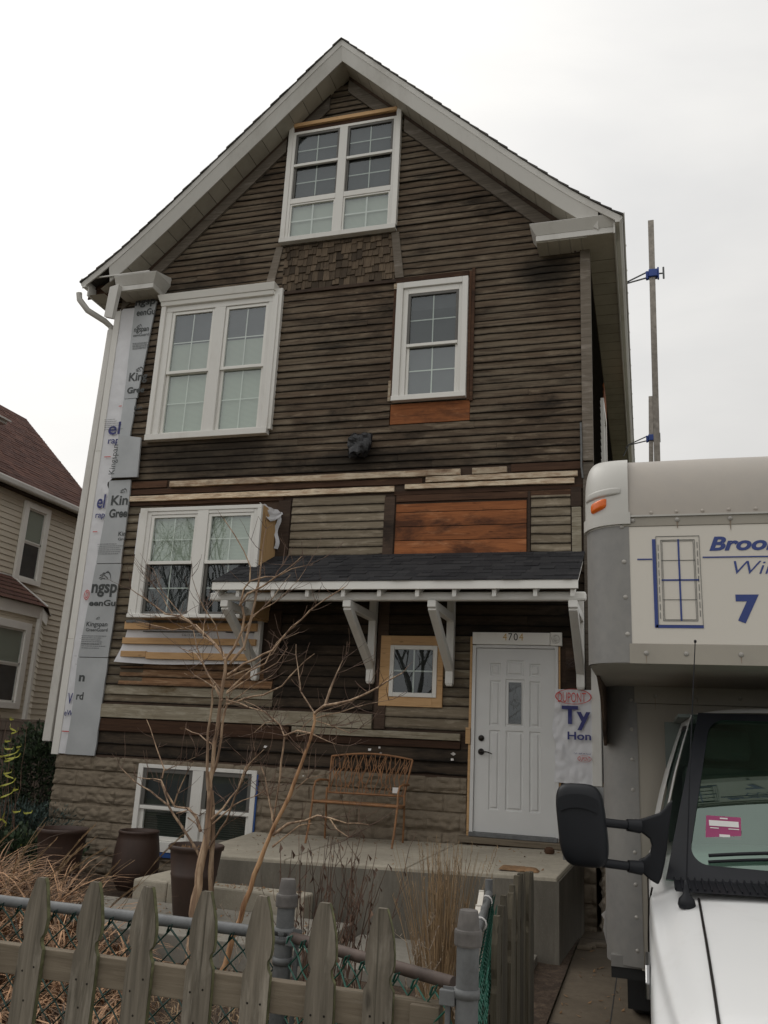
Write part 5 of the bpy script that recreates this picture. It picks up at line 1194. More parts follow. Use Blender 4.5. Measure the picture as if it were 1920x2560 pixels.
# ================================================================== fences
FY=2.65
M['capm']=plain('dull_post_cap',(.115,.105,.098),.65,.25,25)
pf=empty('picket_fence',(-.9,FY,0),'weathered grey green wooden picket fence across the front','fence')
def picket(px,py,Y,h=None,w=.089,parent=pf,seed=0):
    c=survey(px,py,Y=Y); rr=random.Random(seed+int(px)); zt_=c.z; x=c.x; hw=w/2; z0=.05; tilt=rr.uniform(-.006,.010)
    half=[(a_+rr.uniform(-.0012,.0012),b_+rr.uniform(-.002,.002)) for a_,b_ in [(.014,0),(.020,-.012),(.030,-.045),(.039,-.085),(.0445,-.122),(.0445,-.150),(.041,-.170),(.033,-.180),(.0325,-.190),(.036,-.203),(.0445,-.218),(.0445,-.30),(.0445,-.40),(.0445,-.5),(.0445,-.65),(.0445,-(zt_-z0))]]
    L=[(x-a,zt_+b) for a,b in half]; R=[(x+a,zt_+b) for a,b in half]
    poly=R+L[::-1]
    mb=MB(); T_=.019
    n=len(poly); r=rr.random()
    sk=lambda X,Z:X+tilt*(Z-zt_)
    nn=len(half)
    for i in range(nn-1):   # front/back in strips so the outline can curve
        for (y,flip) in ((Y,0),(Y+T_,1)):
            q=[(sk(L[i][0],L[i][1]),y,L[i][1]),(sk(R[i][0],R[i][1]),y,R[i][1]),(sk(R[i+1][0],R[i+1][1]),y,R[i+1][1]),(sk(L[i+1][0],L[i+1][1]),y,L[i+1][1])]
            mb.add(q,[(0,3,2,1) if not flip else (0,1,2,3)],r)
    for (s,arr) in ((1,R),(-1,L)):
        for i in range(nn-1):
            a,b=arr[i],arr[i+1]; mb.add([(sk(*a),Y,a[1]),(sk(*b),Y,b[1]),(sk(*b),Y+T_,b[1]),(sk(*a),Y+T_,a[1])],[(0,1,2,3)],r)
    mb.add([(sk(*L[0]),Y,zt_),(sk(*R[0]),Y,zt_),(sk(*R[0]),Y+T_,zt_),(sk(*L[0]),Y+T_,zt_)],[(0,1,2,3)],r)
    o=mb.build('picket',M['picket'],parent,fix=False)
    ms=MB()
    for i in range(nn-3):
        a,b=R[i],R[i+1]; ms.add([(sk(*a)+.0012,Y+.0005,a[1]),(sk(*b)+.0012,Y+.0005,b[1]),(sk(*b)+.0012,Y+T_-.001,b[1]),(sk(*a)+.0012,Y+T_-.001,a[1])],[(0,1,2,3)])
    ms.build('moss',M['moss'],o)
    nl=MB()
    for dx in (-.022,.024):
        for dz in (-.325,-.385):
            if rr.random()<.85: nl.lathe((0,0,0),[(.0001,.0012),(.0028,.001),(.003,0)],8); k=len(nl.v)-24; 
    mb2=MB()
    for (dx,dz) in ((-.022,-.30+rr.uniform(-.02,.02)),(.020,-.285+rr.uniform(-.02,.02)),(-.002,-.37)):
        for j in range(10):
            a,b=6.283*j/10,6.283*(j+1)/10; mb2.add([(x+dx,Y-.0006,zt_+dz),(x+dx+.0035*math.cos(b),Y-.0006,zt_+dz+.0035*math.sin(b)),(x+dx+.0035*math.cos(a),Y-.0006,zt_+dz+.0035*math.sin(a))],[(0,1,2)],.5)
    mb2.build('nail',M['bronze'],o,fix=False)
    return o
for (px,py) in ((-30,2186),(103,2195),(236,2206),(369,2219),(515,2230),(656,2241),(811,2258),(955,2272)): picket(px,py,FY)
a=survey(0,2349,Y=FY+.02); b=survey(1101,2520,Y=FY+.02)
mb=MB(); zr=(a.z+b.z)/2; xL=survey(-200,2349,Y=FY+.02).x
def rseg(x0,x1,zo,w):
    mb.box(x0,x1,FY+.0205,FY+.0585,zr-.089+zo,zr+zo)
rseg(xL,b.x,0,.089); mb.box(xL,b.x-.02,FY+.0205,FY+.0585,.25,.339); mb.build('rail',M['picketrail'],pf,.003)
# small scrap of rail joint seen at the right end
mb=MB(); mb.box(b.x-.085,b.x-.0,FY-.0,FY+.0195,zr-.075,zr-.006); mb.build('rail',M['picketrail'],pf,.002)
# chain link fence with terminal posts
cl_=empty('chain_link_fence',(-1.3,3.1,0),'green wired chain link fence with galvanised rail behind the pickets','fence')
def post(mb,x,y,top,r=.0318,cap=True):
    mb.tube([(x,y,0),(x,y,top-.05)],r,20)
def cap(mb,x,y,top,r=.0318):
    mb.lathe((x,y,top-.06),[(r*1.02,-.035),(r*1.2,-.035),(r*1.24,-.03),(r*1.24,.0),(r*1.2,.006),(r*1.02,.008),(r*.86,.05),(r*.80,.057),(.001,.058)],24,smooth=False)
pL=survey(721,2195,Y=3.1); pM=survey(1172,2272,Y=2.6)
def bands(mb,x,y,zs,r=.0318,dirx=1):
    for z in zs:
        mb.lathe((x,y,z),[(r,-.012),(r+.004,-.012),(r+.004,.012),(r,.012)],20)
        mb.box(x+dirx*(r-.002),x+dirx*(r+.035),y-.006,y+.0,z-.011,z+.011) if dirx>0 else mb.box(x+dirx*(r+.035),x+dirx*(r-.002),y-.006,y,z-.011,z+.011)
mb=MB(); post(mb,pL.x,3.1,pL.z); post(mb,-3.9,3.2,pL.z); mb.build('post',M['steel'],cl_)
mb=MB(); cap(mb,pL.x,3.1,pL.z); mb.build('post_cap',M['capm'],cl_)
mb=MB(); bands(mb,pL.x,3.1,(pL.z-.175,pL.z-.20,pL.z-.27,pL.z-.55)); bands(mb,pL.x,3.1,(pL.z-.185,),dirx=-1); mb.build('tension_band',M['steel'],cl_)
zrail=1.04
mb=MB(); mb.tube([(-5.2,3.22,zrail-.01),(pL.x-.03,3.13,zrail+.005)],.0208,16); mb.build('top_rail',M['steel'],cl_)
mb=MB(); mb.tube([(pL.x+.05,3.06,1.055),(pM.x-.05,2.66,1.075)],.0185,16); mb.build('top_rail',M['rust'],cl_)
mb=MB(); mb.box(pM.x-.075,pM.x-.03,2.58,2.602,1.035,1.075); mb.box(pL.x+.03,pL.x+.07,3.04,3.065,1.03,1.06); mb.box(pL.x+.045,pL.x+.06,3.085,3.10,.1,1.03); mb.box(pM.x-.062,pM.x-.046,2.60,2.612,.1,1.07); mb.build('tension_bar',M['steel'],cl_,.003)
def mesh_link(name,mat,P0,P1,z0,z1,parent,s=.056,r=.0017,squeeze=1.0,top=True):
    """woven diamonds: zig-zag wires running up the fabric"""
    mb=MB(); P0=Vector(P0);P1=Vector(P1); L=(P1-P0).length; d=(P1-P0)/L; nrm=Vector((-d.y,d.x,0)); hw=s*.5*squeeze; n=int(L/hw); hz=s/2
    for i in range(n+1):
        pts=[]; m=int((z1-z0)/hz)
        for k in range(m+1):
            off=hw*(.5 if (k+i)%2 else -.5); z=z1-k*hz; 
            pts.append(P0+d*(i*hw+off+hw*.5)+nrm*(.004*(1 if k%2 else -1))+Vector((mn.noise(Vector((i,k,1)))*.003,0,z)))
        mb.tube(pts,r,4,False,smooth=False)
        if top: mb.tube([pts[0],pts[0]+Vector((.008,-.006,.018)),pts[0]+Vector((-.006,-.004,.010)),pts[0]+Vector((-.014,0,-.012))],r,4)
    return mb.build(name,mat,parent)
mesh_link('wire_mesh',M['greend'],(-4.6,3.17,0),(pL.x-.03,3.10,0),.05,1.025,cl_,.085,.0042)
mesh_link('wire_mesh',M['greenw'],(pL.x+.05,3.045,0),(pM.x-.06,2.63,0),.05,1.05,cl_,.08,.0036)
gp=empty('gate_post',(pM.x,2.6,0),'tall galvanised gate post with domed cap beside the open gate','post')
mb=MB(); post(mb,pM.x,2.6,pM.z); mb.build('pipe',M['steel'],gp)
mb=MB(); cap(mb,pM.x,2.6,pM.z); mb.build('cap',M['capm'],gp)
mb=MB(); bands(mb,pM.x,2.6,(1.07,.93,.80,.55),dirx=-1); mb.build('band',M['steel'],gp)
mb=MB(); mb.box(pM.x+.025,pM.x+.07,2.59,2.61,.93,.96); mb.box(pM.x+.025,pM.x+.07,2.59,2.61,.55,.58); mb.build('hinge',M['steel'],gp,.002)
# open gate
gt=empty('garden_gate',(-.58,2.72,0),'open chain link gate with bright green mesh and a pale latch','gate')
G0=Vector((-.52,2.70,0)); G1=Vector((-.70,4.12,0)); gz=1.10
gd=(G1-G0).normalized()
mb=MB(); mb.tube([G0+Vector((0,0,.1)),G0+Vector((0,0,gz))],.0205,16); mb.build('hinge_stile',M['rust'],gt)
mb=MB(); mb.tube([G0+Vector((0,0,gz)),G1+Vector((0,0,gz))],.0165,14); mb.tube([G0+Vector((0,0,.12)),G1+Vector((0,0,.12))],.0165,14); mb.tube([G1+Vector((0,0,.1)),G1+Vector((0,0,gz+.06))],.017,14); mb.build('frame',M['steel'],gt)
mesh_link('wire_mesh',M['greenw'],G0+Vector((.03,.03,0)),G1+Vector((.02,0,0)),.1,1.085,gt,.058,.0022,1.0)
mesh_link('wire_mesh',M['greenw'],G0+Vector((.045,.05,0)),G1+Vector((.035,0,0)),.12,1.06,gt,.058,.0022,.9,top=False)
mb=MB(); 
for (t0,t1,z0) in ((.56,.66,gz+.02),(.72,.82,gz+.04)):
    a=G0.lerp(G1,t0); b=G0.lerp(G1,t1); mb.bar(a+Vector((-.02,0,z0-.03)),b+Vector((-.02,0,z0+.0)),.022,.006); mb.bar(b+Vector((-.02,0,z0+.01)),b+Vector((-.02,.0,z0-.05)),.022,.006,(0,1,0)); mb.bar(a+Vector((-.02,0,z0-.03)),a+Vector((-.02,.0,z0-.06)),.022,.006,(0,1,0))
mb.build('latch',M['panelw'],gt,.002)
mb=MB()
for t in (.12,.5,.85):
    c=G0.lerp(G1,t)+Vector((0,0,gz)); Q=[c+Vector((.024*math.cos(a*.6),.0,.024*math.sin(a*.6))) for a in range(-3,9)]; mb.tube(Q,.0035,6)
mb.build('white_tie',M['paper'],gt)
# side picket panel seen almost edge on
sp_=empty('side_picket_panel',(-.5,3.5,0),'dark weathered picket panel seen edge on beside the open gate','fence')
rr=random.Random(3)
for i in range(11):
    y=3.04+.094*i; zt_=1.205+.05*math.sin(i*.28)+rr.uniform(-.012,.012); x=-.49+rr.uniform(-.007,.007)
    prof_=[(-.044,.05),(.044,.05),(.044,zt_-.22),(.033,zt_-.20),(.033,zt_-.18),(.0445,zt_-.15),(.040,zt_-.08),(.014,zt_),(-.014,zt_),(-.040,zt_-.08),(-.0445,zt_-.15),(-.033,zt_-.18),(-.033,zt_-.20),(-.044,zt_-.22)]
    mb=MB(); mb.prism([(y+a,z) for a,z in prof_],x-.0095,x+.0095,axis='x'); mb.build('picket',M['picketdk'],sp_)
mb=MB(); mb.box(-.535,-.502,3.0,3.96,.83,.915); mb.box(-.535,-.502,3.0,3.96,.25,.335); mb.build('rail',M['picketdk'],sp_)
M['streak']=plain('rust_streak',(.26,.20,.15),.7,.3,20)
# ================================================================== the box truck
TX0,TX1=-.266,2.15; TC=(TX0+TX1)/2; YA=4.20; YL_=5.56; YE=10.6; ZA=2.147; RC=.20
truck=empty('box_truck',(TC,6.0,-.05),'white box truck with riveted cargo box over the cab and blue lettering','truck')
FZ=lambda x,y:(1400+x*.31344,1120+y*.31344)
def zf_(x,y,Y=YA): return survey(*FZ(x,y),Y=Y).z
z_roll=(zf_(575,548)+zf_(1659,518))/2; z_pt=(zf_(535,638)+zf_(1659,595))/2; z_pb=(zf_(580,1565)+zf_(1300,1562))/2
def corner_pts(y0,inset,side,n=10,R=RC,iy=None):
    """arc from the side wall to the front face"""
    r=max(.0005,R-inset); cx=TX0+R if side<0 else TX1-R; cy=y0+R; P=[]
    for i in range(n+1):
        a=math.pi/2*i/n; P.append((cx+side*r*math.cos(a),cy-(r if iy is None else R-iy)*math.sin(a)))
    return P
def column(name,y0,z0,z1,mat,inset=0):
    mb=MB()
    for side in (-1,1):
        P=corner_pts(y0,inset,side,12); P=[(P[0][0],P[0][1]+.02)]+P[:-1]+[(P[-1][0],P[-1][1]-.001),(P[-1][0]-side*.012,P[-1][1]-.002)]
        vs=[(x,y,z) for z in (z0,z1) for x,y in P]; n=len(P)
        mb.add(vs,[(i,i+1,n+i+1,n+i) for i in range(n-1)],.5,smooth=True)
    return mb.build(name,mat,truck,fix=False)
# main shell
mb=MB(); e=.006
mb.box(TX0+e,TX0+.03,YA+RC,YE,ZA,3.0); mb.box(TX1-.03,TX1-e,YA+RC,YE,ZA,3.0); mb.box(TX0+e,TX0+.03,YL_+RC,YE,.56,ZA); mb.box(TX1-.03,TX1-e,YL_+RC,YE,.56,ZA); mb.box(TX0+.03,TX1-.03,YE-.03,YE,.56,3.0)
mb.box(TX0+.03,TX1-.03,YL_+.03,YE-.03,.56,.62)
shell=mb.build('cargo_box',M['boxgrey'],truck)
mb=MB(); mb.add([(TX0+.05,YA+.2,3.195),(TX1-.05,YA+.2,3.195),(TX1-.05,YE,3.195),(TX0+.05,YE,3.195)],[(0,1,2,3)]); 
for s,x in ((-1,TX0),(1,TX1)):
    mb.grid(lambda u,v:(x-s*(.2-.2*math.cos(u*1.5708)),YA+.24+(YE-YA-.24)*v,z_roll+.02+(3.195-z_roll-.02)*math.sin(u*1.5708)),8,2)
mb.build('box_roof',M['boxtan'],shell)
column('corner_panel',YA,ZA,z_roll,M['boxgrey']); column('corner_panel',YL_,.574,ZA,M['boxgrey'])
# underside of the overhang
mb=MB(); P=[(TX0+.0,YL_+RC)]+corner_pts(YA,.012,-1)+[(a,b) for a,b in corner_pts(YA,.012,1)[::-1]]+[(TX1,YL_+RC)]
mb.prism([(a,b) for a,b in P],ZA-.004,ZA+.02,axis='z'); mb.build('overhang_floor',M['boxbase'],truck)
# front panels
mb=MB(); mb.box(TX0+RC,TX1-RC,YA+.0,YA+.02,z_pb,z_pt); panel=mb.build('sign_panel',M['panelw'],truck)
mb=MB(); mb.box(TX0+RC,TX1-RC,YA-.004,YA+.02,ZA-.004,z_pb-.001); mb.box(TX0+RC-.015,TX1-RC+.015,YA-.004,YA+.02,z_pt+.001,z_roll-.004); mb.build('front_rail',M['boxbase'],truck,.002)
mb=MB(); mb.box(TX0+RC-.005,TX1-RC+.005,YA-.012,YA+.02,z_roll-.004,z_roll+.004); mb.build('drip_edge',M['fibre'],truck)
mb=MB(); mb.grid(lambda u,v:(TX0+RC+(TX1-TX0-2*RC)*u,YA+.22*(1-math.cos(v*1.5708)),z_roll+.004+(3.195-z_roll)*math.sin(v*1.5708)+.003*mn.noise(Vector((u*9,v*4,1)))),60,14); mb.build('rolled_top',M['boxtan'],truck,fix=False)
mb=MB()
for side in (-1,1):
    nv=16; rings=[]
    for k in range(nv+1):
        t=k/nv; a=t*1.5708; ins=-.006+.085*(1-math.cos(a))**1.6; z=z_roll+.02+(3.20-z_roll-.02)*math.sin(a)**.8; Q=corner_pts(YA,ins,side,14,iy=-.006+.185*(1-math.cos(a))); Q=[(Q[0][0],Q[0][1]+.02)]+Q+[(Q[-1][0]-side*.012,Q[-1][1])]; rings.append([(x,y,z) for x,y in Q])
    n=len(rings[0]); vs=sum(rings,[]); fs=[(k*n+i,k*n+i+1,(k+1)*n+i+1,(k+1)*n+i) for k in range(nv) for i in range(n-1)]
    mb.add(vs,fs,.5,smooth=True); mb.add([(x,y,3.20) for x,y,z in rings[-1]]+[(TX0+RC if side<0 else TX1-RC,YA+RC+.02,3.20)],[tuple(range(n+1))],.5)
    # lip
    for (z0,z1,ins) in ((z_roll-.045,z_roll-.038,-.002),(z_roll-.038,z_roll+.02,-.014)):
        Q=corner_pts(YA,ins,side,14); Q=[(Q[0][0],Q[0][1]+.03)]+Q+[(Q[-1][0]-side*.02,Q[-1][1])]; n=len(Q)
        mb.add([(x,y,z0) for x,y in Q]+[(x,y,z1) for x,y in Q],[(i,i+1,n+i+1,n+i) for i in range(n-1)],.5,smooth=True)
        Q2=corner_pts(YA,.01,side,14); Q2=[(Q2[0][0],Q2[0][1]+.03)]+Q2+[(Q2[-1][0]-side*.02,Q2[-1][1])]
        mb.add([(x,y,z1) for x,y in Q]+[(x,y,z1+.003) for x,y in Q2],[(i,i+1,n+i+1,n+i) for i in range(n-1)],.5)
        mb.add([(x,y,z0) for x,y in Q]+[(x,y,z0) for x,y in Q2],[(i,i+1,n+i+1,n+i) for i in range(n-1)],.5)
mb.build('corner_cap',M['fibre'],truck,fix=False)
# marker lamp on the rounded corner
for side in (-1,1):
    def mk(mb,amp,s0,s1,zc,zh,proud,slope=.02):
        cx=TX0+RC if side<0 else TX1-RC
        def f(u,v):
            a=s0+(s1-s0)*u; du=2*u-1; dv=2*v-1; k=max(0,1-abs(du)**4)*max(0,1-abs(dv)**4); rr_=RC+.004+proud*k**.5
            z=zc+zh*dv*(1-abs(du)**5*.35)+slope*u
            return (cx+side*rr_*math.cos(a),YA+RC-rr_*math.sin(a),z)
        mb.grid(f,24,10)
    mb=MB(); mk(mb,0,.62,1.10,z_roll+.060,.028,.018); mb.build('marker_lamp',M['amber'],truck,fix=False)
    mb=MB(); mk(mb,0,.25,1.45,z_roll+.128,.020,.010,.006); mb.build('lamp_hood',M['fibre'],truck,fix=False)
def rivets(name,pts,r=.012,axis='y',mat='rivet'):
    mb=MB()
    for (x,y,z) in pts:
        prof_=[(r,0),(r*.92,r*.28),(r*.6,r*.52),(.0002,r*.62)]; n=10; vs=[]
        for (a,b) in prof_:
            for k in range(n): t=6.2832*k/n; vs.append((x+a*math.cos(t),y-b,z+a*math.sin(t)))
        mb.add(vs,[(i*n+k,i*n+(k+1)%n,(i+1)*n+(k+1)%n,(i+1)*n+k) for i in range(3) for k in range(n)],.5,smooth=True)
    return mb.build(name,M[mat],truck)
zr1=(z_pt+z_roll)/2+.004; zr2=(ZA+z_pb)/2
P=[]
for (x,y) in ((580,607),(935,587),(1357,572)): P.append((survey(*FZ(x,y),Y=YA).x,YA-.004,zr1))
x=P[-1][0]+.27
while x<TX1-.2: P.append((x,YA-.004,zr1)); x+=.262
for (x,y) in ((688,1622),(1007,1626),(1443,1627)): P.append((survey(*FZ(x,y),Y=YA).x,YA-.004,zr2))
x=P[-1][0]+.28
while x<TX1-.2: P.append((x,YA-.004,zr2)); x+=.262
for (x,y) in ((494,628),(512,908),(523,1190),(540,1485)): q=survey(*FZ(x,y),Y=YA+.001); P.append((q.x,YA+.002,q.z))
for k in range(9): P.append((TX0+RC-.022,YL_+.003,.66+k*.175))
P+= [(TX0+RC+.12+k*.24,YL_-.012,2.085) for k in range(7)]
P0=list(P); rivets('rivet_row',P)
P=[]
for (x,y) in ((727,517),(928,507),(1135,500),(1345,490),(1560,484)): q=survey(*FZ(x,y),Y=YA+.002); P.append((q.x,YA+.0,q.z))
rivets('rivet_row',P,.009,mat='boxtan')
mb=MB(); rr=random.Random(77)
for (x,y,z) in P0:
    if rr.random()<.7:
        L=rr.uniform(.03,.09); w=rr.uniform(.002,.005); mb.add([(x-w,y-.0012,z-.010),(x+w,y-.0012,z-.010),(x+w*.3,y-.0012,z-L),(x-w*.4,y-.0012,z-L*.9)],[(0,1,2,3)])
mb.build('rust_streak',M['streak'],truck,fix=False)
# lower box front and bracket
mb=MB(); mb.box(TX0+RC,TX1-RC,YL_+.004,YL_+.03,.56,2.04); mb.box(TX0+RC,TX1-RC,YL_-.012,YL_+.03,2.043,ZA-.005); mb.build('bulkhead',M['boxbase'],truck)
mb=MB(); mb.prism([(4.85,ZA-.006),(YL_+.12,ZA-.006),(YL_+.12,1.80),(YL_+.02,1.78),(5.2,2.05)],TX0+.012,TX0+.03,axis='x'); mb.build('overhang_bracket',M['darkwood'],truck,.004)
mb=MB(); mb.box(TX0+.03,TX1-.03,YL_-.0+.04,YE,.50,.56); mb.box(TX0+.45,TX0+.55,3.2,YE,.45,.56); mb.box(TX1-.55,TX1-.45,3.2,YE,.45,.56); mb.build('chassis',M['rubber'],truck)
# sign writing
ys=YA-.003
def F(x,y): return survey(*FZ(x,y),Y=ys)
def line(mb,a,b,w,m=None):
    p,q=F(*a),F(*b); 
    if abs(p.x-q.x)>abs(p.z-q.z): z=(p.z+q.z)/2; mb.box(min(p.x,q.x),max(p.x,q.x),ys,ys+.003,z-w/2,z+w/2)
    else: x_=(p.x+q.x)/2; mb.box(x_-w/2,x_+w/2,ys,ys+.003,min(p.z,q.z),max(p.z,q.z))
mb=MB(); line(mb,(738,727),(780,1432),.016); line(mb,(768,1425),(1147,1422),.014); line(mb,(617,888),(735,886),.006); line(mb,(1138,875),(1659,860),.006); p=F(1659,860); mb.box(p.x,p.x+.75,ys,ys+.003,F(1400,868).z-.003,F(1400,868).z+.003)
line(mb,(934,727),(978,1378),.008); line(mb,(810,1056),(1110,1048),.007); mb.build('window_emblem',M['navy'],panel)
mb=MB(); a=F(762,705); b=F(1145,1415)
def ring(x0,x1,z0,z1,w): frame(mb,x0,x1,z0,z1,w,ys+.0,ys+.003)
ring(a.x,b.x,b.z,a.z,.0015); i_=.022; ring(a.x+i_,b.x-i_,b.z+.020,a.z-.018,.0015); ring(a.x+i_+.006,b.x-i_-.006,b.z+.026,a.z-.024,.0012)
for k in (1,3):
    z=b.z+.026+(a.z-b.z-.05)*k/4; mb.box(a.x+i_,b.x-i_,ys,ys+.003,z-.0008,z+.0008)
for s in range(9):
    z=b.z+.03+(a.z-b.z-.06)*s/9; mb.box(a.x+.009,a.x+.011,ys,ys+.003,z,z+.03); mb.box(b.x-.012,b.x-.010,ys,ys+.003,z+.01,z+.04)
mb.build('window_emblem',M['ink'],panel)
a=F(1192,830); b=F(1659,700); text_mesh('Brook',a.x,survey(*FZ(1790,770),Y=ys).x,(a.z+F(1659,800).z)/2-.001,F(1300,705).z,ys+.001,M['navy'],panel,shear=.28,bold=.035)
a=F(1392,1005); text_mesh('Win',a.x,survey(*FZ(1735,950),Y=ys).x,a.z,F(1500,900).z,ys+.001,M['navy'],panel,shear=.3,bold=-.008)
a=F(1405,1398); text_mesh('7',a.x+.004,F(1595,1300).x,a.z,F(1500,1168).z,ys+.001,M['navy'],panel,bold=.05)
# ---------------- cab
HC=TC
def ringc(y,hl,hu,zc,ztop,z0=.42):
    pts=[(hl-.02,z0),(hl,z0+.1),(hl,zc-.10),(hl-.003,zc-.02),(hl-.012,zc),(hu+.004,zc+.012),(hu-.004,zc+.05),(hu-.03,ztop-.06),(hu-.07,ztop-.028),(hu-.13,ztop-.008),(hu-.22,ztop),(hu-.45,ztop+.018),(0,ztop+.03)]
    P=[(HC-a,y,z) for a,z in pts]; return P+[(HC+a,y,z) for a,z in pts[:-1][::-1]]
st=[(2.42,.80,.70,.80,.86),(2.50,.90,.80,.90,.98),(2.62,.945,.872,.955,1.065),(2.8,.955,.90,1.0,1.115),(3.1,.957,.93,1.075,1.185),(3.4,.957,.945,1.15,1.245),(3.60,.957,.950,1.165,1.272),(3.75,.957,.950,1.17,1.285),(4.4,.957,.950,1.17,1.285),(5.50,.957,.950,1.17,1.285)]
R_=[ringc(*s) for s in st]; n=len(R_[0]); mb=MB()
mb.add(sum(R_,[]),[(k*n+i,k*n+i+1,(k+1)*n+i+1,(k+1)*n+i) for k in range(len(R_)-1) for i in range(n-1)],.5,smooth=True)
mb.add(R_[0],[tuple(range(n))],.5); mb.add(R_[-1],[tuple(range(n))],.5)
cab=mb.build('cab_body',M['white2'],truck,fix=True)
sm=cab.modifiers.new('s','SUBSURF'); sm.levels=1; sm.render_levels=2
# seams
def onbody(x,y,lift=.0):
    """height of the bonnet at x,y"""
    for a,b in zip(st,st[1:]):
        if a[0]<=y<=b[0]:
            t=(y-a[0])/(b[0]-a[0]); s=[p+(q-p)*t for p,q in zip(a,b)]; break
    P=ringc(*s)[:13]; 
    for p,q in zip(P,P[1:]):
        if p[0]<=x<=q[0] and q[0]>p[0]: return p[2]+(q[2]-p[2])*(x-p[0])/(q[0]-p[0])+lift
    return P[-1][2]
mb=MB()
for s in (-1,1):
    Q=[]
    for k in range(14):
        y=3.47-.95*k/13; xo=.158+.0*k; x=xo; z=onbody(x,y,-.0005); Q.append((x if s<0 else 2*HC-x,y,z))
    mb.tube(Q,.0045,6)
mb.build('bonnet_seam',M['bronze'],truck)
# greenhouse: pillars, roof
def q4(mb,a,b,c,d): mb.add([a,b,c,d],[(0,1,2,3)],.5)
def mir(p): return (2*HC-p[0],p[1],p[2])
BF=(.025,3.70,1.265); BR=(-.0,5.5,1.27); TF=(.212,4.50,1.935); TR=(.205,5.5,1.96)
gh=MB()
def strip(P,Q):
    n=len(P); gh.add(P+Q,[(i,i+1,n+i+1,n+i) for i in range(n-1)],.5,smooth=True)
def lerp(a,b,t): return tuple(x+(y-x)*t for x,y in zip(a,b))
# roof dome
def roof(u,v):
    a=lerp(TF,TR,v); b=mir(a); p=lerp(a,b,u); k=max(0,1-abs(2*u-1)**4); kk=min(1,v*6)**.6
    return (p[0],p[1]-.05*k*(1-v)**8,p[2]+.05*k*(.35+.65*kk))
gh.grid(roof,24,14,.5)
# side frame around the door glass, with the pillar
for s in (0,1):
    m_=(lambda p:p) if s==0 else mir
    def sp(u,v,off=0):   # u rearward, v up
        a=lerp(BF,BR,u); b=lerp(TF,TR,u); p=lerp(a,b,v); return (p[0]-off-.02*math.sin(v*3.14),p[1],p[2])
    us=[0,.075,.12,.55,.6,1]; 
    vs_=[0,.06,.2,.4,.6,.8,.9,1]
    for i in range(len(us)-1):
        for j in range(len(vs_)-1):
            if us[i]>=.12-.001 and us[i+1]<=.55+.001 and 1<=j<=5: continue
            gh.add([m_(sp(us[i],vs_[j])),m_(sp(us[i+1],vs_[j])),m_(sp(us[i+1],vs_[j+1])),m_(sp(us[i],vs_[j+1]))],[(0,1,2,3)],.5,smooth=True)
    wn=MB(); wn.grid(lambda u,v:m_(sp(.12+.43*u,.06+.84*v,-.012)),4,6); wn.build('side_window',M['glassd'],truck,fix=False)
    wn=MB()
    for (u0,u1,v0,v1) in ((.112,.13,.05,.91),(.12,.55,.88,.92),(.12,.55,.045,.075)): wn.grid(lambda u,v:m_(sp(u0+(u1-u0)*u,v0+(v1-v0)*v,.003)),4,6)
    wn.build('window_seal',M['black'],truck,fix=False)
gh.build('cab_roof',M['white2'],truck,fix=False)
# windscreen
W0=(.052,3.665,1.27); W1=(.238,4.47,1.93)
def ws(u,v,off=0):
    a=lerp(W0,W1,v); b=mir(a); p=lerp(a,b,u); k=1-(2*u-1)**2
    return (p[0],p[1]-.05*k-off*.65,p[2]+off*.76)
mb=MB()
def fr_(u,v): return ws(u,v,.006)
U=[0,.012,.028,.972,.988,1]; V=[0,.03,.075,.93,.97,1]
def roundc(u,v): # outer corners rounded by pulling in
    return ws(min(max(u,.0),1),v,.006)
for i in range(48):
    u0,u1=i/48,(i+1)/48
    for (v0,v1) in ((0,.085),(.95,1.0)): mb.add([ws(u0,v0,.016),ws(u1,v0,.016),ws(u1,v1,.016),ws(u0,v1,.016)],[(0,1,2,3)],.5,smooth=True)
for (u0,u1) in ((0,.040),(.960,1)):
    for j in range(12):
        v0,v1=.085+.865*j/12,.085+.865*(j+1)/12; mb.add([ws(u0,v0,.016),ws(u1,v0,.016),ws(u1,v1,.016),ws(u0,v1,.016)],[(0,1,2,3)],.5,smooth=True)
for (cu,cv,su,sv) in ((.04,.085,1,1),(.96,.085,-1,1),(.04,.95,1,-1),(.96,.95,-1,-1)):
    ru,rv_=.045,.10; Q=[ws(cu,cv,.016)]+[ws(cu+su*ru*(1-math.sin(a*.1963)),cv+sv*rv_*(1-math.cos(a*.1963)),.016) for a in range(9)]
    mb.add(Q,[tuple([0,k,k+1]) for k in range(1,9)],.5)
mb.build('windscreen_border',M['black'],truck,fix=False)
mb=MB(); mb.grid(lambda u,v:ws(.0+u,.0+v,.010),40,20); mb.build('windscreen',M['wsglass'],truck,fix=False)
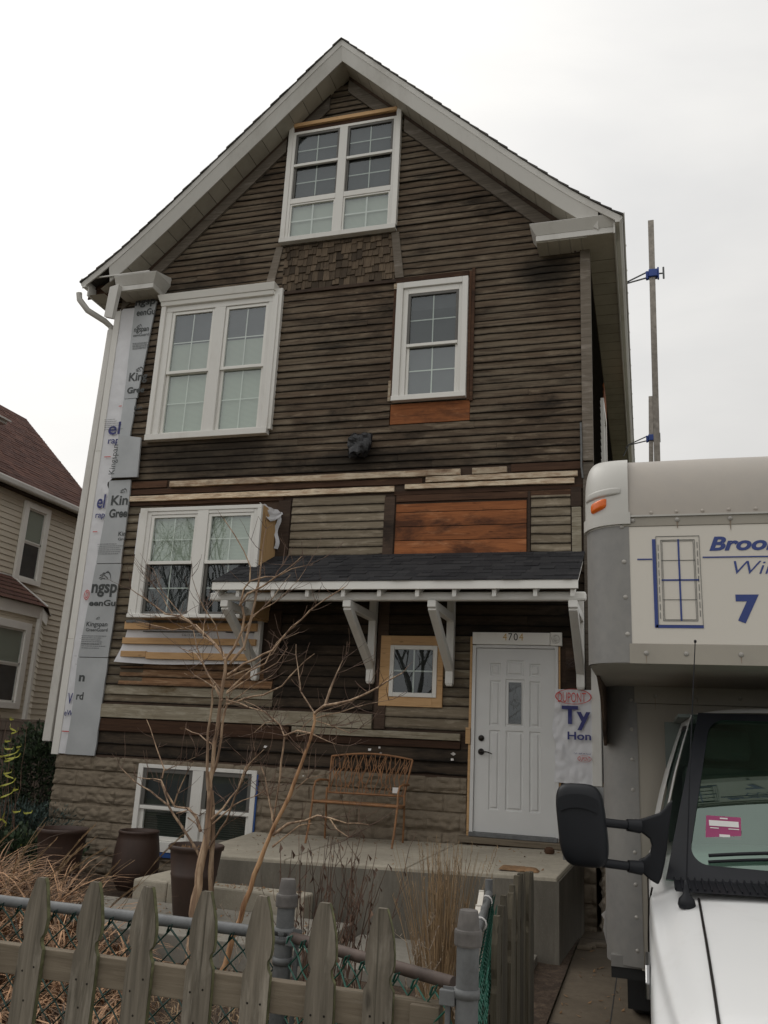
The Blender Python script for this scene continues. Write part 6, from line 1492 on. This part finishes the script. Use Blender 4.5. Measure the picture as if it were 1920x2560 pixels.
# inside the cab
mb=MB(); mb.box(.22,2*HC-.22,3.80,4.10,1.05,1.30); mb.build('dashboard',M['dash'],truck,.04)
mb=MB()
for (x,y,a) in ((.35,3.86,.1),(.55,3.92,-.2),(.62,3.84,.3)): mb.box(x-.09,x+.09,y-.05,y+.06,1.302,1.312+.01*a)
mb.build('papers',M['paper'],truck)
mb=MB(); mb.box(.1,2*HC-.1,5.40,5.45,.6,1.93); mb.box(.15,2*HC-.15,4.6,5.4,1.925,1.94); mb.build('cab_lining',M['cab'],truck)
for xs_ in (.42,1.46):
    mb=MB(); mb.box(xs_-.26,xs_+.26,4.75,5.3,.95,1.1); mb.box(xs_-.24,xs_+.24,5.2,5.34,1.05,1.7); mb.box(xs_-.13,xs_+.13,5.22,5.32,1.72,1.9); mb.build('seat',M['cab'],truck,.05)
mb=MB(); Q=[(1.46+.19*math.cos(k*.3142),4.35+.09*math.sin(k*.3142),1.30+.16*math.sin(k*.3142)) for k in range(21)]; mb.tube(Q,.013,8); mb.build('steering_wheel',M['black'],truck)
# cowl with ribs, wiper
mb=MB()
def cw(u,v):
    x=.082+(2*HC-.164)*u; y=3.46-.045*(1-(2*u-1)**2)+.27*v; return (x,y,1.268+.022*v+.02*(1-(2*u-1)**2)+.0)
mb.grid(cw,60,6)
for k in range(70):
    a=Vector(cw(k/70,.08)); b=Vector(cw(k/70,.9)); mb.bar(a+Vector((0,0,.004)),b+Vector((0,0,.004)),.005,.008)
mb.build('cowl_grille',M['black'],truck,fix=False)
mb=MB(); Q=[ws(.08+.42*k/12,.115+.035*math.sin(k/12*3.14)+.03*k/12,.035) for k in range(13)]; mb.tube(Q,.007,6); Q=[ws(.08+.42*k/12,.10+.035*math.sin(k/12*3.14)+.03*k/12,.018) for k in range(13)]; mb.tube(Q,.006,6)
mb.tube([ws(.30,.14,.04),ws(.42,.08,.03),ws(.5,.0,.01)],.009,6); mb.build('wiper',M['black'],truck)
# antenna
mb=MB(); ab=survey(1716,2238,Y=3.40); mb.lathe((ab.x,3.40,onbody(ab.x,3.40)-.008),[(.026,0),(.030,.012),(.026,.03),(.012,.045),(.008,.07),(.004,.09),(.001,.091)],16); at=survey(1738,1603,Y=3.45); bt=survey(1738,1603,Y=3.40)
mb.tube([(ab.x,3.40,onbody(ab.x,3.4)+.05),((ab.x+bt.x)/2,3.40,(1.35+bt.z)/2),(bt.x,3.40,bt.z)],[.0032,.0026,.002],6); mb.lathe((bt.x,3.40,bt.z-.004),[(.001,-.004),(.005,0),(.005,.006),(.001,.01)],10); mb.build('antenna',M['black'],truck)
# mirror with two arms
mcx=(survey(1396,2060,Y=3.55).x+survey(1513,2060,Y=3.55).x)/2
zt1=survey(1460,1958,Y=3.55).z; zb1=survey(1470,2172,Y=3.55).z; mcz=(zt1+zb1)/2
def sq(u,v,c,h,e=.45,lean=0):
    a=u*6.28318; b=(v-.5)*3.14159; f=lambda x:math.copysign(abs(x)**e,x)
    x=h[0]*f(math.cos(b))*f(math.cos(a)); y=h[1]*f(math.cos(b))*f(math.sin(a)); z=h[2]*f(math.sin(b))
    return (c[0]+x+lean*z,c[1]+y,c[2]+z)
mir_=MB(); mir_.grid(lambda u,v:sq(u,v,(mcx,3.58,mcz),(.092,.062,(zt1-zb1)/2*.98),.5,-.10),40,28)
mir_.grid(lambda u,v:(mcx-.01+.075*(2*u-1),3.58-.064-.010*max(0,1-(2*u-1)**2),mcz+.045+.05*v+.02*(1-(2*u-1)**2)),12,4)
mo=mir_.build('mirror_head',M['black'],truck,fix=False)
mb=MB(); mb.add([(mcx-.08,3.646,mcz-.14),(mcx+.08,3.646,mcz-.14),(mcx+.08,3.646,mcz+.14),(mcx-.08,3.646,mcz+.14)],[(0,1,2,3)]); mb.build('mirror_glass',M['chrome'],truck)
for (p0,p1) in (((1470,2052),(1600,2066)),((1470,2152),(1604,2170))):
    a=survey(*p0,Y=3.55); b=survey(*p1,Y=3.62); mb=MB(); mb.tube([a,b],.0165,14); a2=a.lerp(b,.75); mb.tube([a2,b],[.022,.026],12); mb.build('mirror_arm',M['black'],truck)
mp=[(1590,2052),(1612,2046),(1648,2034),(1662,2020),(1672,2008),(1682,2000),(1676,2040),(1672,2080),(1668,2120),(1662,2160),(1654,2195),(1646,2213),(1625,2200),(1602,2180),(1590,2168),(1598,2150),(1612,2146),(1625,2134),(1629,2115),(1624,2098),(1612,2088),(1600,2080),(1590,2068)]
V1=[survey(*p,Y=3.66) for p in mp]; V2=[Vector((v.x,v.y+.06,v.z)) for v in V1]; n=len(mp); mb=MB()
mb.add([tuple(v) for v in V1+V2],[tuple(range(n)),tuple(range(2*n-1,n-1,-1))]+[(i,i+n,(i+1)%n+n,(i+1)%n) for i in range(n)],.5); mb.build('mirror_mount',M['black'],truck,.008)
# badge on the wing, door seam, sticker
b0=[survey(1400+x*.31344,2100+y*.31344,X=HC-.963) for x,y in ((775,665),(800,740),(812,790),(812,900),(800,935),(778,850),(760,760),(762,690))]
zc=sum(p.z for p in b0)/8; 
mb=MB(); 
ypos=3.22; 
for (w,m,o) in ((.0,'chrome',0),):
    P=[(HC-.966,ypos-.10,1.035),(HC-.966,ypos-.04,1.075),(HC-.966,ypos+.12,1.085),(HC-.966,ypos+.14,1.06),(HC-.966,ypos+.0,1.0),(HC-.966,ypos-.09,.985)]
    mb.prism([(p[1],p[2]) for p in P],HC-.970,HC-.955,axis='x')
mb.build('wing_badge',M['chrome'],truck,.004)
mb=MB(); Q=[(HC-.9595,3.76,z) for z in (.5,.8,1.05)]+[(HC-.955,3.745,1.17),(HC-.94,3.73,1.24)]; mb.tube(Q,.004,6); mb.tube([(HC-.9595,4.9,z) for z in (.5,.8,1.15)],.004,6); mb.build('door_seam',M['bronze'],truck)
s0=survey(1764,2094,Y=3.83); s1=survey(1850,2045,Y=3.83)
mb=MB(); mb.hexa([(s0.x,3.83,s0.z),(s1.x,3.83,s0.z),(s1.x,3.834,s0.z),(s0.x,3.834,s0.z),(s0.x+.008,3.86,s1.z),(s1.x+.006,3.86,s1.z),(s1.x+.006,3.864,s1.z),(s0.x+.008,3.864,s1.z)]); stk=mb.build('permit_sticker',M['pinks'],truck)
mb=MB(); w=s1.x-s0.x; h=s1.z-s0.z
for (u0,u1,v0,v1) in ((.08,.92,.55,.80),(.40,.62,.88,.94),(.35,.65,.08,.2),(.1,.35,.44,.48),(.62,.92,.44,.48)):
    za,zb=s0.z+h*v0,s0.z+h*v1; ya=lambda z:3.83+.03*(z-s0.z)/h-.0015
    mb.add([(s0.x+.006+w*u0,ya(za),za),(s0.x+.006+w*u1,ya(za),za),(s0.x+.006+w*u1,ya(zb),zb),(s0.x+.006+w*u0,ya(zb),zb)],[(0,1,2,3)])
mb.build('sticker_print',M['paper'],stk)
# wheels
def wheel(x0,x1,y,r=.40):
    mb=MB(); prof_=[(r*.58,0),(r*.9,0),(r,.04),(r,x1-x0-.04),(r*.9,x1-x0),(r*.58,x1-x0)]; n=36; vs=[]
    for (a,b) in prof_:
        for k in range(n): t=6.2832*k/n; vs.append((x0+b,y+a*math.cos(t),-.05+r+a*math.sin(t)))
    mb.add(vs,[(i*n+k,i*n+(k+1)%n,(i+1)*n+(k+1)%n,(i+1)*n+k) for i in range(5) for k in range(n)],.5,smooth=True); w_=mb.build('wheel',M['rubber'],truck)
    mb=MB(); vs=[]
    for (a,b) in ((r*.58,.01),(r*.5,.05),(r*.25,.03),(.001,.02)):
        for k in range(n): t=6.2832*k/n; vs.append((x0+(b if x0<HC else (x1-x0-b)),y+a*math.cos(t),-.05+r+a*math.sin(t)))
    mb.add(vs,[(i*n+k,i*n+(k+1)%n,(i+1)*n+(k+1)%n,(i+1)*n+k) for i in range(3) for k in range(n)],.5); mb.build('rim',M['steel'],w_)
wheel(HC-.93,HC-.70,3.0,.37); wheel(HC+.70,HC+.93,3.0,.37); wheel(TX0+.09,TX0+.52,7.2,.39); wheel(TX1-.52,TX1-.09,7.2,.39)
mb=MB(); mb.box(TX0+.09,TX0+.50,6.62,6.632,.10,.56); mb.build('mud_flap',M['rubber'],truck)
mb=MB(); mb.box(HC-.94,HC+.94,2.34,2.42,.45,.68); mb.build('bumper',M['chrome'],truck,.03)
mb=MB(); mb.box(HC-.55,HC+.55,2.40,2.44,.70,.88); mb.build('grille',M['black'],truck,.01)
for s in (-1,1):
    mb=MB(); mb.box(HC+s*.70-.12,HC+s*.70+.12,2.40,2.45,.70,.88); mb.build('headlight',M['glassd'],truck,.015)
mb=MB(); mb.add([(TX0+.012,YL_+RC+.03,.95),(TX0-.02,YL_+RC+.0,.72),(TX0+.006,YL_+RC+.03,.60)],[(0,1,2)]); mb.add([(TX0+.012,YL_+RC+.03,.84),(TX0-.03,YL_+RC+.0,.80),(TX0+.006,YL_+RC+.03,.74)],[(0,1,2)]); mb.build('torn_tape',M['paper'],truck)
# ================================================================== poles beyond the house
def pole(x0,z0,x1,z1,y,w,label,zc,lean=0):
    r0=empty('scaffold_pole',(x1,y,0),label,'pole','tall metal poles standing beyond the house')
    mb=MB(); dx=(x0-x1)/(z0-z1); xb=x1-dx*z1
    mb.hexa([(xb-w/2,y,0),(xb+w/2,y,0),(xb+w/2,y+w*.7,0),(xb-w/2,y+w*.7,0),(x0-w/2,y,z0),(x0+w/2,y,z0),(x0+w/2,y+w*.7,z0),(x0-w/2,y+w*.7,z0)])
    mb.build('pole_tube',M['silver'],r0,.003)
    xc=xb+dx*zc; mb=MB(); mb.box(xc-w*.62,xc+w*.85,y-.03,y+w*.7+.03,zc-.06,zc+.06); mb.box(xc+w*.85,xc+w*1.15,y,y+.06,zc-.09,zc+.10); mb.box(xc-w*1.1,xc-w*.62,y,y+.06,zc-.08,zc+.05); mb.build('clamp',M['clampb'],r0,.008)
    mb=MB(); mb.tube([(xc+w*1.15,y+.03,zc),(xc+w*1.9,y+.03,zc)],.012,8); mb.tube([(xc+w*1.9,y+.03,zc-.09),(xc+w*1.9,y+.03,zc+.10)],.014,8); mb.build('screw_handle',M['steel'],r0)
    mb=MB(); xg=XR+.50
    mb.tube([(xc-w*1.0,y+.03,zc-.05),(xc-.42,y+.03,zc-.12),(xg-.2,y+.02,zc-.18)],.012,6); mb.tube([(xc-w*1.0,y+.03,zc+.04),(xc-.42,y+.03,zc-.11),(xg-.25,y+.02,zc-.35)],.012,6); mb.build('brace_rod',M['steel'],r0)
    return r0
a=survey(1627,550,Y=12); b=survey(1643,1145,Y=12); c=survey(1632,683,Y=12)
pole(a.x,a.z,b.x,b.z,12,.085,'taller rough aluminium pole with a blue clamp beyond the right eave',c.z)
a=survey(1627,990,Y=16.5); b=survey(1628,1145,Y=16.5); c=survey(1630,1094,Y=16.5)
pole(a.x-.0,a.z,b.x,b.z,16.5,.085,'shorter aluminium pole farther back along the right eave',c.z)
# ================================================================== neighbour house
nb=empty('neighbour_house',(-14,14,0),'beige vinyl sided house with brown shingle roof left of the stripped house','house')
NX=-10.93; NY0,NY1=6.5,15.0; NZ=5.92
mb=MB(); k=0; z=1.0
wins=[]
def npt(px,py): return survey(px,py,X=NX)
w1=[npt(*K(150,617)),npt(*K(300,683)),npt(*K(62,1105)),npt(*K(225,1150))]
wy0=(w1[0].y+w1[2].y)/2; wy1=(w1[1].y+w1[3].y)/2; wz0=(w1[2].z+w1[3].z)/2; wz1=(w1[0].z+w1[1].z)/2
while z<NZ:
    h=.105; segs=[(NY0,NY1)]
    mb.add([(NX+.014,NY0,z+.012),(NX+.014,NY1,z+.012),(NX+.001,NY1,z+h),(NX+.001,NY0,z+h),(NX-.01,NY0,z+.002),(NX-.01,NY1,z+.002)],[(0,1,2,3),(4,5,1,0)]); z+=h
mb.build('siding',M['vinyl'],nb,fix=False)
mb=MB(); mb.box(-18,NX-.002,NY0,NY1,.0,NZ+.1); mb.build('wall',M['vinyl'],nb)
mb=MB(); mb.box(-18,NX-.0,NY0-.02,NY1+.02,-.1,1.0); mb.build('foundation',M['block'],nb)
def nwin(y0,y1,z0,z1,X,cas=.11):
    mb=MB(); mb.box(X,X+.06,y0,y0+cas,z0,z1); mb.box(X,X+.06,y1-cas,y1,z0,z1); mb.box(X,X+.06,y0+cas,y1-cas,z1-cas,z1); mb.box(X,X+.07,y0+cas,y1-cas,z0,z0+cas*.8); o=mb.build('window',M['vinylw'],nb,.004)
    ya,yb_,za,zb=y0+cas,y1-cas,z0+cas*.8,z1-cas; zm=(za+zb)/2+.02
    mb=MB()
    for (z_0,z_1,x_) in ((zm,zb,X+.03),(za,zm,X+.02)):
        mb.box(x_-.012,x_,ya,ya+.035,z_0,z_1); mb.box(x_-.012,x_,yb_-.035,yb_,z_0,z_1); mb.box(x_-.012,x_,ya,yb_,z_0,z_0+.03); mb.box(x_-.012,x_+.001,ya,yb_,z_1-.03,z_1)
    mb.build('sash',M['rail'],o)
    mb=MB(); mb.add([(X+.016,ya,za),(X+.016,yb_,za),(X+.016,yb_,zb),(X+.016,ya,zb)],[(0,1,2,3)]); mb.build('glass',M['glass'],o,fix=False)
    mb=MB(); mb.add([(X+.009,ya,zm),(X+.009,yb_,zm),(X+.009,yb_,zb),(X+.009,ya,zb)],[(0,1,2,3)]); mb.build('blind',M['blind'],o,fix=False)
    mb=MB(); mb.add([(X+.0085,ya,za),(X+.0085,yb_,za),(X+.0085,yb_,zm),(X+.0085,ya,zm)],[(0,1,2,3)]); mb.build('curtain',M['inside2'],o,fix=False)
nwin(wy0,wy1,wz0,wz1,NX+.015)
# roof
EX=-10.78; ZE=6.0; rr=random.Random(9)
ap=survey(63,1048,Y=NY1); 
pit=(ap.z-ZE)/(EX-ap.x); nrow=34; RXn=ap.x; 
mb=MB()
for r in range(nrow):
    t0=r/nrow; t1=(r+1)/nrow; xa=EX+(RXn-EX)*t0; xb=EX+(RXn-EX)*t1; za=ZE+(ap.z-ZE)*t0; zb=ZE+(ap.z-ZE)*t1; y=NY0-.3-rr.uniform(0,.3)
    while y<NY1+.05:
        L=rr.choice((.15,.2,.3,.25)); ye=min(y+L,NY1+.06); tt=rr.choice((0,0,.008))
        if ye>y+.01: mb.add([(xa+.0,y,za+.012+tt),(xa,ye-.004,za+.012+tt),(xb,ye-.004,zb+.006),(xb,y,zb+.006),(xa,y,za-.002),(xa,ye-.004,za-.002)],[(0,1,2,3),(4,5,1,0)])
        y+=L
mb.build('roof',M['shbrown'],nb,fix=False)
mb=MB(); mb.prism([(EX,ZE-.02),(RXn,ap.z-.02),(2*RXn-EX,ZE-.02)],NY0-.2,NY1+.04); mb.prism([(RXn-.1,ap.z-.12),(RXn,ap.z+.02),(RXn+.1,ap.z-.12)],NY0-.3,NY1+.05); mb.build('roof_deck',M['shbrown'],nb)
mb=MB(); mb.box(EX-.02,EX+.10,NY0-.3,NY1+.05,ZE-.13,ZE-.0); mb.build('gutter',M['alum'],nb,.03)
mb=MB(); mb.box(NX,EX-.0,NY0-.3,NY1+.05,ZE-.16,ZE-.135); mb.build('soffit',M['darkwood'],nb)
# roof vent
v=survey(12,1030,Y=12.6); mb=MB(); mb.box(v.x-.22,v.x+.0,12.4,12.7,v.z-.22,v.z-.10); mb.hexa([(v.x-.25,12.35,v.z-.08),(v.x+.06,12.35,v.z-.16),(v.x+.06,12.75,v.z-.16),(v.x-.25,12.75,v.z-.08),(v.x-.25,12.35,v.z-.05),(v.x+.06,12.35,v.z-.13),(v.x+.06,12.75,v.z-.13),(v.x-.25,12.75,v.z-.05)]); mb.build('roof_vent',M['alum'],nb)
# bay with its own small roof
BXf=NX+.62
c1=survey(*K(245,1290),X=BXf); by1=c1.y
ztop=survey(*K(245,1275),X=BXf).z
by0=by1-1.7
mb=MB(); mb.hexa([(NX,by0-.6,.6),(NX,by1+.62,.6),(NX,by1+.62,.6),(NX,by0-.6,.6),(NX,by0-.6,.6),(NX,by1,.6),(NX,by1,.6),(NX,by0,.6)]) if 0 else None
pl_=[(NX,by0-.62),(BXf,by0),(BXf,by1),(NX,by1+.95)]
z=1.0
while z<ztop-.1:
    h=.105
    for (p,q) in zip(pl_,pl_[1:]):
        d=Vector((q[0]-p[0],q[1]-p[1],0)).normalized(); n_=Vector((d.y,-d.x,0)); a=Vector((p[0],p[1],0)); b=Vector((q[0],q[1],0))
        mb.add([a+n_*.014+Vector((0,0,z+.012)),b+n_*.014+Vector((0,0,z+.012)),b+n_*.001+Vector((0,0,z+h)),a+n_*.001+Vector((0,0,z+h)),a-n_*.01+Vector((0,0,z+.002)),b-n_*.01+Vector((0,0,z+.002))],[(0,1,2,3),(4,5,1,0)])
    z+=h
mb.prism(pl_,.3,ztop-.02,axis='z'); bay=mb.build('bay',M['vinyl'],nb,fix=False)
mb=MB()
for (p,q) in zip(pl_,pl_[1:]):
    a=Vector((p[0],p[1],ztop-.10)); b=Vector((q[0],q[1],ztop-.10)); mb.bar(a,b,.10,.20)
mb.tube([(BXf+.015,by1,.4),(BXf+.015,by1,ztop-.1)],.055,6,smooth=False)
mb.build('bay_trim',M['vinylw'],bay)
mb=MB(); pk=Vector((NX,(by0+by1)/2+.35,ztop+.62)); rp=[(NX,by0-.78),(BXf+.12,by0-.05),(BXf+.12,by1+.06),(NX,by1+1.1)]
tp=[Vector((NX,by0+.3,ztop+.55)),Vector((NX,by0+.35,ztop+.55)),Vector((NX,by1-.1,ztop+.55)),Vector((NX,by1-.05,ztop+.55))]
for i in range(3):
    a=Vector((*rp[i],ztop+.0)); b=Vector((*rp[i+1],ztop+.0)); 
    for r in range(6):
        t0,t1=r/6,(r+1)/6; mb.add([a.lerp(tp[i],t0)+Vector((0,0,.012)),b.lerp(tp[i+1],t0)+Vector((0,0,.012)),b.lerp(tp[i+1],t1),a.lerp(tp[i],t1)],[(0,1,2,3)])
mb.build('bay_roof',M['shbrown'],bay,fix=False)
mb=MB(); mb.tube([tp[2],Vector((*rp[2],ztop+.02))],.02,6); mb.tube([tp[1],tp[2]],.02,6); mb.tube([tp[3],Vector((*rp[3],ztop+.02))],.02,6); mb.build('flashing',M['alum'],bay)
zz1=survey(*K(100,1360),X=BXf).z; zz0=survey(*K(100,1900),X=BXf).z
nwin(by0-.0,by1-.22,zz0,zz1,BXf+.015,.13)
# ================================================================== board fence between the houses
bf=empty('board_fence',(-8.9,12.0,0),'tall brown board fence closing the gap between the two houses','fence')
zt0=survey(60,1795,Y=12.0).z; mb=MB(); x=-10.3; rr=random.Random(4)
i=0
while x<-7.6:
    w=.135; mb=MB(); mb.box(x,x+w,12.0,12.022,.03,zt0-.06); 
    mb.build('board',M['bfence'],bf,.002); x+=w+.012
mb=MB(); mb.box(-10.3,-7.6,11.96,11.998,zt0-.20,zt0-.06); mb.box(-10.3,-7.6,11.95,12.05,zt0-.059,zt0-.02); mb.build('rail',M['bfence'],bf,.003)
# ================================================================== ground
def sheet(name,poly,z,mat,label=None,n=1):
    mb=MB(); mb.add([(x,y,z) for x,y in poly],[tuple(range(len(poly)))]); o=mb.build(name,mat,None,fix=False); return tag(o,kind='structure')
G=MB(); G.add([(-300,-300,-.062),(300,-300,-.062),(300,400,-.062),(-300,400,-.062)],[(0,1,2,3)]); g=G.build('ground',M['lawn'],None,fix=False); tag(g,kind='structure')
mb=MB(); mb.grid(lambda u,v:(-11+10.3*u,2.4+10*v,-.03+.05*mn.noise(Vector((u*14,v*14,2)))*(1 if .02<u<.98 else 0)+.012),120,110); o=mb.build('garden_bed',M['soil'],None,fix=False); tag(o,kind='structure')
sheet('driveway',[(-.70,1.2),(3.2,1.2),(3.2,24),(-.70,24)],-.045,M['drive'])
mb=MB(); 
for a,b in ((( -.70,1.2),(-.12,1.2)),): pass
for (x,) in ((-.30,),): mb.box(x-.004,x+.004,1.2,24,-.0455,-.0435)
for y in (3.2,6.6,9.6): mb.box(-.7,3.2,y-.004,y+.004,-.0455,-.0434)
o=mb.build('driveway_joint',M['asphalt'],None); tag(o,kind='structure')
mb=MB(); mb.box(-5.12,-2.55,6.7,7.87,-.03,.182); mb.box(-2.54,-.95,6.9,8.1,-.03,.06); o=mb.build('garden_path',M['path'],None,.01); tag(o,kind='structure')
sheet('pavement',[(-40,-.9),(40,-.9),(40,1.2),(-40,1.2)],-.05,M['path'])
sheet('road',[(-60,-12),(60,-12),(60,-2.6),(-60,-2.6)],-.054,M['asphalt'])
mb=MB(); rr=random.Random(88)
for i in range(420):
    k=rr.random()
    if k<.35: x,y=rr.uniform(-4.3,-.9),rr.choice((rr.uniform(8.25,9.8),rr.uniform(9.5,9.85))); z=zt(x,y)+.003
    elif k<.65: x,y=rr.uniform(-5.0,-2.7),rr.uniform(6.8,7.8); z=.186
    elif k<.8: x,y=rr.uniform(-4.3,-3.1),rr.uniform(7.9,8.1); z=.366
    else: x,y=rr.uniform(-.65,-.2),rr.uniform(3,9.5); z=-.038
    a=rr.uniform(0,6.28); L=rr.uniform(.008,.028); c=Vector((x,y,z)); u=Vector((math.cos(a),math.sin(a),.1)); w=Vector((-math.sin(a),math.cos(a),.2))
    mb.add([c-u*L,c+w*L*.4,c+u*L+Vector((0,0,L*.4)),c-w*L*.4],[(0,1,2,3)])
o=mb.build('leaf_litter',M['straw2'],None,fix=False); tag(o,'tiny dry leaf scraps scattered on the concrete','leaf litter',kind='stuff')
# ================================================================== bare street tree and houses across the road (they show in the window glass)
def baretree(x,y,h,seed,label,r_0=.2):
    r0=empty('street_tree',(x,y,-.05),label,'tree','bare trees across the road'); rr=random.Random(seed); mb=MB()
    def grow(p,d,L,r,lev):
        Q=[p];v=d
        for k in range(5): v=(v+Vector((rr.uniform(-.16,.16),rr.uniform(-.16,.16),rr.uniform(-.02,.14)))).normalized(); Q.append(Q[-1]+v*L/5)
        mb.tube(Q,[r*(1-.1*k) for k in range(6)],8 if lev<2 else 4,False)
        if lev>=6 or r<.006: return
        for j in range(3 if lev<5 else 2):
            q=Q[rr.randint(2,5)]; a=rr.uniform(0,6.28); w=(v*1.0+Vector((math.cos(a),math.sin(a),rr.uniform(0,.5)))*rr.uniform(.5,.95)).normalized(); grow(q,w,L*rr.uniform(.62,.85),r*.60,lev+1)
    grow(Vector((x,y,-.05)),Vector((0,0,1)),h*.32,r_0,0); mb.build('trunk',M['treebark'],r0); return r0
baretree(-14.5,-6.6,12,5,'larger bare tree across the road, mirrored in the projecting window',.15)
baretree(-7.2,-6.9,11,8,'smaller bare tree across the road, mirrored in the little square window',.11)
# ================================================================== sky and light
W=bpy.data.worlds.new('World'); S.world=W; W.use_nodes=True; nt=W.node_tree; nt.nodes.clear()
out=N(nt,'ShaderNodeOutputWorld'); bg=N(nt,'ShaderNodeBackground'); sk=N(nt,'ShaderNodeTexSky'); sk.sky_type='NISHITA'; sk.sun_disc=False
EL,AZ=math.radians(48),math.radians(-62)
sk.sun_elevation=EL; sk.sun_rotation=AZ; sk.air_density=1.5; sk.dust_density=6
hs=N(nt,'ShaderNodeHueSaturation'); hs.inputs['Saturation'].default_value=.12; nt.links.new(sk.outputs[0],hs.inputs['Color'])
tc=N(nt,'ShaderNodeTexCoord'); sp=N(nt,'ShaderNodeSeparateXYZ'); nt.links.new(tc.outputs['Generated'],sp.inputs[0])
mp=N(nt,'ShaderNodeMapping'); mp.inputs['Scale'].default_value=(1,1,2.2); nt.links.new(tc.outputs['Generated'],mp.inputs[0])
cl=noise(nt,mp.outputs[0],1.9,6,.5,.3); clr=ramp(nt,cl,[(.33,(.86,.865,.875)),(.67,(1.09,1.08,1.06))])
up=ramp(nt,sp.outputs[2],[(0.0,(8.45,8.35,8.15)),(.35,(9.5,9.42,9.25)),(1.0,(12.8,12.7,12.5))])
# brighter towards the hidden sun at the left
sx=mathn(nt,'MULTIPLY_ADD',sp.outputs[0],-.24,.985); cb=N(nt,'ShaderNodeCombineColor')
for i in range(3): nt.links.new(sx,cb.inputs[i])
col=mixc(nt,.82,hs.outputs[0],up); col=mixc(nt,1.0,col,clr,'MULTIPLY'); col=mixc(nt,1.0,col,cb.outputs[0],'MULTIPLY')
sy=mathn(nt,'MULTIPLY_ADD',sp.outputs[1],-.085,.985); cb2=N(nt,'ShaderNodeCombineColor')
for i in range(3): nt.links.new(sy,cb2.inputs[i])
col=mixc(nt,1.0,col,cb2.outputs[0],'MULTIPLY')
nt.links.new(col,bg.inputs[0]); bg.inputs[1].default_value=.101; nt.links.new(bg.outputs[0],out.inputs[0])
ld=bpy.data.lights.new('sun','SUN'); ld.energy=.5; ld.angle=math.radians(25); ld.color=(1,.97,.92); lo=bpy.data.objects.new('sun',ld); COL.objects.link(lo)
# sun direction from azimuth: rotation 0 = +Y, turning clockwise seen from above
sd=Vector((math.sin(AZ)*math.cos(EL),math.cos(AZ)*math.cos(EL),math.sin(EL)))
lo.rotation_euler=sd.to_track_quat('Z','Y').to_euler(); lo.location=(-8,4,14)
S.view_settings.view_transform='Standard'; S.view_settings.look='None'; S.view_settings.exposure=0; S.view_settings.gamma=1
S.render.resolution_x=768; S.render.resolution_y=1024
# ================================================================== one mesh per separate piece
def explode(o,tol=.004):
    me=o.data; n=len(me.polygons)
    if n==0 or n>6000: return
    par=list(range(len(me.vertices)))
    def find(a):
        while par[a]!=a: par[a]=par[par[a]]; a=par[a]
        return a
    for p in me.polygons:
        r=find(p.vertices[0])
        for v in p.vertices[1:]: par[find(v)]=r
    comp={}
    for p in me.polygons: comp.setdefault(find(p.vertices[0]),[]).append(p.index)
    boxes=[]
    for k,ps in comp.items():
        vs=[me.vertices[v].co for p in ps for v in me.polygons[p].vertices]
        boxes.append([[min(v[i] for v in vs)-tol for i in range(3)],[max(v[i] for v in vs)+tol for i in range(3)],ps])
    ch=True
    while ch:
        ch=False
        for i in range(len(boxes)):
            for j in range(i+1,len(boxes)):
                a,b=boxes[i],boxes[j]
                if all(a[0][q]<=b[1][q] and b[0][q]<=a[1][q] for q in range(3)):
                    boxes[i]=[[min(a[0][q],b[0][q]) for q in range(3)],[max(a[1][q],b[1][q]) for q in range(3)],a[2]+b[2]]; boxes.pop(j); ch=True; break
            if ch: break
    if len(boxes)<2: return
    for bx in boxes[1:]:
        c=o.copy(); c.data=me.copy(); COL.objects.link(c); keep=set(bx[2])
        bm=bmesh.new(); bm.from_mesh(c.data); bm.faces.ensure_lookup_table(); bmesh.ops.delete(bm,geom=[f for f in bm.faces if f.index not in keep],context='FACES'); bm.to_mesh(c.data); bm.free()
    keep=set(boxes[0][2]); bm=bmesh.new(); bm.from_mesh(me); bmesh.ops.delete(bm,geom=[f for f in bm.faces if f.index not in keep],context='FACES'); bm.to_mesh(me); bm.free()
SPLIT={'rafter','batten','trim_board','corner_post','corner_panel','corner_cap','brace_board','lath_strip','rough_casing','rough_jamb','sill_board','step','post','post_cap','door_seam','bonnet_seam','tension_bar','hinge','white_tie','front_rail','tension_band','barge_board','brace_rod','header_board','torn_tape','marker_lamp','lamp_hood','latch','band','window_seal','side_wall','corner_board','papers','chassis','frieze_board','flashing','rail','screw_handle','top_rail','armrest','rust_streak'}
for o in list(COL.objects):
    if o.type=='MESH' and o.name.split('.')[0] in SPLIT and not o.children: explode(o)
    elif o.type=='MESH' and o.name.split('.')[0] in ('printed_mark','ribbon','staple_scraps'): explode(o,.03 if 'mark' in o.name else .002)
